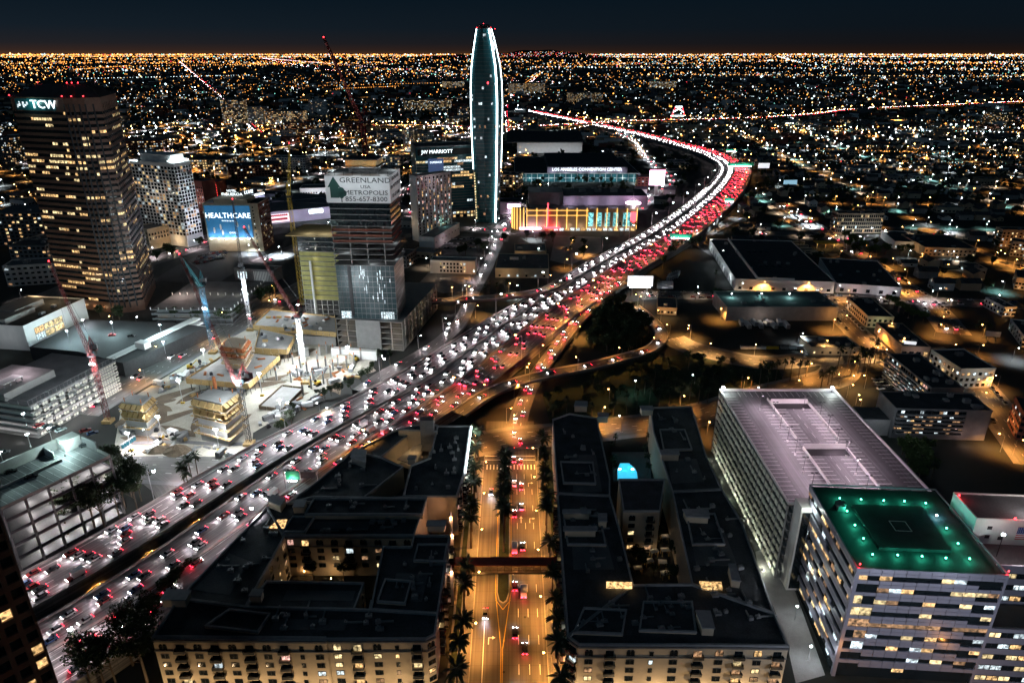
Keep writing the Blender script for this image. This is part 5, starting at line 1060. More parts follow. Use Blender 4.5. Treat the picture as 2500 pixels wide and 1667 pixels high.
# ---- low stone hall with slit windows, lit lot
fr = Fr(q('B1', 1915, 860), q('B1', 2240, 880), 14.0, 10); t = fr.T('hall', 'small flat hall with tall white slit windows beside the lit parking lot', 'hall'); shell(t, fr.w, 14, 10, 'concrete_dark', 'roof_dark', .8)
for k in range(12): part('fin', MB().box(fr.w * (.5 + .04 * k), fr.w * (.515 + .04 * k), -.5, -.02, 1, 9), 'white_wall', t)
for k in range(4): link('window', win_mesh(1.0, 6, 'lit_cool'), t, (fr.w * (.08 + .07 * k), 0, 2))
lamp(t, (fr.w * .7, -7, 3), 500, WHT, .3)
P = [G(p, .03) for p in qs('B1', 1250, 960, 1780, 985, 1950, 870, 2330, 800, 2330, 730, 1700, 720, 1400, 860)]; struct('parking_lot', MB().prism([(p.x, p.y) for p in P], 0, .07), 'asphalt')
# ================================================================== construction site
P = [G(p, .03) for p in qs('C1', 940, 960, 1010, 1050, 1900, 1055, 2060, 1010) + qs('C2', 60, 860, 560, 560, 1000, 330, 1080, 250, 700, 170, 640, 20) + qs('B2', 500, 1330, 60, 1280) + qs('C1', 2000, 10, 1640, 230, 1250, 470, 1000, 620)]
struct('construction_ground', MB().prism([(p.x, p.y) for p in P], 0, .08), 'sand')
def deck(name, label, px, z, z0=0, top='concrete', edge='timber', cat='slab', cols=True, group=None):
    P = [G(p, z) for p in px]; c = sum(P, Vector()) / len(P); t = thing(name, label, cat, (c.x, c.y, z0), 0, group); L_ = [(p.x - c.x, p.y - c.y) for p in P]
    part('slab', MB().prism(L_, z - z0 - .8, z - z0), top, t)
    n = len(L_)
    for i in range(n):
        a, b = Vector(L_[i]), Vector(L_[(i + 1) % n]); dd = (b - a); ln = dd.length; dd.normalize(); nn = Vector((dd.y, -dd.x)); k = max(1, int(ln / 4.5))
        if sum(L_[j][0] * L_[(j + 1) % n][1] - L_[(j + 1) % n][0] * L_[j][1] for j in range(n)) < 0: nn = -nn
        for j in range(k): p0 = a + dd * (ln * j / k + .15); p1 = a + dd * (ln * (j + 1) / k - .15); part('formwork_panel', MB().prism([tuple(p0 + nn * .02), tuple(p1 + nn * .02), tuple(p1 + nn * .3), tuple(p0 + nn * .3)], z - z0 - 2.4, z - z0 + 1.0), edge, t)
        for j in range(k): pp = a + dd * (ln * (j + .5) / k) - nn * .5; part('prop', MB().tube((pp.x, pp.y, 0), (pp.x, pp.y, z - z0 - .8), .15), 'steel_black', t) if cols else None
    return t
deck('floor_deck', 'wide concrete floor deck edged with yellow formwork on the construction site', qs('C1', 1525, 425, 2035, 470, 2290, 235, 1900, 190), 7)
deck('floor_deck', 'upper formwork deck beside the white crane mast', qs('C1', 2090, 175, 2350, 190) + qs('C2', 400, 75) + qs('C2', 120, 10), 8)
deck('floor_deck', 'low site deck stacked with materials below the podium', qs('B2', 60, 1330, 740, 1390, 730, 1260, 200, 1200), 9)
deck('concrete_pad', 'pale bare concrete pad with rebar stubs on the sandy site', qs('C2', 110, 650, 300, 672, 470, 500, 300, 480), 1.2, cols=False, edge='soil')
def core(name, label, px, lv, lh, z0=0, shrink=.0, mats=('concrete', 'timber')):
    P = [G(p, z0) for p in px]; c = sum(P, Vector()) / len(P); t = thing(name, label, 'concrete core', (c.x, c.y, z0)); L_ = [(p.x - c.x, p.y - c.y) for p in P]
    part('shaft', MB().prism(L_, 0, lv * lh), mats[0], t)
    for k in range(lv):
        f = 1.14 if k >= 1 else 1.02
        if k >= 1:
            part('platform', MB().prism([(x * 1.3, y * 1.3) for x, y in L_], k * lh - .2, k * lh), 'timber', t)
            n = len(L_)
            for i in range(n):
                a, b = Vector(L_[i]) * 1.3, Vector(L_[(i + 1) % n]) * 1.3
                part('guard_rail', MB().tube((a.x, a.y, k * lh + 1.0), (b.x, b.y, k * lh + 1.0), .08, n=4), 'steel_white', t)
                for j in range(5): pp = a.lerp(b, (j + .5) / 5); part('guard_post', MB().tube((pp.x, pp.y, k * lh), (pp.x, pp.y, k * lh + 1.1), .07, n=4), 'steel_white', t)
                if k >= lv - 2:
                    for j in range(4): pp = (a / 1.3 * 1.06).lerp(b / 1.3 * 1.06, (j + .1) / 4); p2 = (a / 1.3 * 1.06).lerp(b / 1.3 * 1.06, (j + .9) / 4); part('formwork_panel', MB().tube((pp.x, pp.y, k * lh + lh * .45), (p2.x, p2.y, k * lh + lh * .45), lh * .42, n=4), mats[1], t)
    for x, y in L_: part('rebar_bundle', MB().tube((x * .8, y * .8, lv * lh), (x * .8, y * .8, lv * lh + 2.2), .25, n=5), 'rust', t)
    return t
core('concrete_core', 'small climbing concrete core ringed by timber platforms beside the blue site toilets', qs('C1', 1060, 870, 1225, 890, 1300, 815, 1140, 800), 4, 4.6)
core('concrete_core', 'large floodlit concrete core with white guard rails and glowing formwork', qs('C1', 1655, 920, 1880, 975, 2000, 870, 1790, 835), 5, 4.8)
core('concrete_core', 'rust-coloured formwork core rising from the wide floor deck', qs('C1', 1850, 330, 2010, 350, 2060, 270, 1900, 250), 4, 3.6, 7, mats=('tan', 'rust'))
tag(part('pump_column', MB().tube((0, 0, 0), (0, 0, 15), .9, .9, 8).box(-1.6, 1.6, -1.6, 1.6, 0, 1), 'steel_red' if 0 else 'rust', None, G(q('C1', 1785, 600), 0)), 'bright red-orange pump column standing in the site excavation', 'column')
# bare columns
cm = MB().box(-.45, .45, -.45, .45, 0, 6.5).mesh('column', [MAT['concrete']]); cr = MB().tube((0, 0, 6.5), (0, 0, 8.2), .3, n=5).mesh('rebar_bundle', [MAT['rust']])
for x, y in [(390, 270), (450, 300), (505, 350), (555, 400), (600, 330), (660, 300), (720, 330), (610, 200), (665, 180), (720, 200), (780, 220), (830, 300), (890, 270), (945, 230), (870, 200), (540, 470), (470, 520), (375, 420), (255, 400), (430, 380), (640, 430), (700, 380), (760, 290), (590, 260)]:
    p = G(q('C2', x, y + 30), 0); o = thing('concrete_column', 'bare concrete column with rebar rising from the sandy site', 'column', p, 0, 'bare columns on the site'); link('shaft', cm, o); link('rebar_bundle', cr, o)
for px in (qs('C2', 705, 240, 1075, 270, 1080, 250, 710, 220), qs('C2', 430, 230, 520, 240, 525, 225, 435, 215), qs('C2', 400, 130, 740, 150, 742, 140, 402, 120)):
    P = [G(p, 0) for p in px]; c = sum(P, Vector()) / 4; tag(part('retaining_wall', MB().prism([(p.x - c.x, p.y - c.y) for p in P], 0, 6), 'white_wall' if px[0][0] > 800 else 'concrete', None, (c.x, c.y, 0)), 'long pale retaining wall under the podium' if px[0][0] > 800 else 'short concrete wall stub on the sandy site' if px[0][0] < 730 and px[0][1] > 860 else 'grey retaining wall below the low site deck', 'wall')
# mounds of earth
def mound(p, r, h, label, mm='sand'):
    m = MB(); n = 14; rings = [(1, 0), (.75, .35), (.45, .75), (.15, 1)]
    for k, (a, b) in enumerate(rings):
        for j in range(n): w_ = 2 * PI * j / n; rr = r * a * random.uniform(.85, 1.15); m.v.append((rr * math.cos(w_), rr * .7 * math.sin(w_), h * b * random.uniform(.85, 1.1) if b else -.1))
    for k in range(3):
        for j in range(n): m.f.append((k * n + j, k * n + (j + 1) % n, (k + 1) * n + (j + 1) % n, (k + 1) * n + j)); m.m.append(0)
    m.f.append(tuple(range(3 * n, 4 * n))); m.m.append(0); tag(part('earth_mound', m, mm, None, p), label, 'mound', 'earth mounds on the site')
for x, y, r, h in ((780, 270, 9, 4), (960, 350, 8, 3), (690, 350, 6, 2.5), (860, 250, 6, 3), (350, 420, 5, 2)): mound(G(q('C2', x, y), .05), r, h, 'heap of pale sand on the floodlit site')
for x, y, r, h in ((1450, 1010, 8, 3), (1280, 1000, 7, 2.4)): mound(G(q('C1', x, y), .05), r, h, 'heap of brown soil beside the street fence', 'soil')
for k_ in range(22):                       # churned darker earth
    p = G(q('C1' if k_ < 12 else 'C2', random.uniform(1050, 1900) if k_ < 12 else random.uniform(60, 950), random.uniform(520, 1010) if k_ < 12 else random.uniform(190, 560)), .1); n_ = 11; a_ = random.uniform(0, 3)
    if p.x > -60: continue
    m = MB(); rr = random.uniform(4, 11); m.prism([(rr * (1.6 * math.cos(a_) * c - .5 * math.sin(a_) * s_), rr * (1.6 * math.sin(a_) * c + .5 * math.cos(a_) * s_)) for c, s_ in ((math.cos(2 * PI * j / n_) * random.uniform(.7, 1.2), math.sin(2 * PI * j / n_) * random.uniform(.7, 1.2)) for j in range(n_))], 0, .03 + .004 * k_); struct('churned_earth', m, 'soil').location = (p.x, p.y, .081)
# stacks, containers, toilets, diggers
def stack_mesh(kind):
    m = MB()
    if kind == 0:
        for k in range(3): m.box(-1.6, 1.6, -.8, .8, k * .45, k * .45 + .35, 0)
    elif kind == 1:
        for k in range(4): m.tube((-2.2, -.6 + .4 * k, .2), (2.2, -.6 + .4 * k, .2), .18, n=6)
        for k in range(3): m.tube((-2.2, -.4 + .4 * k, .5), (2.2, -.4 + .4 * k, .5), .18, n=6)
    elif kind == 2: m.box(-3, 3, -1.2, 1.2, 0, 2.5); m.box(-2.9, -.2, -1.26, -1.2, .2, 2.3)
    else: m.box(-1, 1, -.9, .9, 0, 1.2); m.box(-.7, .6, -.6, .7, 1.2, 1.9)
    return m
SMS = [(stack_mesh(k).mesh('material_stack', [MAT[mm]]), lab) for k, mm, lab in ((0, 'timber', 'pile of timber boards'), (0, 'metal_grey', 'pile of grey boards'), (1, 'metal_grey', 'bundle of steel pipes'), (1, 'rust', 'bundle of rusty bars'), (2, 'concrete_dark', 'dark grey shipping container'), (2, 'steel_white', 'white site container'), (3, 'steel_black', 'dark crate stack'), (3, 'white_wall', 'white bagged materials'))]
def scatter_px(tile, x0, y0, x1, y1, n, where):
    for i in range(n):
        k = random.random(); x = x0 + (x1 - x0) * k + random.uniform(-70, 70); y = y0 + (y1 - y0) * k + random.uniform(-35, 35); me, lab = random.choice(SMS)
        o = link('material_stack', me, None, G(q(tile, x, y), .08), random.uniform(0, 3)); tag(o, lab + ' ' + where, 'materials', lab + ' ' + where)
scatter_px('C1', 1250, 520, 1750, 280, 26, 'along the construction street fence'); scatter_px('C1', 1000, 850, 1550, 900, 16, 'between the two concrete cores'); scatter_px('C2', 120, 800, 560, 590, 34, 'on the slope by the freeway'); scatter_px('C2', 640, 480, 1050, 320, 16, 'at the sandy site edge'); scatter_px('C1', 1650, 560, 1950, 520, 14, 'under the floor deck edge'); scatter_px('C1', 1300, 1000, 1900, 1020, 14, 'beside the street fence'); scatter_px('C2', 350, 420, 800, 330, 24, 'among the bare columns')
for me_i in range(16): me, lab = random.choice(SMS[:4] + SMS[6:]); p = G(q('B2', random.uniform(200, 700), random.uniform(1260, 1370)), 9.02); tag(link('material_stack', me, None, p, random.uniform(0, 3)), lab + ' on the low site deck', 'materials', lab + ' on the low site deck')
for k in range(34):
    tl_, x, y, zz_ = random.choice((('C1', random.uniform(1620, 2150), random.uniform(250, 420), 7), ('B2', random.uniform(180, 640), random.uniform(1250, 1340), 9), ('C1', random.uniform(2130, 2330), random.uniform(60, 160), 8))); me, lab = random.choice(SMS[:4] + SMS[6:]); p = G(q(tl_, x, y), zz_ + .01)
    tag(link('material_stack', me, None, p, random.uniform(0, 3)), lab + ' lying on a formwork deck', 'materials', lab + ' lying on a formwork deck')
for k in range(6):
    p = G(q('C1', 1010 + 19 * k, 985 - 13 * k), .08); o = thing('portable_toilet', 'blue portable toilet in a row at the site entrance', 'toilet', p, .5, 'blue toilets in a row'); part('cabin', MB().box(-.6, .6, -.6, .6, 0, 2.2), 'steel_blue', o); part('roof', MB().box(-.65, .65, -.65, .65, 2.2, 2.4), 'steel_white', o); part('door', MB().box(-.4, .4, -.64, -.605, .2, 2.0), 'steel_teal', o)
def digger(p, rz, label, mm='steel_yellow'):
    o = thing('excavator', label, 'excavator', p, rz)
    for s_ in (-1, 1): part('track', MB().box(-1.9, 1.9, s_ * 1.1 - .35, s_ * 1.1 + .35, 0, .9), 'steel_black', o)
    part('body', MB().box(-1.8, 1.4, -1.2, 1.2, .9, 2.2), mm, o); part('cab', MB().box(.2, 1.5, -1.2, -.1, 2.2, 3.3), 'glass_dark', o); part('boom', MB().tube((1.3, .3, 1.8), (4.2, .3, 4.6), .28, .2, 4), mm, o); part('stick', MB().tube((4.2, .3, 4.6), (5.8, .3, 2.0), .2, .15, 4), mm, o); part('bucket', MB().box(5.3, 6.3, -.2, .8, 1.0, 1.9), 'steel_black', o)
digger(G(q('C2', 900, 270), .08), 2.6, 'yellow excavator on the sand heap'); digger(G(q('C1', 1560, 330), .08), .4, 'yellow excavator by the street fence'); digger(G(q('C1', 1300, 955), .08), 1.2, 'white excavator near the site entrance', 'steel_white'); digger(G(q('C2', 590, 470), .08), 4.0, 'small yellow excavator on the pale ground')
# ---- cranes
def lattice(m, a, b, s0, s1, bays, r=.12, d_=None):
    a, b = Vector(a), Vector(b); ax = (b - a).normalized(); x = (d_ or (Vector((1, 0, 0)) if abs(ax.x) < .9 else Vector((0, 1, 0)))); x = (x - ax * x.dot(ax)).normalized(); y = ax.cross(x); prev = None
    for k in range(bays + 1):
        f = k / bays; c = a.lerp(b, f); s_ = s0 + (s1 - s0) * f; cur = [c + x * (i * s_) + y * (j * s_) for i, j in ((-1, -1), (1, -1), (1, 1), (-1, 1))]
        if prev:
            for i in range(4): m.tube(prev[i], cur[i], r, n=4, cap=False); m.tube(prev[i], cur[(i + 1) % 4], r * .7, n=3, cap=False); m.tube(cur[i], cur[(i + 1) % 4], r * .6, n=3, cap=False)
        prev = cur
def crane(label, base, z0, mast_h, tip_px, jl, mm, lamp_h=None, jm=None, s=1.0, lampw=26000, az=None, el=None, r=.105, bulb_on=True):
    B = G(base, z0); t = thing('tower_crane', label, 'crane', (B.x, B.y, z0)); top = z0 + mast_h
    m = MB(); lattice(m, (0, 0, 0), (0, 0, mast_h), s, s, max(6, int(mast_h / 3.2)), r); part('mast', m, mm, t); part('base', MB().box(-2.4, 2.4, -2.4, 2.4, 0, 1.6), 'timber', t)
    # jib direction: plane through the tip pixel at distance giving length jl
    d = Vector(ray(tip_px)); C = Vector((0, 0, CH)); P0 = Vector((B.x, B.y, top + 1.5))
    bb = d.dot(C - P0); aa = d.dot(d); cc = (C - P0).dot(C - P0) - jl * jl; disc = bb * bb - aa * cc
    tt = (-bb - (math.sqrt(disc) if disc > 0 else 0)) / aa if disc > 0 else -bb / aa
    if az == 'far' and disc > 0: tt = (-bb + math.sqrt(disc)) / aa
    J = (C + d * tt) - Vector((B.x, B.y, z0)); hz = Vector((J.x, J.y, 0)).normalized(); P1 = Vector((0, 0, mast_h + 1.5)); jm = jm or mm
    m = MB(); lattice(m, P1 + hz * 1.5, J, s * .75, s * .35, max(8, int((J - P1).length / 3)), r * .9); part('jib', m, jm, t)
    part('slew_ring', MB().tube((0, 0, mast_h), (0, 0, mast_h + 1.0), 1.9 * s, n=12), 'steel_black', t); part('machine_deck', MB().prism([tuple((hz * 1.5 + Vector((-hz.y, hz.x, 0)) * 1.6)[:2]), tuple((hz * 1.5 - Vector((-hz.y, hz.x, 0)) * 1.6)[:2]), tuple((-hz * 7 - Vector((-hz.y, hz.x, 0)) * 1.6)[:2]), tuple((-hz * 7 + Vector((-hz.y, hz.x, 0)) * 1.6)[:2])], mast_h + 1, mast_h + 1.6), jm, t)
    part('counterweight', MB().prism([tuple((-hz * 5 + Vector((-hz.y, hz.x, 0)) * 1.7)[:2]), tuple((-hz * 5 - Vector((-hz.y, hz.x, 0)) * 1.7)[:2]), tuple((-hz * 7 - Vector((-hz.y, hz.x, 0)) * 1.7)[:2]), tuple((-hz * 7 + Vector((-hz.y, hz.x, 0)) * 1.7)[:2])], mast_h + 1.6, mast_h + 4), 'concrete_dark', t)
    apex = -hz * 3.5 + Vector((0, 0, mast_h + 10)); m = MB()
    for s_ in (-1, 1): o_ = Vector((-hz.y, hz.x, 0)) * s_; m.tube(o_ + hz * .5 + Vector((0, 0, mast_h + 1.6)), apex, .18, n=4); m.tube(o_ - hz * 6 + Vector((0, 0, mast_h + 1.6)), apex, .18, n=4)
    part('a_frame', m, jm, t); part('pendant', MB().tube(apex, J, .07, n=3), 'steel_black', t); part('hoist_rope', MB().tube(J, Vector((J.x, J.y, max(8, J.z - 30))), .05, n=3), 'steel_black', t)
    part('cab', MB().box(1.2, 2.6, -.9, .9, mast_h + 1.1, mast_h + 3.3), 'glass_dark', t)
    if lamp_h:
        part('floodlight', MB().box(-1.2, 1.2, -s - .5, -s - .1, lamp_h, lamp_h + .8), 'lamp_white', t)
        if bulb_on: lamp(t, (0, -s - 4.0, lamp_h + .3), lampw, WHT, .5)
    o = thing('jib_beacon', 'red beacon at the jib tip of the ' + label.split(' crane')[0] + ' crane', 'beacon', Vector((B.x, B.y, z0)) + J); part('lens', MB().tube((0, 0, -.2), (0, 0, .5), .3, .25, 8), 'lamp_red', o); part('stem', MB().tube((0, 0, -.8), (0, 0, -.2), .1), 'frame_dark', o); return t
crane('teal luffing crane with blue mast foot beside the street', (521, 862), 0, hgt((503, 700), (521, 862)), q('B1', 1450, 720), 46, 'steel_blue', hgt((509, 752), (521, 862)), 'steel_teal', 1.1)
crane('white-masted crane with a dazzling lamp near the brick hotel', (613, 806), 0, hgt((588, 662), (613, 806)), q('B1', 1905, 290), 60, 'steel_white', hgt((601, 706), (613, 806)), 'steel_black', 1.0)
crane('tall yellow tower crane beside the netted tower', (738, 742), 0, hgt((712, 480), (738, 742)), (706, 350), 52, 'steel_yellow', None, None, 1.2)
crane('floodlit white crane with long red and white jib over the sandy site', (747, 935), 0, hgt((729, 775), (747, 935)), q('B1', 2000, 520), 74, 'steel_white', hgt((736, 826), (747, 935)), 'steel_red', 1.0, 60000)
crane('red luffing crane with a white lamp beside the latticed car park', (265, 1030), 0, hgt((232, 868), (265, 1030)), q('B1', 400, 800), 60, 'steel_red', hgt((226, 888), (265, 1030)), 'steel_red', 1.0, 22000)
crane('black and red crane with bright lamps beside the large floodlit core', (609, 1085), 0, hgt((583, 940), (609, 1085)), q('B1', 1470, 740), 70, 'steel_black', hgt((586, 930), (609, 1085)), 'steel_red', 1.0, 30000)
crane('red crane perched on the unfinished tower with its jib against the sky', q('A2', 985, 1330), 116, 24, (790, 92), 62, 'steel_red', None, 'steel_red', 1.2, r=.22)
# more site floodlights
for i, (tl, x, y, h, pw) in enumerate((('C2', 470, 300, 16, 30000), ('C2', 850, 330, 14, 16000), ('C1', 1800, 1010, 12, 12000), ('C1', 1330, 900, 12, 6000), ('C1', 1500, 620, 14, 4000), ('C1', 2150, 560, 14, 14000), ('C2', 300, 760, 12, 9000), ('B2', 450, 1330, 16, 9000), ('C1', 1080, 1010, 10, 6000), ('C1', 1700, 380, 16, 7000))):
    p = G(q(tl, x, y), 0); o = thing('site_floodlight', 'portable floodlight mast lighting the construction site', 'floodlight', p, 0, 'floodlight masts on the site'); part('mast', MB().tube((0, 0, 0), (0, 0, h), .12), 'steel_white', o); part('trailer', MB().box(-1, 1, -.6, .6, .1, 1), 'steel_yellow', o); part('lamp_head', MB().box(-.9, .9, -.3, .1, h, h + .6), 'lamp_white', o); lamp(o, (0, -.8, h + .2), pw, (.95, .98, 1), .4)
# ================================================================== arena quarter and convention halls
mat('purple_wall', (.42, .38, .46), .8, .12, .1)
# cinema block with gold columns
fr = Fr(q('B3', 290, 375), q('B3', 1195, 375), 46.0, hgt(q('B3', 1180, 372), q('B3', 1180, 548))); w, h = fr.w, fr.h
t = fr.T('cinema', 'cinema block with gold-lit columns, rounded corner and a row of film posters', 'cinema'); shell(t, w, 46, h, 'tan', 'roof_dark', .8)
for k in range(12):
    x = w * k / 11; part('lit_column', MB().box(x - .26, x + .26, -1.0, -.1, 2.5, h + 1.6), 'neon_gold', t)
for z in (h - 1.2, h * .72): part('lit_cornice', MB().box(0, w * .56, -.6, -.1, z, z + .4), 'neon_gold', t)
part('marquee', MB().box(w * .16, w * .30, -5, -.1, 3.6, 4.8), 'neon_red', t); part('sign_blade', MB().box(w * .185, w * .195, -2.2, -.2, 4.8, h + 7), 'neon_red', t); part('marquee_light', MB().box(-8, w * .13, -6, -1, 3.2, 4.2), 'neon_pink', t)
mat('poster_print', (.05, .15, .18), .5, .5, .5, em=(.25, .8, .85), es=.8, tex=.5)
for k, x in enumerate((.56, .635, .71, .785, .875)): f_ = part('poster', MB().box(w * x, w * (x + (.045 if k < 4 else .085)), -.4, -.1, 5.5, h - 3.5), 'poster_print', t); part('poster_frame', MB().box(w * x - .3, w * (x + (.045 if k < 4 else .085)) + .3, -.35, -.05, 5.1, h - 3.1), 'white_paint', f_)
for k in range(16): part('shop_window', MB().box(w * (.2 + .05 * k), w * (.235 + .05 * k), -.3, -.05, .5, 3.2), 'lit_cool' if k % 3 else 'lit_warm', t)
for k in range(9): lamp(t, (w * (.05 + .11 * k), -4, 5), 650, (1, .72, .5) if k > 2 else PINK, .3)
pts = [(-2 - 14 * math.sin(a), 14 - 14 * math.cos(a)) for a in np.linspace(0, PI / 2, 7)] + [(-2, 14)]
part('rotunda', MB().prism(pts, 0, h), 'tan', t)
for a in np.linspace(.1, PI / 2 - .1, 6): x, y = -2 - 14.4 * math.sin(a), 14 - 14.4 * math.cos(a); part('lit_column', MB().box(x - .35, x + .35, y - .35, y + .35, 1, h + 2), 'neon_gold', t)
part('rear_hall', MB().box(w * .34, w * 1.12, 20, 62, h, h + 11), 'purple_wall', t); part('rear_roof', MB().box(w * .34 + .5, w * 1.12 - .5, 20.5, 61.5, h + 11, h + 11.3), 'roof_dark', t); part('fly_tower', MB().box(w * .02, w * .34, 24, 58, h, h + 14), 'concrete_dark', t)
for k in range(4): part('roof_unit', MB().box(w * (.5 + .15 * k), w * (.56 + .15 * k), 40, 46, h + 11.3, h + 14), 'metal_grey', t)
for k in range(4): lamp(t, (w * (.4 + .2 * k), 12, h + 4), 1500, (.9, .75, 1), .4)
cu = thing('cupola', 'white-lit cupola with ribbed pointed roof on the cinema corner', 'cupola', fr.P(w * .97, 8, h), fr.rz)
part('drum', MB().tube((0, 0, 0), (0, 0, 5), 8, 8, 16), 'white_wall', cu); part('light_ring', MB().tube((0, 0, 5), (0, 0, 6.2), 8.4, 8.4, 16), 'neon_pink', cu)
for k in range(10): a = 2 * PI * k / 10; part('rib', MB().tube((8 * math.cos(a), 8 * math.sin(a), 6.2), (0, 0, 12), .2, n=4), 'white_wall', cu)
part('finial', MB().tube((0, 0, 12), (0, 0, 20), .2, .05, 6), 'white_wall', cu)
part('drum_poster', MB().box(-3, 3, -8.6, -8.1, -14, -3), 'neon_red', cu, label='red poster below the cupola'); lamp(cu, (0, -11, 3), 900, (1, .85, .95), .5)
fr = Fr(q('B3', 70, 318), q('B3', 245, 318), 25.0, 14); t = fr.T('museum', 'low mauve-lit hall with glowing arch sign beside the cinema', 'hall'); shell(t, fr.w, 25, 14, 'purple_wall', 'roof_mid', .8); part('arch_sign', MB().box(fr.w * .35, fr.w * .95, -.4, -.05, 7, 12), 'neon_pink', t); lamp(t, (fr.w * .5, -8, 6), 900, PINK, .4)
# convention centre
hc = hgt(q('A3', 190, 1425), q('B3', 190, 148)); fr = Fr(q('A3', 190, 1425), q('A3', 1215, 1425), q('A3', 330, 1290), hc); w, d = fr.w, fr.d
t = fr.T('convention_center', 'wide glass-fronted convention hall with white columns and lettered roof band', 'convention hall'); shell(t, w, d, hc, 'glass_teal', 'roof_dark', .6, pm='white_wall')
for k in range(23): part('column', MB().box(w * k / 22 - .35, w * k / 22 + .35, -1.0, -.2, 0, hc + .6), 'white_wall', t)
part('beam', MB().box(-.5, w + .5, -1.0, -.1, hc * .45, hc * .5), 'white_wall', t); part('beam', MB().box(-.5, w + .5, -1.05, -.15, hc + .1, hc + .9), 'white_wall', t)
for k in range(12): lamp(t, (w * (k + .5) / 12, -6, 5), 1400, (.72, .95, 1), .4)
part('lettered_band', MB().box(w * .26, w * .905, 6, 7, hc + .2, hc + 9), 'purple_wall', t); part('upper_hall', MB().box(w * .27, w * .9, 7.1, d * .95, hc + .1, hc + 9), 'roof_mid', t); part('upper_roof', MB().box(w * .275, w * .895, 7.2, d * .94, hc + 9, hc + 9.3), 'roof_dark', t)
letters(t, 'LOS ANGELES CONVENTION CENTER', 6.2, (w * .58, 5.6, hc + 5.4), depth=.5)
for k in range(6): lamp(t, (w * (.3 + .11 * k), 1, hc + 3), 700, (.85, .85, 1), .4)
hx_ = hgt(q('A3', 210, 1165), q('A3', 210, 1255)); fr = Fr(q('A3', 210, 1165), q('A3', 745, 1165), 150.0, hx_); w = fr.w
t = fr.T('exhibition_hall', 'plain white-walled exhibition hall under a great dark curved roof', 'exhibition hall'); part('wall', MB().box(0, w, 0, 150, 0, hx_), 'white_wall', t)
m = MB(); n = 12
for k in range(n + 1): a = k / n; y = a * 160 - 4; z = hx_ + 12 * math.sin(PI * a) + .1; m.v += [(-w * .16, y, z), (w + 2, y, z)]
for k in range(n): m.f.append((2 * k, 2 * k + 1, 2 * k + 3, 2 * k + 2)); m.m.append(0)
m.f.append(tuple([2 * k for k in range(n + 1)][::-1])); m.m.append(0); m.f.append(tuple(2 * k + 1 for k in range(n + 1))); m.m.append(0)
part('roof', m, 'roof_dark', t); part('fascia', MB().box(-w * .16, w + 1, -4.2, -3.8, hx_ - 1, hx_ + .3), 'concrete_dark', t)
for k in range(6): lamp(t, (w * (k + .5) / 6, -16, 5), 2600, (.9, .95, 1), .5)
# bright display pylon
p = G(q('B3', 1345, 260), 0); pb_h = hgt(q('A3', 1350, 1395), q('B3', 1345, 260))
t = thing('display_pylon', 'freestanding pylon with a blazing white-pink display panel', 'sign', p, 0); part('post', MB().box(-2.2, 2.2, -1, 1, 0, pb_h * .45), 'concrete', t); part('display', MB().box(-10, 10, -1.4, 1.4, pb_h * .42, pb_h), 'neon_pink', t); part('cap', MB().box(-11, 11, -1.6, 1.6, pb_h, pb_h + 1.5), 'flag_red', t); lamp(t, (0, -12, pb_h * .6), 9000, PINK, 1)
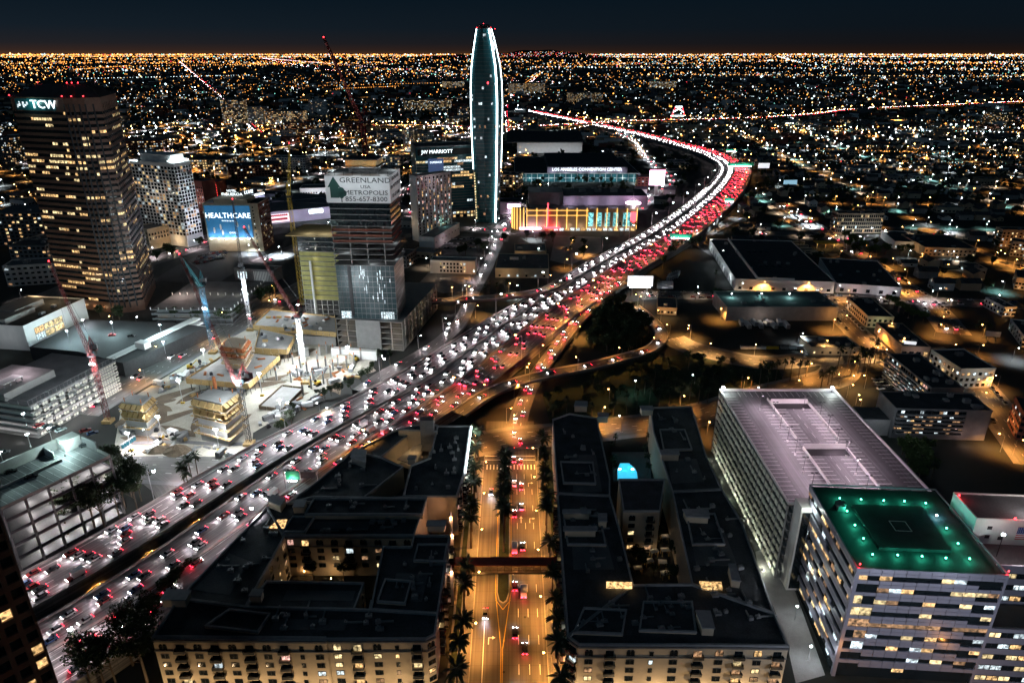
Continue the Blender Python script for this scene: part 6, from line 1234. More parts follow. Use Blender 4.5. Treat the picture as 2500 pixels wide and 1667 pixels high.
# arena-side lit halls to the left
for (a, b, base, dep, wm, nm, lab, col, pw) in ((q('B2', 180, 405), q('B2', 735, 350), q('B2', 190, 500), 60, 'purple_wall', 'theatre', 'long lavender-lit theatre wall with a red advert panel', (.80, .8, 1), 5200), (q('B2', 205, 300), q('B2', 700, 335), q('B2', 205, 390), 50, 'concrete_dark', 'theatre_annex', 'dark flat annex with blue roof lights behind the theatre', (.45, .55, 1), 2200), (q('B2', 440, 205), q('B2', 690, 200), q('B2', 440, 260), 30, 'white_wall', 'studio_building', 'small bright white-lit studio box above the theatre', (.9, .9, 1), 3500), (q('B1', 1925, 285), q('B1', 2165, 235), q('B1', 1960, 360), 30, 'white_wall', 'boutique_hotel', 'white hotel with violet-lit roofline and glowing rooftop letters', (.6, .6, 1), 3200), (q('B1', 1580, 140), q('B1', 1650, 150), q('B1', 1610, 440), 18, 'brick_red', 'brick_building', 'narrow old brick block wedged beside the billboard hotel', PINK, 1500), (q('B1', 1655, 150), q('B1', 1768, 155), q('B1', 1670, 300), 22, 'brick_red', 'red_building', 'brick building glowing red behind the rooftop hotel letters', (1, .06, .1), 3800)):
    fr = Fr(a, b, dep, min(60, hgt(a, base))); t = fr.T(nm, lab, 'building'); shell(t, fr.w, dep, fr.h, wm, 'roof_mid', .8)
    for k in range(4): lamp(t, (fr.w * (k + .5) / 4, -9, fr.h * .55), pw * .5, col, .5)
    if nm == 'theatre':
        mat('bus_panel', (.8, .7, .7), .5, 0, em=(1, .75, .78), es=.8); o = part('advert_panel', MB().box(fr.w * .02, fr.w * .30, -.6, -.1, 2, fr.h - 2), 'bus_panel', t); part('vehicle_print', MB().box(fr.w * .04, fr.w * .27, -.7, -.62, 4, fr.h * .5), 'flag_red', o)
        for k in range(9): part('dot_print', MB().tube((fr.w * (.04 + .028 * k), -.72, fr.h * .72), (fr.w * (.04 + .028 * k), -.62, fr.h * .72), 1.2, n=10), 'flag_red', o)
        part('light_panel', MB().box(fr.w * .6, fr.w * .8, -.5, -.1, fr.h - 5, fr.h - 1), 'neon_white', t)
    elif nm == 'boutique_hotel': letters(t, 'LUXE', 6, (fr.w * .55, 4, fr.h + 3.6), depth=.4); part('sign_back', MB().box(fr.w * .25, fr.w * .85, 4.4, 5, fr.h, fr.h + 7), 'frame_dark', t); part('roof_light', MB().box(0, fr.w, -.3, -.12, fr.h - 1.4, fr.h - .4), 'neon_white', t)
    elif nm == 'red_building':
        for k in range(5): part('neon_band', MB().box(0, fr.w, -.3, -.05, fr.h * (.3 + .14 * k), fr.h * (.32 + .14 * k)), 'neon_red', t)
    else: windows(t, fr.w, dep, 'F', 2.5, max(1, int(fr.h / 3.6) - 1), 3.6, max(2, int(fr.w / 3.4)), 1.5, 1.6, .25)
# white walk-up block beside the exit ramp, lots and small houses there
fr = Fr(q('B2', 1510, 795), q('B2', 1880, 805), 13.0, hgt(q('B2', 1510, 795), q('B2', 1512, 895))); t = fr.T('walkup_block', 'small white walk-up block with three rows of windows in an orange-lit lot', 'apartment block'); shell(t, fr.w, 13, fr.h, 'white_wall', 'roof_mid', .8); windows(t, fr.w, 13, 'F', 1.6, 3, (fr.h - 1.5) / 3, 8, 1.5, 1.7, .08, x0=fr.w * .2, x1=fr.w * .8)
lamp(t, (fr.w * .3, -14, 8), 1600, (1, .7, .45), .5); lamp(t, (fr.w * .85, -14, 6), 1600, SOD, .5)
P = [G(p, .03) for p in qs('B2', 1400, 1000, 1620, 1060, 1880, 1030, 1900, 900, 1500, 890)]; struct('parking_lot', MB().prism([(p.x, p.y) for p in P], 0, .07), 'concrete_dark')
P = [G(p, .03) for p in qs('B2', 1500, 760, 1880, 760, 1980, 600, 1640, 590)]; struct('parking_lot', MB().prism([(p.x, p.y) for p in P], 0, .07), 'asphalt')
P = [G(p, .03) for p in qs('B3', 480, 790, 640, 830, 900, 720, 900, 600, 520, 590)]; struct('parking_lot', MB().prism([(p.x, p.y) for p in P], 0, .07), 'concrete_dark')
for a, b, c, h, lab, wm in ((q('B3', 30, 860), q('B3', 470, 865), q('B3', 60, 740), 8, 'dark flat-roofed market with a white roof sign beside the exit ramp', 'cream'), (q('B3', 190, 720), q('B3', 450, 720), q('B3', 200, 660), 7, 'small hall with arched lit gable behind the market', 'tan')):
    fr = Fr(a, b, c, h); t = fr.T('market_hall', lab, 'building'); shell(t, fr.w, fr.d, h, wm, 'roof_dark', .7); windows(t, fr.w, fr.d, 'F', 1.2, 1, 3, 6, 1.6, 1.6, .3); rooftop(t, fr.w, fr.d, h + .12, 3)
    if h == 8: part('roof_sign', MB().box(fr.w * .25, fr.w * .42, fr.d * .5, fr.d * .5 + .3, 9.5, 12), 'white_wall', t); part('sign_leg', MB().box(fr.w * .33, fr.w * .34, fr.d * .5 + .3, fr.d * .5 + .5, 8, 12), 'metal_grey', t)
    lamp(t, (fr.w * .2, -9, 6), 900, WARM, .4)
# ================================================================== warehouses and flats on the right
def ware(name, label, a, b, c, h, wm='concrete', rm='roof_dark', win=None, cat='warehouse', lights=(), units=4):
    fr = Fr(a, b, c, h); t = fr.T(name, label, cat); shell(t, fr.w, fr.d, h, wm, rm, .8)
    if win: 
        for f_, r_, fh_, cols, ww, wh, lit in win: windows(t, fr.w, fr.d, f_, 1.3, r_, fh_, cols, ww, wh, lit)
    if units: rooftop(t, fr.w, fr.d, h + .12, units)
    for x, y, z, pw, col in lights: lamp(t, (fr.w * x, fr.d * y if abs(y) <= 1.5 else y, z), pw, col, .4)
    return fr, t
f1, t1 = ware('warehouse', 'vast dark-roofed warehouse with long white-lit side wall', q('B3', 2000, 950), q('B4', 805, 975), q('B3', 1775, 620), 9, 'white_wall', win=[('F', 1, 4, 9, 2.4, 2.0, .2)], lights=[(-.05, .15, 5, 1200, WHT), (-.05, .4, 5, 1200, WHT), (-.05, .65, 5, 1200, WHT), (-.05, .9, 5, 1200, WHT), (.2, -9, 6, 700, SOD), (.85, -9, 6, 500, PINK)], units=10)
part('roof_wall', MB().box(f1.w * .22, f1.w * .23, 2, f1.d - 2, 9, 11.5), 'white_wall', t1); part('roof_wall', MB().box(f1.w * .23, f1.w * .6, 2, 2.6, 9, 11), 'white_wall', t1)
for k in range(10): part('loading_door', MB().box(-.25, -.05, f1.d * (.05 + .09 * k), f1.d * (.09 + .09 * k), .5, 5), 'metal_grey', t1)
for k in range(8): part('skylight', MB().box(f1.w * (.35 + .07 * (k % 4)), f1.w * (.38 + .07 * (k % 4)), f1.d * (.3 + .35 * (k // 4)), f1.d * (.33 + .35 * (k // 4)), 9.12, 9.6), 'glass_dark', t1)
ware('warehouse', 'long low warehouse with pale street wall and a few roof hatches', q('B4', 812, 985), q('B4', 1350, 1020), q('B4', 600, 770), 7, 'white_wall', win=[('F', 1, 3, 5, 2.6, 2.6, .2)], lights=[(.3, -8, 5, 900, (1, .7, .7)), (.75, -8, 5, 1100, (.95, .9, 1))], units=8)
f3, t3 = ware('warehouse', 'broad warehouse whose roof is washed with teal light', q('B3', 1930, 1180), q('B4', 830, 1180), q('B3', 1880, 1050), 10, 'concrete', 'roof_mid', win=None, lights=[(.3, -8, 5, 700, (1, .8, .7)), (.95, -6, 6, 1200, SOD)], units=6)
for x in (.12, .4, .66): o = thing('roof_lamp', 'teal-white lamp on a short mast above the broad warehouse roof', 'lamp', f3.P(f3.w * x, f3.d * .62, 10.1), f3.rz, 'lamps on the teal warehouse roof'); part('mast', MB().tube((0, 0, 0), (0, 0, 3), .1), 'frame_dark', o); part('lens', MB().box(-.4, .4, -.3, .3, 3, 3.2), 'lamp_white', o); lamp(o, (0, -.4, 2.6), 1100, TEAL, .3)
ware('depot', 'long low depot shed with pale end wall by the curving street', q('C4', 605, 165), q('C4', 1000, 168), q('C4', 540, 75), 5, 'cream', win=[('F', 1, 3, 6, 1.2, 1.2, .1)], lights=[(.4, -6, 5, 600, WARM)], units=3)
ware('workshop', 'yellow two-storey workshop with a row of dark side windows', q('B4', 1070, 1255), q('B4', 1285, 1262), q('B4', 865, 1095), 8, 'cream', win=[('L', 2, 3.4, 12, 1.6, 1.7, .1), ('F', 2, 3.4, 5, 1.6, 1.6, .1)], lights=[(-.4, .3, 6, 900, SOD), (-.4, .75, 6, 900, WARM), (.5, -7, 5, 700, (.9, 1, .6))], units=5)
ware('workshop', 'pink-lit workshop with a white billboard by the street corner', q('B4', 1350, 1500), q('B4', 1585, 1508), q('B4', 1110, 1305), 7, 'tan', win=[('F', 1, 3, 4, 2.5, 2.6, .3)], lights=[(-.35, .3, 5, 900, SOD), (-.35, .7, 5, 900, (1, .5, .35)), (.5, -7, 4, 500, PINK)], units=5)
ware('office_block', 'brown gridded office block with bright shops at street level', q('B4', 830, 412), q('B4', 1205, 412), q('B4', 775, 387), hgt(q('B4', 830, 412), q('B4', 835, 572)), 'tan', win=[('F', 5, 4.0, 22, 1.5, 2.6, .12), ('L', 5, 4, 6, 1.5, 2.6, .1)], cat='office building', lights=[(.3, -10, 3, 2600, WHT), (.6, -10, 3, 2200, WHT), (.9, -10, 3, 2600, WHT)], units=3)
ware('church_hall', 'low hall with a broad gable and pale front in the orange-lit quarter', q('B4', 1290, 640), q('B4', 1500, 650), q('B4', 1400, 560), 7, 'white_wall', 'roof_tile', win=[('F', 1, 3, 5, 1.4, 2, .3)], cat='hall', lights=[(.5, -9, 5, 900, WARM)], units=1)
ware('school_building', 'long flat school building with warm-lit end wall', q('B4', 1540, 690), q('B4', 1965, 700), q('B4', 1400, 580), 8, 'tan', win=[('F', 2, 3.4, 12, 1.6, 1.5, .1)], cat='school', lights=[(.0, -8, 5, 1200, SOD), (.55, -8, 3, 900, (1, .75, .5))], units=6)
for (a, b, c, base, lab, wm) in ((q('B4', 2180, 545), q('B4', 2420, 550), q('B4', 2115, 520), q('B4', 2185, 690), 'pinkish flat-topped apartment block with square windows', 'tan'), (q('B4', 2260, 640), q('B4', 2450, 660), q('B4', 2220, 610), q('B4', 2260, 760), 'grey apartment block with a lit band of windows', 'concrete'), (q('B4', 2290, 935), q('B4', 2480, 960), q('B4', 2150, 850), q('B4', 2290, 1030), 'cream apartment block stepping down the side street', 'cream'), (q('B4', 2190, 1180), q('B4', 2290, 1180), q('B4', 2040, 1100), q('B4', 2190, 1250), 'pink gabled house block beside parked cars', 'white_wall'), (q('B4', 2350, 1420), q('B4', 2520, 1440), q('B4', 2180, 1270), q('B4', 2350, 1500), 'pale long apartment row on the dark slope', 'white_wall')):
    hh = max(7, min(24, hgt(a, base))); ware('apartment_block', lab, a, b, c, hh, wm, win=[('F', max(2, int(hh / 3.2)), 3.1, 7, 1.5, 1.5, .3), ('L', max(2, int(hh / 3.2)), 3.1, 6, 1.4, 1.5, .2)], cat='apartment block', lights=[(.2, -8, 5, 900, SOD), (.8, -8, 5, 900, SOD)], units=2)
# the dark hotel with two wings
hH = hgt(q('C4', 1300, 668), q('C4', 1262, 905)); 
fr, t = ware('motel_wing', 'dark long hotel wing with rows of balconies and scattered lit rooms', q('C4', 1300, 668), q('C4', 2090, 690), q('C4', 1155, 525), hH, 'concrete_dark', cat='hotel', units=7, lights=[(.75, -6, 3, 500, (1, .6, .5)), (.95, -6, 3, 500, (1, .6, .5)), (-.15, -.4, 12, 900, (.8, .9, 1)), (.3, -22, 22, 1500, (.8, .88, 1))])
for k in range(6):
    z = 2.4 + k * (hH - 3) / 6; part('balcony_band', MB().box(fr.w * .02, fr.w * .74, -1.1, -.05, z - .2, z + .75), 'concrete_dark', t)
windows(t, fr.w, fr.d, 'F', 3.2, 6, (hH - 3) / 6, 18, 1.7, 1.5, .35, ('lit_dim', 'lit_cool', 'lit_dim', 'lit_warm'), x0=fr.w * .02, x1=fr.w * .74)
part('lower_annex', MB().box(-14, -.1, 2, 16, 0, 9), 'concrete', t); part('annex_roof', MB().box(-13.6, -.5, 2.4, 15.6, 9, 9.2), 'roof_dark', t)
fr, t = ware('motel_wing', 'long dark hotel wing reaching back, warm rooms along its balconies', q('C4', 1590, 500), q('C4', 1860, 500), q('C4', 1240, 218), hH, 'concrete_dark', cat='hotel', units=6, lights=[(-.3, .5, 5, 900, WHT), (-.3, .8, 5, 700, WARM)])
windows(t, fr.w, fr.d, 'L', 3.2, 6, (hH - 3) / 6, 18, 1.8, 1.6, .4, ('lit_warm', 'lit_pink', 'lit_dim', 'lit_cool'))
for k in range(6): z = 2.4 + k * (hH - 3) / 6; part('balcony_band', MB().box(-1.1, -.05, 0, fr.d, z - .2, z + .75), 'concrete_dark', t)
ware('apartment_block', 'white apartment block with dark tiled roof and lit corner rooms', q('C4', 1835, 345), q('C4', 2120, 338), q('C4', 1640, 185), 12, 'white_wall', win=[('F', 3, 3.5, 6, 1.6, 1.6, .5), ('L', 3, 3.5, 7, 1.8, 1.8, .35)], cat='apartment block', lights=[(.5, -10, 8, 900, (1, .95, .8)), (-.3, .5, 5, 500, WARM)], units=2)
ware('apartment_block', 'brick apartment block beside the sodium-lit avenue', q('C4', 2345, 700), q('C4', 2600, 740), q('C4', 2125, 545), 15, 'brick_red', win=[('L', 4, 3.4, 7, 1.5, 1.6, .3), ('F', 4, 3.4, 6, 1.5, 1.6, .2)], cat='apartment block', lights=[(-.3, .2, 5, 900, SOD), (-.3, .7, 5, 900, SOD)], units=2)
ware('container_yard_office', 'small flat canopy office behind the freeway billboard', q('B3', 1360, 1180), q('B3', 1520, 1190), q('B3', 1345, 1095), 5, 'tan', win=[('F', 1, 3, 6, 1.4, 1.6, .4)], cat='office', lights=[(.3, -6, 4, 900, (1, .6, .25)), (.8, -6, 4, 600, (1, .6, .25))], units=1)
# petrol canopy
fr = Fr(q('B4', 655, 650), q('B4', 830, 652), 10.0, 6); t = fr.T('fuel_canopy', 'yellow-lit fuel station canopy among parked buses', 'canopy'); part('roof', MB().box(0, fr.w, 0, 10, 5.2, 6), 'steel_yellow', t)
for x in (.1, .5, .9): part('column', MB().box(fr.w * x - .3, fr.w * x + .3, 4, 4.6, 0, 5.2), 'cream', t); lamp(t, (fr.w * x, 3, 4.6), 420, (1, .65, .2), .2)
# parked trucks
def truck(p, rz, label, n=1, L_=13):
    t = thing('truck_trailer', label, 'trailer', p, rz, 'white trailers in the yard'); part('box', MB().box(-L_ / 2, L_ / 2, -1.3, 1.3, 1.1, 4.0), 'steel_white', t); part('chassis', MB().box(-L_ / 2, L_ / 2, -.5, .5, .7, 1.1), 'steel_black', t); part('rear_door', MB().box(-L_ / 2 - .06, -L_ / 2, -1.2, 1.2, 1.2, 3.9), 'metal_grey', t)
    for x in (-L_ * .35, -L_ * .25, L_ * .3):
        for s_ in (-1, 1): part('wheel', MB().tube((x, s_ * 1.2, .5), (x, s_ * .95, .5), .5, n=10), 'rubber', t)
for k in range(5): truck(G(q('B3', 1455 + 17 * k, 950 - 6 * k), .1), 1.2, 'white box trailer parked in the yard behind the freeway billboard')
for k in range(3): truck(G(q('B3', 1420, 1030 - 14 * k), .1), 0.05, 'white box trailer parked in the yard behind the freeway billboard')
for x, y in ((500, 660), (530, 690), (560, 715), (600, 735), (650, 745)): 
    t = thing('bus', 'pale coach parked beside the yellow fuel canopy', 'bus', G(q('B4', x, y), .1), .05, 'coaches by the fuel canopy'); part('body', MB().box(-6, 6, -1.3, 1.3, .5, 3.2), 'cream', t); part('window_band', MB().box(-5.6, 5.6, -1.34, 1.34, 1.7, 2.6), 'glass_dark', t)
    for a in (-4, 3.6): part('wheel', MB().tube((a, -1.36, .5), (a, 1.36, .5), .5, n=10), 'rubber', t)
for k, x in enumerate((55, 110, 155, 200, 255, 305, 385, 455, 505)):
    c_ = ('white', 'steel_white') if k in (0, 1, 2, 3, 7) else ('yellow', 'steel_yellow') if k in (4, 5) else ('grey', 'metal_grey'); t = thing('skip_container', c_[0] + ' open-topped skip in the row beside the curving street', 'skip', G(q('C4', x, 172), .05), -.08, c_[0] + ' skips by the curving street'); part('tub', MB().prism([(-2.4, -1.1), (2.4, -1.1), (2.4, 1.1), (-2.4, 1.1)], .2, 2.3), c_[1], t); part('rim', MB().box(-2.55, 2.55, -1.25, 1.25, 2.3, 2.45), 'frame_dark', t); part('skid', MB().box(-2, 2, -.8, .8, 0, .2), 'steel_black', t)
for k in range(8): truck(G(q('B4', 30 + 52 * k, 1325 + (k % 2) * 18), .06), 1.45 + .1 * (k % 3), 'white box trailer parked in the dark yard below the broad warehouse', L_=8 + 2 * (k % 2))
# billboards and green signs
def board(label, px, zt, w_, h_, mm, rz=0.0, light=None, post=True, z0=0, cat='billboard', text=None):
    p = G(px, z0); t = thing('billboard' if cat == 'billboard' else 'road_sign', label, cat, p, rz); part('panel', MB().box(-w_ / 2, w_ / 2, -.3, .3, zt - h_, zt), mm, t); part('rim', MB().box(-w_ / 2 - .2, w_ / 2 + .2, .3, .45, zt - h_ - .2, zt + .2), 'frame_dark', t)
    for x in ((-.3, .3) if post else ()): part('post', MB().tube((x * w_, .3, 0), (x * w_, .3, zt - h_), .25), 'metal_grey', t)
    if light: part('lamp_bar', MB().box(-w_ * .4, w_ * .4, -1.6, -1.3, zt - h_ - .6, zt - h_ - .3), 'lamp_white', t); lamp(t, (0, -2.4, zt - h_), light, WHT, .4)
    if text: letters(t, text, h_ * .4, (0, -.4, zt - h_ / 2), mats='white_paint', depth=.06)
    return t
mat('board_white', (.8, .8, .8), .6, .05, em=(.95, .97, 1), es=.75); mat('board_blue', (.2, .3, .4), .6, .2, em=(.3, .55, .7), es=.7)
board('blank white billboard glowing beside the red freeway lanes', q('B3', 1210, 1085), 17, 20, 8.5, 'board_white', -.05, 1400)
board('pale billboard on tall legs by the street corner workshop', q('B4', 1395, 1560), 9, 7, 3.4, 'board_white', -.25)
board('blue lit billboard among houses beyond the freeway bend', q('B4', 425, 215), 14, 20, 7, 'board_blue', .1)
board('white billboard on the dark slope of flats', q('C4', 2080, 110), 7, 9, 3.6, 'white_wall', -.2)
board('bright white billboard beyond the freeway bend', q('A4', 210, 1420), 16, 18, 8, 'board_white', 0, None)
for px, w_, off in ((q('B3', 1545, 640), 22, 0), (q('B3', 1945, 335), 12, 0), (q('A3', 2040, 1385), 40, 0), (q('A3', 1965, 1260), 22, 0)):
    o = board('green freeway sign panels on a gantry over the red lanes', px, 8 if w_ < 30 else 10, w_, 3.6 if w_ < 30 else 5, 'sign_green', -.15, 160, z0=FZ - .5, cat='road sign'); o['group'] = 'green gantry signs over the freeway'
# gantry with the big green sign near the apartments
pa, pb = G(q('C2', 330, 1320), FZ), G(q('C2', 600, 1320), FZ); gl = (pb - pa).length; t = thing('sign_gantry', 'truss gantry carrying a large green sign over the freeway beside the apartments', 'road sign', pa, math.atan2((pb - pa).y, (pb - pa).x))
for x in (0, gl): part('post', MB().tube((x, 0, -1), (x, 0, 9), .25, n=8), 'metal_grey', t)
m = MB(); lattice(m, (0, 0, 9), (gl, 0, 9), .6, .6, 10, .07); part('truss', m, 'metal_grey', t); part('sign_panel', MB().box(1, gl * .48, -.9, -.7, 5.6, 9.6), 'sign_green', t); part('sign_panel', MB().box(gl * .52, gl - .5, -.9, -.7, 6.2, 9.2), 'frame_dark', t); part('lamp_bar', MB().box(2, gl * .4, -1.8, -1.6, 5.2, 5.4), 'lamp_white', t); lamp(t, (gl * .25, -2, 6.4), 260, (.8, 1, .6), .2)
# lit lattice portal far off beyond the crosstown freeway
p = G((1655, 290), 0); t = thing('lit_portal', 'small lattice portal outlined in blue and red lights beyond the crosstown freeway', 'portal', p)
for a, b, mm in (((-22, 0), (-10, 34), 'neon_red'), ((22, 0), (10, 34), 'neon_red'), ((-10, 34), (10, 34), 'neon_white'), ((-22, 8), (22, 8), 'neon_white'), ((-16, 18), (10, 34), 'neon_white'), ((16, 18), (-10, 34), 'neon_white')): part('light_bar', MB().tube((a[0], 0, a[1]), (b[0], 0, b[1]), .9, n=5), mm, t)
# ================================================================== the wider city
roadpts = []
for nm, R, Nn, wd in RAMPS:
    for i in range(0, len(R), 2): roadpts.append((R[i].x, R[i].y, wd / 2 + 5))
for i in range(len(FR)): roadpts.append((FR[i].x - FN[i].x * 10, FR[i].y - FN[i].y * 10, 44))
RP = np.array(roadpts)
pub = [[G(p, 0) for p in px] for px in ([(120, 1130), (640, 1130), (960, 830), (830, 740), (560, 760), (160, 1000)], [(0, 1260), (300, 1260), (330, 940), (540, 820), (420, 640), (0, 640)], [(1250, 1110), (1790, 1110), (1790, 890), (1560, 740), (1400, 760), (1250, 920)], [(340, 1667), (1960, 1667), (1960, 1180), (1130, 1010), (700, 1160), (340, 1500)], [(1880, 1667), (2500, 1667), (2500, 1180), (1760, 900), (1700, 960)], [(360, 740), (700, 730), (810, 620), (780, 500), (480, 500)])]
def inpoly(x, y, P):
    c = False; n = len(P)
    for i in range(n):
        a, b = P[i], P[i - 1]
        if (a.y > y) != (b.y > y) and x < (b.x - a.x) * (y - a.y) / (b.y - a.y) + a.x: c = not c
    return c
PUT = []
def free(x, y, r, trees=False):
    if np.any((RP[:, 0] - x) ** 2 + (RP[:, 1] - y) ** 2 < (RP[:, 2] + r * .8) ** 2): return False
    for f in OCC:
        v = Vector((x, y, 0)) - f.A; a, b = v.dot(f.u), v.dot(f.n)
        if -r < a < f.w + r and -r < b < f.d + r: return False
    if any(inpoly(x, y, P) for P in pub): return False
    for (px, py, pr) in PUT:
        if (px - x) ** 2 + (py - y) ** 2 < (pr + r) ** 2: return False
    return True
def in_view(x, y, m=40):
    zc = y * cT + CH * sT; u = x / zc * FPX + 1250; return -m < u < 2500 + m
gridR = math.radians(-4.5); gridL = math.radians(-16.5)
# ---- side streets laid on the two street grids
SIDE = []; newrp = []
def grid_streets(ang, us, vs, cond, us_lines, where):
    c, s_ = math.cos(ang), math.sin(ang)
    def run(pts):
        if len(pts) < 4: return
        R = [Vector((x, y, .052)) for x, y in pts]; o = part('side_street', ribbon(R, -4.5, 4.5), 'street_paving', None); o['kind'] = 'structure'; newrp.extend((x, y, 7.5) for x, y in pts)
        for k in range(1, len(R) - 1, 3): SIDE.append((R[k].x, R[k].y, ang, where))
    for along_u, lines, rng_ in ((True, vs, us), (False, us_lines, vs)):
        for l_ in lines:
            cur = []
            for a in np.arange(min(rng_), max(rng_), 13):
                u_, v_ = (a, l_) if along_u else (l_, a); x, y = u_ * c - v_ * s_, u_ * s_ + v_ * c
                if cond(x, y) and in_view(x, y, 30) and free(x, y, 5): cur.append((x, y))
                else: run(cur); cur = []
            run(cur)
grid_streets(gridR, np.arange(0, 1900, 19), [470 + 34 * k - 17 for k in range(48) if ((470 + 34 * k) // 34) % 4 == 3], lambda x, y: x > 165 and 430 < y < 1900 and not (y > 1000 and x < 420), [260 + 150 * k for k in range(12)], 'on the western side streets')
grid_streets(gridL, np.arange(-1500, 700, 19), [640 + 105 * k for k in range(14)], lambda x, y: x < (-60 if y < 900 else 60) and 600 < y < 2000, [-1400 + 130 * k for k in range(15)], 'on the southern side streets')
RP = np.concatenate([RP, np.array(newrp)])
# ---- houses of the western district
def house_parts(wm, rm, w_, d_, h_, rh):
    a = MB().box(-w_ / 2, w_ / 2, -d_ / 2, d_ / 2, 0, h_); a.tri((-w_ / 2, -d_ / 2, h_), (w_ / 2, -d_ / 2, h_), (0, -d_ / 2, h_ + rh)); a.tri((w_ / 2, d_ / 2, h_), (-w_ / 2, d_ / 2, h_), (0, d_ / 2, h_ + rh))
    b = MB(); e = .6; s_ = rh / (w_ / 2)
    for sg in (-1, 1):
        b.quad((sg * (w_ / 2 + e), -d_ / 2 - e, h_ - e * s_ + .05), (0, -d_ / 2 - e, h_ + rh + .05), (0, d_ / 2 + e, h_ + rh + .05), (sg * (w_ / 2 + e), d_ / 2 + e, h_ - e * s_ + .05))
        b.quad((sg * (w_ / 2 + e), -d_ / 2 - e, h_ - e * s_ - .15), (0, -d_ / 2 - e, h_ + rh - .15), (0, -d_ / 2 - e, h_ + rh + .05), (sg * (w_ / 2 + e), -d_ / 2 - e, h_ - e * s_ + .05))
    return a.mesh('wall', [MAT[wm]]), b.mesh('roof', [MAT[rm]])
HT = []
for wm, lab in (('white_wall', 'white'), ('cream', 'cream'), ('tan', 'tan'), ('concrete', 'grey')):
    for (w_, d_, h_, rh, sz) in ((9, 14, 3.6, 2.4, 'single-storey'), (10, 16, 6.6, 2.8, 'two-storey')): HT.append((house_parts(wm, 'roof_tile', w_, d_, h_, rh), f'{lab} {sz} gabled house', w_, d_, h_))
nh = 0
rows_ = []
for gy in np.arange(470, 2300, 34):
    for gx in np.arange(-200, 2200, 19): rows_.append((gx, gy))
cand = []
for gx, gy in rows_:
    if (gy // 34) % 4 == 3: continue
    x = gx * math.cos(gridR) - gy * math.sin(gridR) + random.uniform(-3, 3); y = gx * math.sin(gridR) + gy * math.cos(gridR) + random.uniform(-3, 3)
    if x < 160 + max(0, (900 - y) * .1) or not in_view(x, y): continue
    if y > 1000 and x < 420: continue
    cand.append((x, y))
cand.sort(key=lambda c: c[1]); 
vacant = []; TREE_SPOTS = []
for x, y in cand:
    if random.random() < .34: TREE_SPOTS.append((x, y)); continue
    if nh >= 285: vacant.append((x, y)); continue
    if y < 520 or not free(x, y, 9): continue
    (wme, rme), lab, w_, d_, h_ = random.choice(HT); rz = gridR + random.choice((0, PI / 2, PI, -PI / 2)) + random.uniform(-.05, .05); lit = random.random() < .45; PUT.append((x, y, 8)); nh += 1
    where = 'on the streets beyond the warehouses' if y < 900 else 'in the dark district west of the freeway bend' if y < 1300 else 'in the outer western district'
    lb = lab + (', lit window, ' if lit else ', dark windows, ') + where
    o = thing('house', lb, 'house', (x, y, 0), rz, lb); link('wall', wme, o); link('roof', rme, o)
    for s_ in (-1, 1): link('window', win_mesh(1.4, 1.3, litpick(.6 if lit else 0, ('lit_warm', 'lit_cool', 'lit_yellow'))), o, (s_ * 2.4 - .7, -d_ / 2, 1.2))
    link('window', win_mesh(1.4, 1.3, litpick(.5 if lit else 0, ('lit_warm', 'lit_cool'))), o, (w_ / 2, 1, 1.2), PI / 2); link('door', win_mesh(1.0, 2.1, 'timber'), o, (-.5, -d_ / 2, .15))
# houses beyond the 285 largest
sm = MB()
for x, y in vacant:
    if y > 2300: continue
    w_, d_, h_, rh = random.uniform(4, 6), random.uniform(6, 9), random.uniform(3.2, 6.5), 2.4; c, s_ = math.cos(gridR), math.sin(gridR)
    i = len(sm.v); loc = [(-w_, -d_, 0), (w_, -d_, 0), (w_, d_, 0), (-w_, d_, 0), (-w_, -d_, h_), (w_, -d_, h_), (w_, d_, h_), (-w_, d_, h_), (0, -d_, h_ + rh), (0, d_, h_ + rh)]
    sm.v += [(x + a * c - b * s_, y + a * s_ + b * c, z) for a, b, z in loc]; sm.f += [(i, i + 1, i + 5, i + 4), (i + 1, i + 2, i + 6, i + 5), (i + 2, i + 3, i + 7, i + 6), (i + 3, i, i + 4, i + 7), (i + 4, i + 5, i + 8), (i + 6, i + 7, i + 9), (i + 5, i + 6, i + 9, i + 8), (i + 7, i + 4, i + 8, i + 9)]; sm.m += [0, 0, 0, 0, 0, 0, 1, 1]
tag(part('distant_houses', sm, ['cream', 'roof_tile'], None, kind='stuff'), 'carpet of distant small houses west of the freeway')
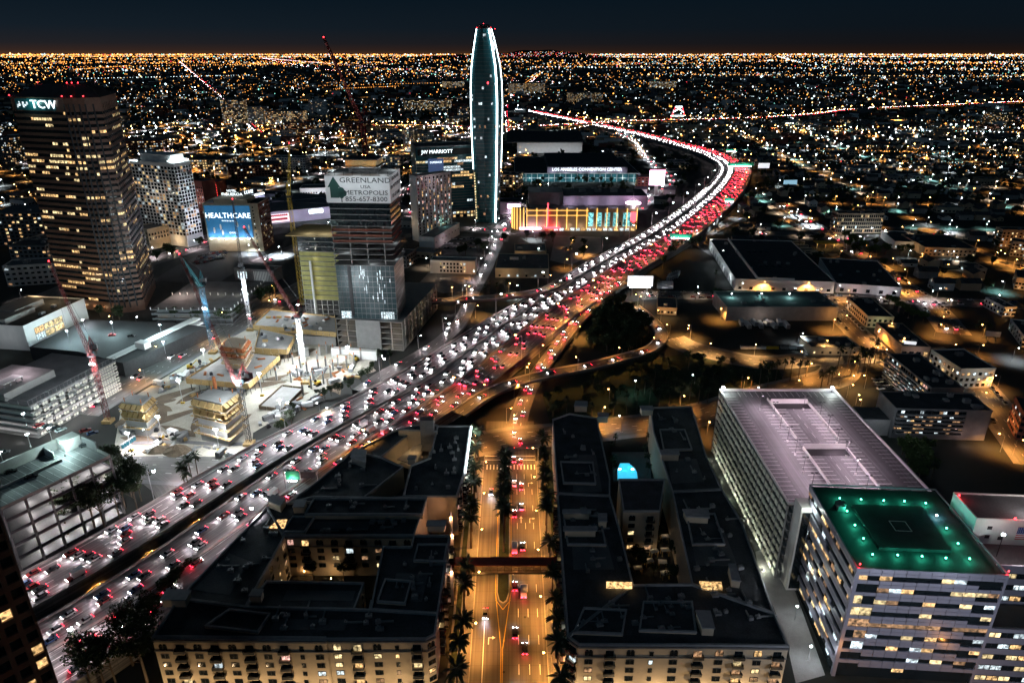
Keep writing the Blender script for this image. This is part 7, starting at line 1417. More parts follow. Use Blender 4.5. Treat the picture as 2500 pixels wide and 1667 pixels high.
# ---- commercial buildings south of downtown
def commercial(x, y, w_, d_, h_, rz, wm, lit, where, kinds=('lit_warm', 'lit_yellow', 'lit_dim', 'lit_cool')):
    st_ = max(1, int(h_ / 3.6)); nm = {'white_wall': 'white', 'cream': 'cream', 'tan': 'tan', 'brick_red': 'brick', 'concrete': 'grey', 'concrete_dark': 'dark grey', 'purple_wall': 'lavender'}[wm]
    lb = f"{nm} {'low' if st_ < 3 else 'mid-rise' if st_ < 7 else 'tall'} {'block' if w_ < 30 else 'broad building'} {'with many lit windows' if lit > .4 else 'with few lit windows'} {where}"
    t = thing('commercial_building', lb, 'building', (x, y, 0), rz, lb); part('wall', MB().box(-w_ / 2, w_ / 2, -d_ / 2, d_ / 2, 0, h_), wm, t); part('roof', MB().box(-w_ / 2 + .4, w_ / 2 - .4, -d_ / 2 + .4, d_ / 2 - .4, h_, h_ + .15), random.choice(('roof_dark', 'roof_mid')), t)
    m = MB(); k = .35
    m.box(-w_ / 2 - .1, w_ / 2 + .1, -d_ / 2 - .1, -d_ / 2 + k, h_, h_ + .9); m.box(-w_ / 2 - .1, w_ / 2 + .1, d_ / 2 - k, d_ / 2 + .1, h_, h_ + .9); m.box(-w_ / 2 - .1, -w_ / 2 + k, -d_ / 2 + k, d_ / 2 - k, h_, h_ + .9); m.box(w_ / 2 - k, w_ / 2 + .1, -d_ / 2 + k, d_ / 2 - k, h_, h_ + .9); part('parapet', m, wm, t)
    per = {}; cols = max(2, int(w_ / 4.2)); cd = max(2, int(d_ / 4.2))
    for r_ in range(st_):
        for c in range(cols): per.setdefault(litpick(lit, kinds), []).append(('F', -w_ / 2 + w_ * (c + .22) / cols, 1.2 + r_ * h_ / st_, w_ / cols * .56))
        for c in range(cd):
            g = litpick(lit, kinds); v = -d_ / 2 + d_ * (c + .22) / cd; per.setdefault(g, []).append(('R', v, 1.2 + r_ * h_ / st_, d_ / cd * .56)); per.setdefault(litpick(lit, kinds), []).append(('L', v, 1.2 + r_ * h_ / st_, d_ / cd * .56))
    for g, ls in per.items():
        m = MB()
        for f_, v, z, ww in ls:
            if f_ == 'F': m.box(v, v + ww, -d_ / 2 - .12, -d_ / 2 - .01, z, z + 1.7)
            elif f_ == 'R': m.box(w_ / 2 + .01, w_ / 2 + .12, v, v + ww, z, z + 1.7)
            else: m.box(-w_ / 2 - .12, -w_ / 2 - .01, v, v + ww, z, z + 1.7)
        part('window_rows', m, g, t, kind='stuff')
    for k in range(random.randint(1, 3)): x_, y_ = random.uniform(-w_ * .3, w_ * .3), random.uniform(-d_ * .3, d_ * .3); part('roof_unit', MB().box(x_ - 1.6, x_ + 1.6, y_ - 1.2, y_ + 1.2, h_ + .15, h_ + 2.2), 'metal_grey', t)
    return t
WM = ('white_wall', 'cream', 'tan', 'brick_red', 'concrete', 'concrete_dark')
# landmarks read from the picture: (foot of front left px, foot of front right px, top px y)
for a, b, ty, dep, wm, lit in (((545, 302), (600, 302), 245, 30, 'concrete', .5), ((608, 302), (645, 303), 262, 30, 'white_wall', .15), ((648, 305), (742, 305), 272, 40, 'concrete', .55), ((757, 282), (800, 284), 243, 34, 'white_wall', .1), ((660, 420), (748, 422), 385, 25, 'white_wall', .1), ((300, 372), (400, 370), 345, 40, 'brick_red', .35), ((465, 420), (560, 420), 390, 40, 'tan', .5), ((560, 440), (690, 432), 408, 40, 'brick_red', .3), ((690, 330), (760, 332), 300, 30, 'brick_red', .4), ((830, 330), (890, 330), 300, 30, 'brick_red', .2), ((985, 270), (1100, 270), 245, 40, 'tan', .4), ((1010, 352), (1060, 350), 328, 24, 'white_wall', .3), ((1117, 290), (1145, 290), 262, 20, 'concrete', .2), ((1255, 230), (1330, 228), 205, 60, 'tan', .5), ((1590, 215), (1650, 215), 200, 80, 'tan', .5), ((985, 355), (1010, 355), 318, 22, 'white_wall', .4), ((0, 400), (38, 402), 335, 30, 'concrete_dark', .25), ((0, 600), (118, 598), 520, 40, 'concrete_dark', .3), ((30, 640), (120, 640), 600, 24, 'concrete', .25), ((925, 345), (1010, 342), 326, 40, 'white_wall', .2), ((1090, 215), (1135, 214), 200, 60, 'concrete', .6), ((1400, 250), (1470, 248), 228, 60, 'tan', .4), ((20, 700), (170, 690), 650, 20, 'white_wall', .12), ((2420, 310), (2470, 308), 276, 30, 'tan', .3), ((2080, 430), (2140, 428), 412, 30, 'white_wall', .2)):
    A, B_ = G(a, 0), G(b, 0); h_ = max(6, min(70, hgt((a[0], ty), a))); w_ = (B_ - A).length; u_ = (B_ - A).normalized(); n_ = Vector((-u_.y, u_.x, 0)); c = (A + B_) / 2 + n_ * dep / 2
    commercial(c.x, c.y, w_, dep, h_, math.atan2(u_.y, u_.x), wm, lit, 'standing out in the southern district'); PUT.append((c.x, c.y, max(w_, dep) * .55))
nb = 0; k = 0
while nb < 165 and k < 6000:
    k += 1; y = 620 + 1500 * random.random() ** 1.4; zc = y * cT + CH * sT; x = (random.uniform(-60, 1700) - 1250) * zc / FPX
    if y < 900 and x > -60: continue
    w_, d_ = random.uniform(14, 40), random.uniform(14, 34); h_ = random.choice((5, 6, 7, 9, 11, 14, 18)) * (1.5 if random.random() < .1 else 1)
    if not free(x, y, max(w_, d_) * .55): continue
    PUT.append((x, y, max(w_, d_) * .55)); nb += 1
    commercial(x, y, w_, d_, h_, gridL if x < 60 else gridR, random.choice(WM), random.choice((.08, .15, .3, .5)), 'in the southern blocks' if y < 1300 else 'in the outer southern blocks')
nb = 0; k = 0
while nb < 55 and k < 4000:
    k += 1; y = 560 + 1500 * random.random() ** 1.3; zc = y * cT + CH * sT; x = (random.uniform(1750, 2560) - 1250) * zc / FPX; w_, d_ = random.uniform(14, 40), random.uniform(12, 26)
    if not free(x, y, max(w_, d_) * .5): continue
    PUT.append((x, y, max(w_, d_) * .5)); nb += 1; commercial(x, y, w_, d_, random.choice((5, 6, 7, 9, 12)), gridR, random.choice(WM), random.choice((.1, .2, .4)), 'among the western houses')
# ---- distant mass of buildings and trees
dm = MB()
for i in range(5200):
    y = 1500 * (1 + random.random() ** 1.7 * 9); zc = y * cT; x = (random.uniform(-80, 2580) - 1250) * zc / FPX; w_ = random.uniform(6, 22); d_ = random.uniform(6, 18); h_ = random.choice((4, 5, 6, 8, 10, 14))
    if abs(x) < 3000 and y < 2700 and np.any((RP[:, 0] - x) ** 2 + (RP[:, 1] - y) ** 2 < (RP[:, 2] + 14) ** 2): continue
    dm.box(x - w_, x + w_, y - d_, y + d_, 0, h_, random.randint(0, 3))
tag(part('distant_buildings', dm, ['concrete_dark', 'tan', 'white_wall', 'brick_red'], None, kind='stuff'), 'far-off mass of low city buildings out to the skyline')
lt_ = MB()
def octa(m, x, y, z, r, k):
    i = len(m.v); m.v += [(x + r, y, z), (x - r, y, z), (x, y + r, z), (x, y - r, z), (x, y, z + r), (x, y, z - r)]
    for f in ((0, 2, 4), (2, 1, 4), (1, 3, 4), (3, 0, 4), (2, 0, 5), (1, 2, 5), (3, 1, 5), (0, 3, 5)): m.f.append(tuple(j + i for j in f)); m.m.append(k)
for nm, c, e in (('far_sodium', (1, .36, .06), 3.2), ('far_white', (.72, .94, 1), 3.4), ('far_warm', (1, .62, .25), 3.2), ('far_teal', (.28, 1, .80), 2.4), ('far_red', (1, .06, .08), 2.8), ('far_pink', (1, .62, .66), 3), ('far_dim', (1, .40, .12), 1.1), ('far_dimwhite', (.7, .9, 1), 1.2)): mat(nm, c, .5, 0, em=c, es=e)
FL = ['far_sodium', 'far_white', 'far_warm', 'far_teal', 'far_red', 'far_pink', 'far_dim', 'far_dimwhite']
def far_light(px, py, k, s=1.0, hz=None):
    p = G((px, py), 0); dist = math.hypot(p.x, p.y)
    octa(lt_, p.x, p.y, hz if hz is not None else random.uniform(5, 10), max(.35, .30 * s * dist / 690), k)
def pick(px, py):
    left = max(0, 1 - px / 1500); r = random.random(); near = py > 200
    if random.random() < .40: return 6 if random.random() < .6 + .2 * left else 7
    so = .55 + .25 * left if py < 165 else .42 + .2 * left if py < 230 else .34
    if r < so: return 0
    if r < so + .16: return 2
    if r < so + .16 + (.04 if py < 180 else .07): return 3
    if r < so + .16 + .1: return 4 if random.random() < .5 else 5
    return 1
def snap(px, py):                         # put the lamps on a street grid
    p = G((px, py), 0); a = gridR if p.x > 0 else gridL; c, s_ = math.cos(-a), math.sin(-a); u_, v_ = p.x * c - p.y * s_, p.x * s_ + p.y * c
    if random.random() < .55: v_ = round(v_ / 210) * 210 + random.uniform(-3, 3)
    else: u_ = round(u_ / 160) * 160 + random.uniform(-3, 3)
    c, s_ = math.cos(a), math.sin(a); return u_ * c - v_ * s_, u_ * s_ + v_ * c
NOISE = [(random.uniform(.6, 3), random.uniform(.6, 3), random.uniform(0, 9), random.uniform(0, 9)) for _ in range(7)]
def dens(x, y):                           # parks and rail yards stay dark, boulevards crowd
    lx, ly = x / max(800, y) * 6, math.log(max(300, y)) * 4; v = sum(math.sin(a * lx + c) * math.sin(b * ly + d) for a, b, c, d in NOISE) / 7
    return min(1, max(.06, .42 + 1.5 * v))
def add_lights(n, y0, y1, pw, smin, smax, grid=.6, x0=-20, x1=2520):
    c = 0; tries = 0
    while c < n and tries < n * 8:
        tries += 1
        py = y0 + (y1 - y0) * random.random() ** pw; px = random.uniform(x0, x1); k = pick(px, py)
        if random.random() < grid: x, y = snap(px, py)
        else: p = G((px, py), 0); x, y = p.x, p.y
        if y < 300 or random.random() > dens(x, y): continue
        if y < 2600 and np.any((RP[:, 0] - x) ** 2 + (RP[:, 1] - y) ** 2 < (RP[:, 2] + 3) ** 2): continue
        c += 1; sz = random.uniform(smin, smax) * (1 if random.random() < .93 else 1.9)
        octa(lt_, x, y, random.uniform(5, 10), max(.3, sz * math.hypot(x, y) / 690), k)
add_lights(1500, 132.6, 136, .8, .3, .6, .1); add_lights(2600, 133.2, 141, .9, .26, .50, .2); add_lights(2000, 138, 158, 1.0, .22, .46, .4); add_lights(1900, 152, 190, 1.2, .2, .44, .6); add_lights(1900, 180, 250, 1.0, .15, .36, .65); add_lights(1500, 245, 330, 1.0, .12, .30, .65); add_lights(420, 320, 430, 1.0, .1, .26, .6, 1950, 2520); add_lights(300, 320, 420, 1.0, .1, .26, .6, 100, 1000)
# boulevards running out to the skyline as strings of lamps
for (a, b, n, k) in (((440, 152), (640, 330), 70, 5), ((760, 140), (1150, 330), 60, 0), ((640, 143), (1320, 200), 130, 5), ((1190, 270), (1320, 180), 50, 0), ((1500, 138), (1640, 260), 40, 2), ((1900, 139), (2330, 262), 50, 1), ((0, 168), (700, 158), 90, 0), ((700, 215), (1120, 205), 60, 0), ((1300, 165), (2500, 172), 120, 1), ((1700, 185), (2500, 190), 80, 2), ((200, 195), (620, 186), 60, 1), ((1900, 320), (2500, 332), 60, 1), ((1950, 372), (2500, 392), 50, 0), ((800, 222), (980, 214), 40, 0), ((180, 172), (320, 162), 40, 0)):
    A, B_ = G(a, 0), G(b, 0)
    for i in range(n): p = A.lerp(B_, (i + random.uniform(-.25, .25)) / n); octa(lt_, p.x, p.y, 8, max(.35, random.uniform(.22, .4) * math.hypot(p.x, p.y) / 690), k if random.random() < .75 else pick(*a))
for i in range(190): far_light(random.uniform(-20, 2520), random.uniform(160, 345), random.choice((0, 0, 1, 1, 2)), random.uniform(2.0, 3.4))
for i in range(420):
    x = random.gauss(1000, 100); far_light(x, 133 + random.random() * 1, 0, 1, 0) if 0 else None
for i in range(260):                      # lights on the ridge
    j = min(58, max(1, int(random.gauss(34, 11)))); x = hx[j] + random.uniform(0, 190); z = prof[j] * random.uniform(.1, .75); octa(lt_, x, 30000 + 1500 * min(1, z / max(1, prof[j]) / .7) - 60, z + 20, random.uniform(7, 12), random.choice((0, 5, 1, 4)))
tag(part('distant_city_lights', lt_, FL, None, kind='stuff'), 'countless distant street and window lights out to the skyline')
# ================================================================== street lamps
def make_lamp(lens, col, pw, H_=9.0, arm=2.2):
    o = thing('street_lamp', 'street lamp', 'street lamp'); part('pole', MB().tube((0, 0, 0), (0, 0, H_), .11, .07, 6), 'metal_grey', o); part('arm', MB().tube((0, 0, H_), (arm, 0, H_ + .3), .06, n=5), 'metal_grey', o)
    hd = part('head', MB().box(arm - .1, arm + .5, -.15, .15, H_ + .25, H_ + .4), 'metal_grey', o); part('globe', MB().tube((arm + .2, 0, H_ - .1), (arm + .2, 0, H_ + .25), .18, .38, 8), lens, hd); lamp(o, (arm + .2, 0, H_ - .5), pw * 3.2, col, .22, 132); return o
PROTO = {}
LCOL = dict(sodium=('lamp_sodium', SOD), white=('lamp_white', WHT), warm=('lamp_white', (1, .72, .48)), pink=('lamp_white', (1, .82, .86)), teal=('lamp_white', TEAL), amber=('lamp_sodium', (1, .5, .16)))
LNAME = dict(sodium='orange sodium', white='cool white', warm='warm white', pink='pinkish', teal='greenish white', amber='amber')
LQ = []
def lampat(x, y, kind, pw, rz, where, z=0.0, s=1.0): LQ.append((math.hypot(x, y), x, y, kind, pw, rz, where, z, s))
def build_lamps():
    LQ.sort(key=lambda a: a[0]); far = MB()
    for k, (d_, x, y, kind, pw, rz, where, z, s) in enumerate(LQ):
        if not in_view(x, y, 120): continue
        lens, col = LCOL[kind]; lb = f'{LNAME[kind]} street lamp {where}'
        if k < 295:
            if (kind, pw) not in PROTO: PROTO[(kind, pw)] = o = make_lamp(lens, col, pw); o.location = (x, y, z); o.rotation_euler = (0, 0, rz); o['label'] = lb; o['group'] = lb; o.scale = (s,) * 3
            else: o = copy_thing(PROTO[(kind, pw)], (x, y, z), rz, lb, lb, s)
        else:
            gx, gy = x + 2.2 * s * math.cos(rz), y + 2.2 * s * math.sin(rz); far.tube((x, y, z), (x, y, z + 9 * s), .11 * s, n=3, m=2, cap=False); far.tube((x, y, z + 9 * s), (gx, gy, z + 9.2 * s), .08 * s, n=3, m=2, cap=False); rr = max(.36 * s, d_ * .00052); far.tube((gx, gy, z + 8.8 * s), (gx, gy, z + 8.8 * s + rr), rr * .5, rr, 6, 0 if lens == 'lamp_sodium' else 1)
            lamp(None, (gx, gy, z + 8.3 * s), pw * 3.0, col, .22, 145, name='lamp_light')
    tag(part('distant_street_lamps', far, ['lamp_sodium', 'lamp_white', 'metal_grey'], None, kind='stuff'), 'further street lamps of the outer districts')
nl = 0
def lamps_along(R, spacing, off, kind, pw, where, start=8.0, both=False, z=None):
    Nn = frames(R); acc = start; j = 0
    for i in range(len(R) - 1):
        ln = (R[i + 1] - R[i]).length
        while acc < ln:
            p = R[i].lerp(R[i + 1], acc / ln); sg = (1 if j % 2 else -1) if both else 1; n = Nn[i] * sg; q_ = p + n * abs(off) if both else p + Nn[i] * off; inw = -n if both else (-Nn[i] if off > 0 else Nn[i])
            lampat(q_.x, q_.y, kind, pw, math.atan2(inw.y, inw.x), where, p.z if z is None else z); acc += spacing; j += 1
        acc -= ln
for y in range(100, 292, 24):
    lampat(-14.2, y, 'sodium', 4400, 0, 'on the left kerb of the palm street' if 0 else 'on the kerb of the palm street', .16); lampat(12.2, y + 12, 'sodium', 4400, PI, 'on the kerb of the palm street', .16)
lamps_along(R6, 24, 9.5, 'sodium', 4600, 'along the cross street behind the apartments', both=True); lamps_along(R5, 26, 9, 'amber', 5200, 'along the curving street by the planting', both=True); lamps_along(R3, 28, 6, 'sodium', 3600, 'beside the red slip road', start=30); lamps_along(R4, 32, -5.4, 'sodium', 2400, 'on the loop ramp', start=4); lamps_along(R2, 45, -5.2, 'amber', 2200, 'on the orange fly-over', start=20); lamps_along(R1, 40, -7, 'pink', 1500, 'beside the curling exit ramp', start=30); lamps_along(R1b, 30, 9, 'pink', 3000, 'on the arena street', both=True)
for nm, R, Nn, wd in RAMPS:
    if nm == 'construction_street': lamps_along(R, 32, wd / 2 + 1, 'amber', 3200, 'along the construction street', both=True)
    elif nm == 'underpass_street': lamps_along(R, 34, wd / 2 + 1, 'pink', 3600, 'on the wide street below the freeway', both=True)
    elif nm in ('broad_street',): lamps_along(R, 34, wd / 2 + 1, 'pink', 4200, 'on the broad downtown street', both=True)
    elif nm in ('boulevard',): lamps_along(R, 48, wd / 2 + 1, 'pink', 5200, 'on the southern boulevard', both=True)
    elif nm == 'arena_street' and wd == 18: lamps_along(R, 34, wd / 2 + 1, 'pink', 4200, 'on the arena street', both=True)
    elif nm == 'convention_street': lamps_along(R, 45, wd / 2 + 1, 'white', 4200, 'beside the convention hall street', both=True)
    elif nm == 'frontage_street': lamps_along(R, 38, wd / 2 + 1, 'warm', 1500, 'along the warehouse frontage street', both=True)
    elif nm == 'warehouse_street': lamps_along(R, 30, wd / 2 + 1, 'sodium', 1500, 'on the sloping warehouse street', both=True)
    elif nm == 'lamplit_boulevard': lamps_along(R, 40, wd / 2 + 1, 'sodium', 2600, 'on the western boulevard', both=True)
    elif nm == 'cross_boulevard': lamps_along(R, 42, wd / 2 + 1, 'warm', 3600, 'on the boulevard by the brown office block', both=True)
    elif nm == 'brick_avenue': lamps_along(R, 26, wd / 2 + 1, 'sodium', 4600, 'on the avenue beside the brick flats', both=True)
    elif nm == 'ramp_street': lamps_along(R, 40, wd / 2 + 1, 'white', 2200, 'beside the white-walled warehouse', both=True)
    elif nm == 'connector_ramp': lamps_along(R, 60, 5, 'sodium', 6000, 'on the far connector ramp')
    elif nm == 'crosstown_freeway': lamps_along(R, 55, -17.2, 'sodium', 40000, 'on the crosstown freeway')
# freeway lighting standards on the shoulders and median
fwl = [FR[i] for i in range(len(FR))]
for i in range(6, len(FR) - 4, 9):
    j = (i // 9) % 2
    p = FR[i] + FN[i] * (oR[i] + .2); lampat(p.x, p.y, 'sodium' if FR[i].y > 250 else 'pink', 5000, math.atan2(-FN[i].y, -FN[i].x), 'on the freeway shoulder beside the red lanes', FZ - .4, 1.8)
    p = FR[i] - FN[i] * (oL[i] + .2); lampat(p.x, p.y, 'pink', 2600, math.atan2(FN[i].y, FN[i].x), 'on the freeway shoulder beside the white lanes', FZ - .4, 1.8)
# single bright lamps seen in the picture: (tile, x, y, kind, power)
SING = [('B4', 225, 975, 'sodium', 4200), ('B4', 570, 980, 'sodium', 3600), ('B4', 930, 1035, 'sodium', 4200), ('B4', 800, 1270, 'sodium', 4200), ('B4', 1165, 1350, 'sodium', 4200), ('B4', 1000, 340, 'sodium', 9000), ('B4', 1375, 520, 'sodium', 7000), ('B4', 1540, 740, 'sodium', 4200), ('C4', 2195, 885, 'sodium', 4200), ('C4', 1990, 145, 'sodium', 3000), ('C4', 2280, 170, 'white', 3600), ('C3', 1180, 450, 'teal', 350), ('C3', 1670, 400, 'warm', 350), ('C3', 1070, 740, 'white', 500), ('C3', 970, 490, 'amber', 500), ('B3', 235, 995, 'white', 3600), ('B3', 380, 690, 'white', 2600), ('B3', 355, 560, 'white', 3600), ('B4', 610, 450, 'white', 16000), ('B4', 490, 370, 'white', 16000), ('B4', 815, 350, 'teal', 9000), ('C2', 600, 630, 'warm', 2600), ('C2', 700, 660, 'warm', 2600), ('B1', 2300, 675, 'white', 9000), ('B1', 2030, 670, 'white', 7000), ('B2', 290, 680, 'white', 9000), ('B2', 670, 475, 'white', 9000), ('A2', 595, 1215, 'white', 16000), ('A2', 735, 1220, 'white', 16000), ('A2', 850, 1180, 'white', 16000), ('A2', 1355, 1180, 'white', 22000), ('A2', 1155, 1250, 'white', 12000), ('A2', 1465, 1040, 'white', 30000), ('A2', 1650, 1000, 'white', 22000), ('A2', 1670, 1055, 'white', 22000), ('A2', 150, 640, 'white', 60000), ('A2', 390, 720, 'white', 40000), ('A3', 1520, 1065, 'white', 60000), ('A3', 1700, 925, 'white', 40000), ('A3', 920, 1240, 'white', 16000), ('A3', 405, 1420, 'white', 9000), ('A3', 1200, 1455, 'white', 12000), ('A3', 550, 1020, 'white', 30000), ('A3', 215, 865, 'white', 40000), ('A3', 745, 930, 'sodium', 40000), ('A3', 1220, 880, 'sodium', 40000), ('A3', 1130, 830, 'sodium', 40000), ('A4', 450, 975, 'white', 40000), ('A4', 1430, 1070, 'white', 22000), ('A4', 1305, 955, 'sodium', 30000), ('A4', 1240, 775, 'sodium', 60000), ('A4', 1595, 795, 'sodium', 40000), ('A4', 765, 1385, 'sodium', 9000), ('A4', 2240, 1460, 'sodium', 9000), ('A4', 2135, 1530, 'sodium', 9000), ('A4', 340, 1480, 'white', 9000), ('A4', 1500, 1445, 'white', 9000), ('A4', 1570, 1470, 'white', 9000), ('A4', 380, 1270, 'sodium', 16000), ('A4', 505, 1285, 'sodium', 16000), ('A4', 1345, 1340, 'sodium', 12000), ('A4', 325, 1030, 'amber', 16000), ('A4', 555, 1035, 'amber', 16000), ('A4', 830, 1040, 'amber', 16000), ('A1', 1365, 755, 'white', 40000), ('A1', 1015, 810, 'white', 30000), ('A1', 1070, 1125, 'white', 16000), ('A1', 1440, 960, 'white', 30000), ('A1', 1555, 950, 'white', 22000), ('A1', 1620, 950, 'white', 30000), ('A1', 1590, 720, 'white', 30000), ('A1', 2020, 840, 'white', 30000), ('A1', 1600, 1130, 'white', 16000), ('A1', 1680, 1095, 'white', 16000), ('A1', 1715, 1100, 'white', 16000), ('A1', 1575, 1350, 'sodium', 12000), ('A1', 1755, 1390, 'sodium', 12000), ('A1', 1735, 1195, 'sodium', 16000), ('A1', 2130, 1325, 'sodium', 12000), ('B1', 2220, 120, 'sodium', 9000), ('B1', 310, 820, 'sodium', 5200), ('B1', 920, 1250, 'sodium', 1800), ('B1', 1110, 1265, 'white', 1800), ('A2', 480, 780, 'sodium', 40000), ('A2', 655, 750, 'sodium', 40000), ('A2', 990, 760, 'sodium', 40000), ('A2', 595, 990, 'sodium', 22000), ('A2', 805, 1115, 'sodium', 16000), ('A2', 1275, 1000, 'sodium', 22000), ('A2', 1340, 1000, 'sodium', 22000), ('A2', 700, 840, 'sodium', 30000), ('A2', 890, 930, 'sodium', 22000), ('A2', 115, 1330, 'sodium', 12000), ('B2', 200, 120, 'sodium', 7000), ('B2', 1475, 780, 'warm', 1800), ('B2', 1810, 1000, 'sodium', 3600), ('B2', 1880, 1170, 'sodium', 2600), ('B3', 600, 780, 'sodium', 2600), ('B3', 760, 680, 'sodium', 3600), ('B3', 650, 620, 'sodium', 3600), ('B3', 700, 1340, 'sodium', 3000), ('B3', 1205, 1070, 'amber', 900), ('B3', 1890, 1180, 'sodium', 3600), ('B3', 1640, 1320, 'sodium', 3000), ('B4', 1720, 830, 'sodium', 4200), ('B4', 1430, 980, 'sodium', 3600), ('B4', 1600, 1050, 'pink', 3600), ('B4', 1290, 770, 'sodium', 3000), ('B4', 1750, 500, 'white', 7000), ('B4', 1580, 480, 'sodium', 7000), ('B4', 2200, 965, 'teal', 2600), ('B4', 2220, 740, 'sodium', 4200), ('B4', 2280, 780, 'sodium', 4200), ('B4', 1780, 760, 'warm', 2600), ('B4', 1300, 1310, 'amber', 1800), ('B4', 1640, 1310, 'sodium', 3000), ('B4', 2040, 1320, 'sodium', 2600), ('B4', 510, 1390, 'white', 1500), ('C4', 920, 455, 'amber', 900), ('C4', 990, 535, 'amber', 900), ('C4', 1025, 580, 'amber', 900), ('C4', 950, 380, 'amber', 1500), ('C4', 1065, 385, 'amber', 1500), ('C4', 860, 375, 'amber', 1500), ('C4', 170, 475, 'warm', 700), ('C3', 1780, 755, 'sodium', 2600), ('C3', 1640, 830, 'sodium', 2600)]
for tl, x, y, kind, pw in SING:
    p = G(q(tl, x, y), 9.0); d_ = math.hypot(p.x, p.y); s_ = 1.0 if d_ < 1400 else min(2.2, d_ / 1100)
    if d_ > 1400: p = G(q(tl, x, y), 9.0 * s_)
    where = 'standing alone in the western quarter' if p.x > 80 and d_ < 1400 else 'standing alone downtown' if d_ < 1400 else 'standing alone in the outer city'
    if tl[0] == 'B': pw *= 2
    lampat(p.x, p.y, kind, pw if d_ > 1200 else pw, random.uniform(0, 6), where, 0.0, s_)
for i in range(len(FR)):
    if 175 < FR[i].y < 250 and oM[i] - oB[i] > 3 and i % 3 == 0: p = FR[i] - FN[i] * (oM[i] + oB[i]) / 2; lampat(p.x, p.y, 'sodium', 5000, math.atan2(FR[i + 1].y - FR[i].y, FR[i + 1].x - FR[i].x), 'in the gap between the carriageways', 0.0, .5)
# lamps on the side streets
for x, y, ang, where in SIDE:
    west = 'western' in where; lampat(x + 5 * math.sin(ang), y + 5 * math.cos(ang), random.choice(('sodium', 'sodium', 'warm', 'teal', 'white')) if west else random.choice(('sodium', 'amber', 'pink', 'white', 'sodium')), 3200 if y < 800 else 6000 if y < 1300 else 12000, ang - PI / 2, where)
build_lamps()
# ================================================================== trees
def crown_mesh(name, n, rx, rz_, leaf=.8, clumps=9, mm='leaf', seed=1):
    rd = random.Random(seed); m = MB(); cs = []
    for k in range(clumps):
        a = rd.uniform(0, 2 * PI); r = rd.uniform(.15, .8) * rx; cs.append((r * math.cos(a), r * math.sin(a), rd.uniform(-.6, .75) * rz_, rd.uniform(.28, .48) * rx))
    for i in range(n):
        c = rd.choice(cs); v = Vector((rd.gauss(0, 1), rd.gauss(0, 1), rd.gauss(0, 1))).normalized() * (c[3] * rd.uniform(.55, 1.05)); p = Vector((c[0], c[1], c[2])) + Vector((v.x, v.y, v.z * .75))
        a = Vector((rd.gauss(0, 1), rd.gauss(0, 1), rd.gauss(0, .6))).normalized(); b = a.orthogonal().normalized(); s_ = leaf * rd.uniform(.6, 1.3)
        m.quad(p - a * s_ * .5, p + b * s_ * .35, p + a * s_ * .5, p - b * s_ * .35)
    return m.mesh(name, [MAT[mm]])
def trunk_mesh(h, r, limbs=5, seed=1, spread=2.5, up=.5):
    rd = random.Random(seed); m = MB(); m.tube((0, 0, -.3), (.2, .1, h * .55), r, r * .7, 7); m.tube((.2, .1, h * .55), (.1, .3, h), r * .7, r * .3, 6)
    for k in range(limbs): a = rd.uniform(0, 2 * PI); z = h * rd.uniform(.45, .8); m.tube((.15, .1, z), (spread * math.cos(a), spread * math.sin(a), z + h * up * rd.uniform(.4, .8)), r * .4, r * .12, 5)
    return m.mesh('trunk', [MAT['bark']])
TV = []
for sd, (n, rx, rz_, h, mm) in enumerate(((760, 4.2, 3.2, 4.5, 'leaf'), (720, 3.6, 3.6, 4.8, 'leaf'), (860, 5.0, 3.0, 4.6, 'leaf'), (640, 3.2, 2.6, 3.6, 'leaf_light'))):
    TV.append((crown_mesh('crown', n, rx, rz_, .95, 11, mm, sd + 3), trunk_mesh(h + 1.5, .28, 5, sd), h + rz_ * .75))
GV = [(crown_mesh('crown', 1500, 6.4, 6.2, .85, 18, 'leaf', 21 + k), trunk_mesh(17, .42, 7, 30 + k, 3.4, .35), 16.5) for k in range(3)]
def palm_mesh(h, seed, fr_n=36, L_=3.3):
    rd = random.Random(seed); m = MB(); t_ = MB(); lean = rd.uniform(-.5, .5); t_.tube((0, 0, -.2), (lean * .4, 0, h * .5), .3, .22, 7); t_.tube((lean * .4, 0, h * .5), (lean, 0, h), .22, .18, 7)
    for k in range(fr_n):
        a = rd.uniform(0, 2 * PI); el = rd.uniform(-.9, 1.1); d = Vector((math.cos(a) * math.cos(el), math.sin(a) * math.cos(el), math.sin(el))); s_ = Vector((-math.sin(a), math.cos(a), 0)); p0 = Vector((lean, 0, h)); ln = L_ * rd.uniform(.8, 1.1); p1 = p0 + d * ln * .6; p2 = p0 + d * ln + Vector((0, 0, -.45)); w_ = .4
        m.quad(p0 - s_ * .06, p0 + s_ * .06, p1 + s_ * w_, p1 - s_ * w_); m.quad(p1 - s_ * w_, p1 + s_ * w_, p2 + s_ * .12, p2 - s_ * .12)
    for k in range(14): a = rd.uniform(0, 2 * PI); d = Vector((math.cos(a), math.sin(a), 0)); p0 = Vector((lean, 0, h - .3)); p1 = p0 + d * .9 + Vector((0, 0, -1.2)); s_ = Vector((-d.y, d.x, 0)); m.quad(p0 - s_ * .05, p0 + s_ * .05, p1 + s_ * .3, p1 - s_ * .3)
    return m.mesh('crown', [MAT['palm_leaf']]), t_.mesh('trunk', [MAT['bark']])
PV = [palm_mesh(h, 50 + k) for k, h in enumerate((13, 15, 17, 11))]; PH = (13, 15, 17, 11)
ntree = 0
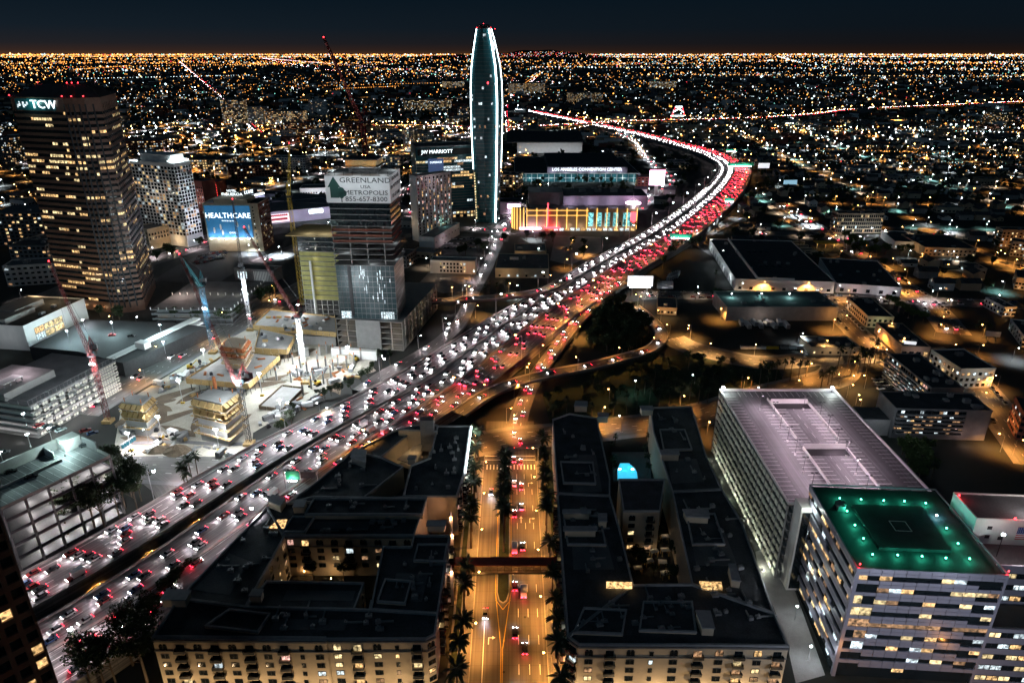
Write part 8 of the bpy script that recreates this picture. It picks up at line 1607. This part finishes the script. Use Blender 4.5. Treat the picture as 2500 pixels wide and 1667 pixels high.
def tree(p, kind, label, s=1.0, v=None, z=0.0):
    global ntree
    ntree += 1
    if kind == 'palm': v = random.randrange(4) if v is None else v; cm_, tm_ = PV[v]; nm = 'palm_tree'; zc_ = 0
    elif kind == 'gum': cm_, tm_, zc_ = random.choice(GV); nm = 'gum_tree'
    else: cm_, tm_, zc_ = TV[random.randrange(3)] if kind != 'light' else TV[3]; nm = 'broadleaf_tree'
    o = thing(nm, label, 'palm' if kind == 'palm' else 'tree', (p[0], p[1], z), random.uniform(0, 6.28), label); o.scale = (s, s, s * random.uniform(.92, 1.1)); link('trunk', tm_, o); link('crown', cm_, o, (0, 0, zc_)); return o
for y in range(112, 282, 12): 
    if not 205 < y < 216: tree((-16.2 + random.uniform(-.4, .4), y + random.uniform(-2, 2)), 'palm', 'slender palm on the pavement beside the long apartment block', random.uniform(1.15, 1.4), random.choice((0, 3)))
for y in range(104, 284, 11):
    if not 203 < y < 215: tree((14.0 + random.uniform(-.4, .4), y + random.uniform(-2, 2)), 'palm', 'slender palm on the pavement by the pool court block', random.uniform(1.15, 1.45), random.choice((0, 3)))
for y in range(218, 264, 5): tree((-3.2 + random.uniform(-.3, .3), y), 'palm', 'tall palm in the planted street median', random.uniform(1.1, 1.35), random.choice((0, 1)))
for x, y in ((60, 470), (160, 430), (260, 390), (420, 340), (560, 350), (700, 320), (860, 290), (980, 215), (320, 370), (480, 340), (780, 300), (100, 450)): tree(G(q('D1', x, y), 0), 'gum', 'airy gum tree in front of the stacked car park floors', random.uniform(.85, 1.1))
for x, y, s_ in ((1210, 1560, 1.15), (860, 1600, .9), (960, 1590, .9), (1090, 1420, 1.0), (760, 1640, .9), (1130, 1350, .9), (1280, 1250, .8)): tree(G(q('D1', x, y), 0), 'gum', 'tall gum tree between the freeway and the apartment block', s_)
for x, y in ((1370, 900), (1420, 850), (1470, 790), (1520, 730), (1580, 680), (1300, 980), (1240, 1060)): tree(G(q('D1', x, y), 0), 'leafy', 'dark shrubby tree along the apartment wall by the freeway', .8)
for x, y in ((1030, 1480), (1130, 1510), (960, 1330), (1080, 1380), (1160, 1420)): tree(G(q('C1', x, y), 0), 'gum', 'dense dark tree beside the curved slip road', .9)
for x, y, v in ((1530, 1345, 1), (1640, 1290, 2), (1590, 1310, 1), (1560, 1360, 3), (360, 2600, 3)):
    if y < 1667: tree(G(q('C1', x, y), 0), 'palm', 'palm in the clump beside the street under the freeway', 1.0, v)
for x, y in ((600, 580), (650, 575), (700, 560), (760, 540), (860, 500), (950, 440), (1040, 360), (1000, 400), (400, 700), (350, 760), (300, 860)): tree(G(q('C2', x, y), 0), 'leafy', 'low dark tree on the freeway bank by the construction site', .62)
for x, y, v in ((1115, 340, 0), (1185, 320, 3), (385, 850, 3)): tree(G(q('C2', x, y), 0), 'palm', 'palm on the freeway bank by the podium', .9, v)
loopP = [G(p, 0) for p in qs('B3', 880, 1180, 1210, 1120, 1240, 1290, 1330, 1430, 1200, 1520, 1000, 1570, 760, 1500)]
cnt = 0
while cnt < 62:
    x, y = random.uniform(10, 110), random.uniform(340, 560)
    if inpoly(x, y, loopP) and not np.any((RP[:, 0] - x) ** 2 + (RP[:, 1] - y) ** 2 < (RP[:, 2] - 1) ** 2): tree((x, y), 'leafy', 'dark dense tree inside the loop ramp', random.uniform(.8, 1.35)); cnt += 1
bandP = [G(p, 0) for p in qs('C3', 640, 420, 1300, 260, 1650, 200, 1900, 300, 2350, 330) + qs('C4', 380, 440) + qs('C3', 1750, 640, 1350, 620, 1000, 800, 700, 800, 560, 900, 480, 780, 420, 560)]
cnt = 0
while cnt < 46:
    x, y = random.uniform(5, 230), random.uniform(290, 450)
    if inpoly(x, y, bandP) and not np.any((RP[:, 0] - x) ** 2 + (RP[:, 1] - y) ** 2 < (RP[:, 2] - 1) ** 2): tree((x, y), 'leafy', 'dark low tree in the planted slope behind the apartments', random.uniform(.5, .8)); cnt += 1
struct('planting', MB().prism([(p.x, p.y) for p in bandP], 0, .04), 'grass'); struct('planting', MB().prism([(p.x, p.y) for p in loopP], 0, .04), 'grass')
for tl, x, y in [('C3', a, b) for a, b in ((615, 740), (1000, 720), (1190, 690), (1290, 650), (1370, 660), (1455, 650), (1540, 620), (1620, 600), (1695, 620), (1770, 610), (1390, 400), (1440, 420), (1610, 350), (1105, 700), (820, 740), (1250, 560), (1500, 520), (1330, 500))] + [('C4', a, b) for a, b in ((30, 500), (110, 500), (180, 470), (245, 490), (310, 440), (370, 430), (500, 410), (560, 400), (430, 440))]: tree(G(q(tl, x, y), 0), 'palm', 'slim palm in the dark planted slope behind the apartments', .75)
for x, y in ((680, 515), (760, 500), (740, 470), (820, 335), (930, 390), (960, 380), (1020, 400), (1050, 390), (1120, 300), (990, 350), (1080, 330), (900, 330)): tree(G(q('C4', x, y), 0), 'palm', 'palm in the clump by the lamp-lit junction behind the car park', .95)
for x, y in ((1350, 1040), (1390, 1090), (1420, 1150), (1450, 1210), (1480, 1260), (1520, 1120), (1560, 1200), (1400, 1010), (1540, 1030), (1480, 1080)): tree(G(q('C4', x, y), 0), 'light', 'bushy green tree beside the pinkish car park', 1.1)
tree(G(q('C4', 1590, 1240), 0), 'palm', 'squat feathery palm among bushy trees beside the car park', .8, 3)
for x, y in ((880, 620), (930, 650), (980, 680), (1030, 720), (1080, 760), (1130, 760), (1210, 745), (1330, 750), (1400, 745), (900, 700), (960, 740)): tree(G(q('B4', x, y), 0), 'light', 'broad street tree glowing in orange lamplight', 1.3)
for x, y in ((1240, 1150), (1280, 1180), (1320, 1210), (1360, 1230), (1400, 1260), (1440, 1285), (1190, 850), (1520, 1300)): tree(G(q('B4', x, y), 0), 'light', 'leafy tree in the row behind the yellow workshop', 1.0)
for tl, x, y in (('B3', 750, 770), ('B3', 760, 700), ('B3', 500, 640), ('B3', 660, 690), ('B3', 420, 640), ('B3', 290, 630), ('B3', 100, 650), ('B2', 1750, 760), ('B2', 1800, 750), ('B2', 1900, 720), ('B2', 1950, 740), ('B1', 1370, 740), ('B1', 1420, 770), ('B1', 1290, 800), ('B1', 1650, 690), ('B1', 830, 1270), ('B1', 980, 1280), ('B1', 1440, 1300), ('B1', 1620, 1300), ('B1', 1850, 1310), ('B1', 1950, 1270), ('B1', 2090, 1130), ('B2', 200, 1120), ('B2', 240, 1080), ('B2', 130, 1140), ('B3', 1700, 680), ('B3', 1640, 690), ('B3', 1500, 720), ('B3', 1470, 760), ('B3', 1560, 700), ('B3', 1400, 860), ('B3', 1420, 380), ('B3', 1480, 330), ('B3', 1580, 310), ('B3', 1830, 1120)): tree(G(q(tl, x, y), 0), 'leafy', 'dark round tree among the lit lots near the arena quarter' if tl in ('B3', 'B2') else 'dark round tree beside the downtown car parks', 1.1)
for tl, x, y in (('B3', 1050, 590), ('B3', 1085, 580), ('B3', 1135, 600), ('B3', 1180, 560), ('B3', 610, 790), ('B3', 640, 800), ('B3', 1830, 1030), ('B3', 1670, 1130), ('B2', 2000, 1120), ('B2', 2060, 1125), ('B2', 2140, 1110), ('B2', 1960, 1130)): tree(G(q(tl, x, y), 0), 'palm', 'lone palm near the freeway and arena lots', .9)
for k in range(14): p = G(q('A3', 330 + 28 * k, 1240), 0); tree((p.x, p.y - 4), 'palm', 'palm before the white exhibition hall', 1.0)
for x, y in ((700, 1470), (760, 1475), (830, 1480), (900, 1480), (420, 1480), (980, 1485), (560, 1480)): tree(G(q('A3', x, y + 20), 0), 'leafy', 'clipped tree before the convention hall glass', .9)
c_ = 0
while c_ < 70:
    if c_ < 40: x, y = random.uniform(110, 560), random.uniform(430, 800)
    else: x, y = random.uniform(230, 345), random.uniform(880, 1330)
    if in_view(x, y) and free(x, y, 4): tree((x, y), 'leafy', 'dark tree between the warehouses and western streets' if c_ < 40 else 'dark tree inside the freeway bend', random.uniform(.8, 1.3)); PUT.append((x, y, 2))
    c_ += 1
# court trees
for x, y in ((350, 640), (430, 600), (550, 690), (600, 560), (800, 700), (880, 660), (950, 600), (520, 560), (640, 640), (780, 560), (300, 690), (850, 560)): tree(G(q('D2', x, y), 1), 'palm' if random.random() < .5 else 'leafy', 'courtyard tree inside the long apartment block', .7, 3)
for x, y in ((1200, 400), (1350, 380), (1480, 480), (1520, 560), (1230, 620), (1330, 680), (1480, 700), (1190, 540)): tree(G(q('D3', x, y), 1), 'leafy', 'courtyard tree among the lit garden pergolas', .6)
for x, y in ((980, 1040), (990, 1120), (1000, 1200), (1250, 1060), (1270, 1130), (1280, 1210), (1010, 960), (1280, 960)): tree(G(q('C3', x, y), 1), 'palm' if x % 3 else 'leafy', 'courtyard tree beside the turquoise pool', .6, 3)
# trees among the western houses: the nearest one by one, the rest as one mass
far_t = MB(); TREE_SPOTS.sort(key=lambda c: c[1]); k = 0
def far_clump(m, x, y, r, h):
    for j in range(16):
        v = Vector((random.gauss(0, 1), random.gauss(0, 1), random.gauss(0, .7))).normalized() * r * random.uniform(.5, 1); p = Vector((x, y, h)) + v; a = Vector((random.gauss(0, 1), random.gauss(0, 1), random.gauss(0, 1))).normalized(); b = a.orthogonal().normalized(); s_ = r * .55
        m.quad(p - a * s_, p + b * s_ * .7, p + a * s_, p - b * s_ * .7)
for x, y in TREE_SPOTS:
    if not free(x, y, 3): continue
    if k < 40: tree((x, y), 'leafy', 'dark garden tree among the western houses', random.uniform(.8, 1.25)); k += 1
    else: far_clump(far_t, x, y, random.uniform(3, 5), random.uniform(4, 7))
for i in range(2600):
    y = 900 + 3600 * random.random() ** 1.5; zc = y * cT; x = (random.uniform(-40, 2540) - 1250) * zc / FPX
    if y < 2600 and np.any((RP[:, 0] - x) ** 2 + (RP[:, 1] - y) ** 2 < (RP[:, 2] + 4) ** 2): continue
    if y < 1500 and not free(x, y, 2): continue
    far_clump(far_t, x, y, random.uniform(3, 6) * (1 if y < 2000 else 1.5), random.uniform(4, 8))
tag(part('distant_trees', far_t, 'leaf', None, kind='stuff'), 'dark scatter of distant city trees')

# ================================================================== cars
def car_meshes():
    b = MB(); prof_c = [(-2.2, .35), (2.25, .35), (2.3, .75), (1.15, .92), (-1.95, .98), (-2.28, .8)]; i = len(b.v)
    b.v += [(x, -.88, z) for x, z in prof_c] + [(x, .88, z) for x, z in prof_c]; n = 6
    for k in range(n): b.f.append((k, k + n, (k + 1) % n + n, (k + 1) % n)); b.m.append(0)
    b.f += [tuple(range(n)), tuple(range(2 * n - 1, n - 1, -1))]; b.m += [0, 0]
    c = MB(); c.v += [(-1.75, -.78, .95), (1.05, -.78, .9), (.35, -.62, 1.42), (-1.2, -.62, 1.42), (-1.75, .78, .95), (1.05, .78, .9), (.35, .62, 1.42), (-1.2, .62, 1.42)]; c.f += [(0, 1, 2, 3), (7, 6, 5, 4), (1, 5, 6, 2), (4, 0, 3, 7), (3, 2, 6, 7)]; c.m += [0, 0, 0, 0, 1]
    w_ = MB()
    return b, c
cb, cc_ = car_meshes()
CARP = [mat('car_' + n_, c_, .3, 0, spec=.6) and 'car_' + n_ for n_, c_ in (('white', (.65, .65, .66)), ('silver', (.35, .36, .38)), ('black', (.02, .02, .022)), ('grey', (.12, .12, .13)), ('red', (.3, .03, .03)), ('blue', (.04, .08, .2)))]
CB = {c: cb.mesh('body', [MAT[c]]) for c in CARP}; CG = {c: cc_.mesh('cabin', [MAT['glass_dark'], MAT[c]]) for c in CARP}
wheel_m = MB().tube((0, -.1, .32), (0, .1, .32), .32, n=8).mesh('wheel', [MAT['rubber']])
def lq(x, z0, z1):
    m = MB(); m.quad((x, -.24, z0), (x, .24, z0), (x, .24, z1), (x, -.24, z1)); return m
HLm = lq(2.33, .5, .8).mesh('headlight', [MAT['headlight']]); TLm = lq(-2.31, .55, .85).mesh('taillight', [MAT['taillight']]); TLd = lq(-2.31, .55, .85).mesh('taillight', [MAT['flag_red']]); HLd = lq(2.33, .5, .8).mesh('headlight', [MAT['white_paint']])
ncar = 0; traffic = MB()
def car(x, y, z, hd, lit=True, label='', beam=True, s=1.0):
    global ncar
    c = random.choice(CARP); cn_ = c[4:]; tr_ = lit and beam in (1, 2) and random.random() < .08; kn = 'box truck' if tr_ else 'car'
    o = thing(kn.replace(' ', '_'), f'{cn_} {kn} {label}', 'truck' if tr_ else 'car', (x, y, z), hd, f'{cn_} {kn} {label}'); ncar += 1
    if tr_: o.scale = (1.35, 1.15, 1.2); link('cargo_box', CARGO, o)
    link('body', CB[c], o); link('cabin', CG[c], o); [link('wheel', wheel_m, o, (wx, wy, 0)) for wx in (1.4, -1.35) for wy in (-.8, .8)]
    for sg in (-.6, .6): link('headlight', HLm if lit else HLd, o, (0, sg, 0)); link('taillight', TLm if lit else TLd, o, (0, sg, 0))
    if lit and beam == 1: lamp(o, (2.5, 0, .7), 1600, (1, .86, .90), .12, 90, (1, 0, -.10))
    if lit and beam == 2: lamp(o, (-2.6, 0, .75), 170, (1, .02, .05), .12)
    if lit and beam == 3: lamp(o, (2.5, 0, .7), 420, (1, .88, .92), .12, 100, (1, 0, -.12)); lamp(o, (-2.6, 0, .75), 45, (1, .02, .05), .12)
    return o
def stuff_car(x, y, z, hd, lit=True):
    c, s_ = math.cos(hd), math.sin(hd); f = lambda a, b, h: (x + a * c - b * s_, y + a * s_ + b * c, z + h); m = traffic
    def bx(x0, x1, y0, y1, z0, z1, k):
        i = len(m.v); m.v += [f(x0, y0, z0), f(x1, y0, z0), f(x1, y1, z0), f(x0, y1, z0), f(x0, y0, z1), f(x1, y0, z1), f(x1, y1, z1), f(x0, y1, z1)]; m.f += [(i + 4, i + 5, i + 6, i + 7), (i, i + 1, i + 5, i + 4), (i + 1, i + 2, i + 6, i + 5), (i + 2, i + 3, i + 7, i + 6), (i + 3, i, i + 4, i + 7)]; m.m += [k] * 5
    bx(-2.2, 2.2, -.88, .88, .3, .95, random.choice((0, 0, 1, 2))); bx(-1.6, .8, -.72, .72, .95, 1.42, 3)
    for b in (-.6, .6) if lit else ():
        m.quad(f(2.23, b - .26, .5), f(2.23, b + .26, .5), f(2.23, b + .26, .82), f(2.23, b - .26, .82), 4); m.quad(f(-2.23, b + .26, .55), f(-2.23, b - .26, .55), f(-2.23, b - .26, .87), f(-2.23, b + .26, .87), 5)
CARGO = MB().box(-2.25, .9, -.95, .95, .6, 2.5).mesh('cargo_box', [MAT['steel_white']])
slots = []
for li, (o, ok, dr) in enumerate(LANES):
    acc = random.uniform(0, 18)
    for i in range(1, ng - 1):
        ln = (FR[i + 1] - FR[i]).length
        while acc < ln:
            if ok[i]:
                p = FR[i].lerp(FR[i + 1], acc / ln) + FN[i] * o[i]; tdir = (FR[i + 1] - FR[i]); hd = math.atan2(tdir.y, tdir.x) + (0 if dr > 0 else PI); slots.append((p, hd, dr, math.hypot(p.x, p.y)))
            acc += random.uniform(9.5, 22) if dr < 0 else random.uniform(11, 30)
        acc -= ln
vis = [s_ for s_ in slots if in_view(s_[0].x, s_[0].y, 10)]; vis.sort(key=lambda s_: s_[3])
for k, (p, hd, dr, d_) in enumerate(vis):
    if k < 150: car(p.x, p.y, FZ + .02, hd, True, 'with lights on in the crowded white-lit lanes of the freeway' if dr < 0 else 'with glowing tail lights in the red-lit lanes of the freeway', 1 if dr < 0 else 2)
    else:
        stuff_car(p.x, p.y, FZ + .02, hd)
        if k % 4 == 0 and d_ < 1500:
            if dr < 0: lamp(None, (p.x + 2.5 * math.cos(hd), p.y + 2.5 * math.sin(hd), FZ + .75), 2600, (1, .88, .92), .12, 110, (math.cos(hd), math.sin(hd), -.1), 'car_beam')
            else: lamp(None, (p.x - 2.6 * math.cos(hd), p.y - 2.6 * math.sin(hd), FZ + .8), 800, (1, .02, .05), .12, None, None, 'car_glow')
def along(R, off, spacing, dr, label, beam=2, indiv=True, z=.05, start=10):
    Nn = frames(R); acc = start
    for i in range(len(R) - 1):
        ln = (R[i + 1] - R[i]).length
        while acc < ln:
            p = R[i].lerp(R[i + 1], acc / ln) + Nn[i] * off; t_ = R[i + 1] - R[i]; hd = math.atan2(t_.y, t_.x) + (0 if dr > 0 else PI)
            if indiv and ncar < 300: car(p.x, p.y, p.z + .02, hd, True, label, beam)
            else: stuff_car(p.x, p.y, p.z + .02, hd)
            acc += spacing * random.uniform(.7, 1.4)
        acc -= ln
along(RS, 2.0, 17, 1, 'with red tail lights heading up the palm street', 2, start=60); along(RS, 5.2, 21, 1, 'with red tail lights heading up the palm street', 2, start=66); along(RS, -8.3, 90, -1, 'with bright headlights coming down the palm street', 1, start=115)
along(R3, 1.6, 18, -1, 'with red tail lights on the slip road', 2, start=16); along(R3, -1.8, 24, -1, 'with red tail lights on the slip road', 2, start=20)
along(R4, 0.0, 24, 1, 'with red tail lights on the loop ramp', 2); along(R1, -2, 30, -1, 'with headlights on the curling exit ramp', 1); along(R2, 0, 26, 1, 'crossing the orange fly-over', 3)
for R, off, sp, dr in ((R10, -9, 20, -1), (R10, -5, 26, -1), (R10, 5, 24, 1), (R10, 9, 20, 1), (R10, 13, 30, 1), (R10, -13, 30, -1), (RCN, -2, 24, 1), (R1b, 3, 30, 1), (R1b, -3, 30, -1)): along(R, off, sp, dr, '', indiv=False)
for nm, R, Nn, wd in RAMPS:
    if nm in ('boulevard', 'broad_street', 'convention_street', 'southern_avenue', 'lamplit_boulevard', 'construction_street', 'cross_boulevard', 'arena_street', 'frontage_street'): along(R, 3, 42, 1, '', indiv=False); along(R, -3, 42, -1, '', indiv=False)
    if nm in ('southern_freeway', 'exposition_avenue'): along(R, 6, 40, 1, '', indiv=False); along(R, -6, 40, -1, '', indiv=False)
# parked cars
PK = [('C1', 320, 810, .6), ('C1', 385, 815, .6), ('C1', 450, 830, .6), ('C1', 500, 845, .6), ('C1', 700, 850, .3), ('C1', 760, 870, .3), ('C1', 700, 970, .2), ('C1', 375, 1020, .2), ('C1', 90, 1185, .2), ('C1', 30, 1030, .1), ('C1', 260, 1225, .2), ('C1', 115, 1100, .3)]
for tl, x, y, a in PK: p = G(q(tl, x, y), G3[1]); car(p.x, p.y, G3[1] + .01, a + .4, False, 'parked on the teal-lit car park roof', False)
for tl, x, y, a in (('B1', 920, 1408, .3), ('B1', 1075, 1415, .1)): p = G(q(tl, x, y), 9); car(p.x, p.y, 9.0, a, False, 'parked alone on the wide empty roof deck', False)
for r_ in range(4):
    for k in range(9):
        p = G(q('B1', 1640 + k * 28 - r_ * 14, 790 - k * 6 + r_ * 22 - 30), .1)
        if random.random() < .8: stuff_car(p.x, p.y, .08, 1.1, False) if ncar >= 300 else car(p.x, p.y, .08, 1.1, False, 'parked in the white-lit downtown lot', False)
# cars parked along the kerbs
for nm, R, Nn, wd in RAMPS:
    if nm in ('warehouse_street', 'frontage_street', 'brick_avenue', 'lamplit_boulevard', 'curving_street'):
        for sgn in (-1, 1):
            acc = 6.0
            for i in range(len(R) - 1):
                ln = (R[i + 1] - R[i]).length
                while acc < ln:
                    p = R[i].lerp(R[i + 1], acc / ln) + Nn[i] * sgn * (wd / 2 - 1.2); t_ = R[i + 1] - R[i]
                    if random.random() < .42 and in_view(p.x, p.y, 0) and nm != 'curving_street':
                        hd_ = math.atan2(t_.y, t_.x) + (0 if sgn > 0 else PI)
                        if ncar < 296: car(p.x, p.y, p.z + .02, hd_, False, 'parked at the kerb of the ' + nm.replace('_', ' '), False)
                        else: stuff_car(p.x, p.y, p.z + .02, hd_, False)
                    acc += 6.2
                acc -= ln
for k in range(34):
    p = G(q('C4', 1130 + 20 * (k % 9) + 14 * (k // 9), 420 + 26 * (k // 9) + random.uniform(-4, 4)), .1); stuff_car(p.x, p.y, .05, .3, False)
for k in range(30):
    p = G(q('B2', 1640 + 26 * (k % 10) + random.uniform(-5, 5), 620 + 36 * (k // 10)), .1); stuff_car(p.x, p.y, .08, .2, False)
for k in range(26):
    p = G(q('A3', 1440 + 22 * (k % 9) + random.uniform(-4, 4), 1310 + 38 * (k // 9)), .1); stuff_car(p.x, p.y, .05, 1.9, False)
tag(part('distant_traffic', traffic, ['car_silver', 'car_black', 'car_white', 'glass_dark', 'headlight', 'taillight'], None, kind='stuff'), 'streams of further cars with their lights on')
print('cars', ncar, 'lamps', nl, 'trees', ntree, 'slots', len(vis))
# traffic signals over the palm street
for y in (150, 284):
    o = thing('traffic_signal', 'long mast-arm traffic signal over the palm street ' + ('at the near crossing' if y == 150 else 'at the cross street'), 'traffic signal', (12.6, y, .16)); part('pole', MB().tube((0, 0, 0), (0, 0, 7), .14, .1, 7), 'metal_grey', o); part('mast_arm', MB().tube((0, 0, 6.4), (-12, 0, 7), .1, .06, 6), 'metal_grey', o)
    for x in (-5.5, -11.5): hd = part('signal_head', MB().box(x - .22, x + .22, -.25, .1, 5.9, 7.1), 'frame_dark', o); part('red_lens', MB().tube((x, -.3, 6.85), (x, -.25, 6.85), .15, n=8), 'lamp_red', hd)
print('objects', len(bpy.data.objects))
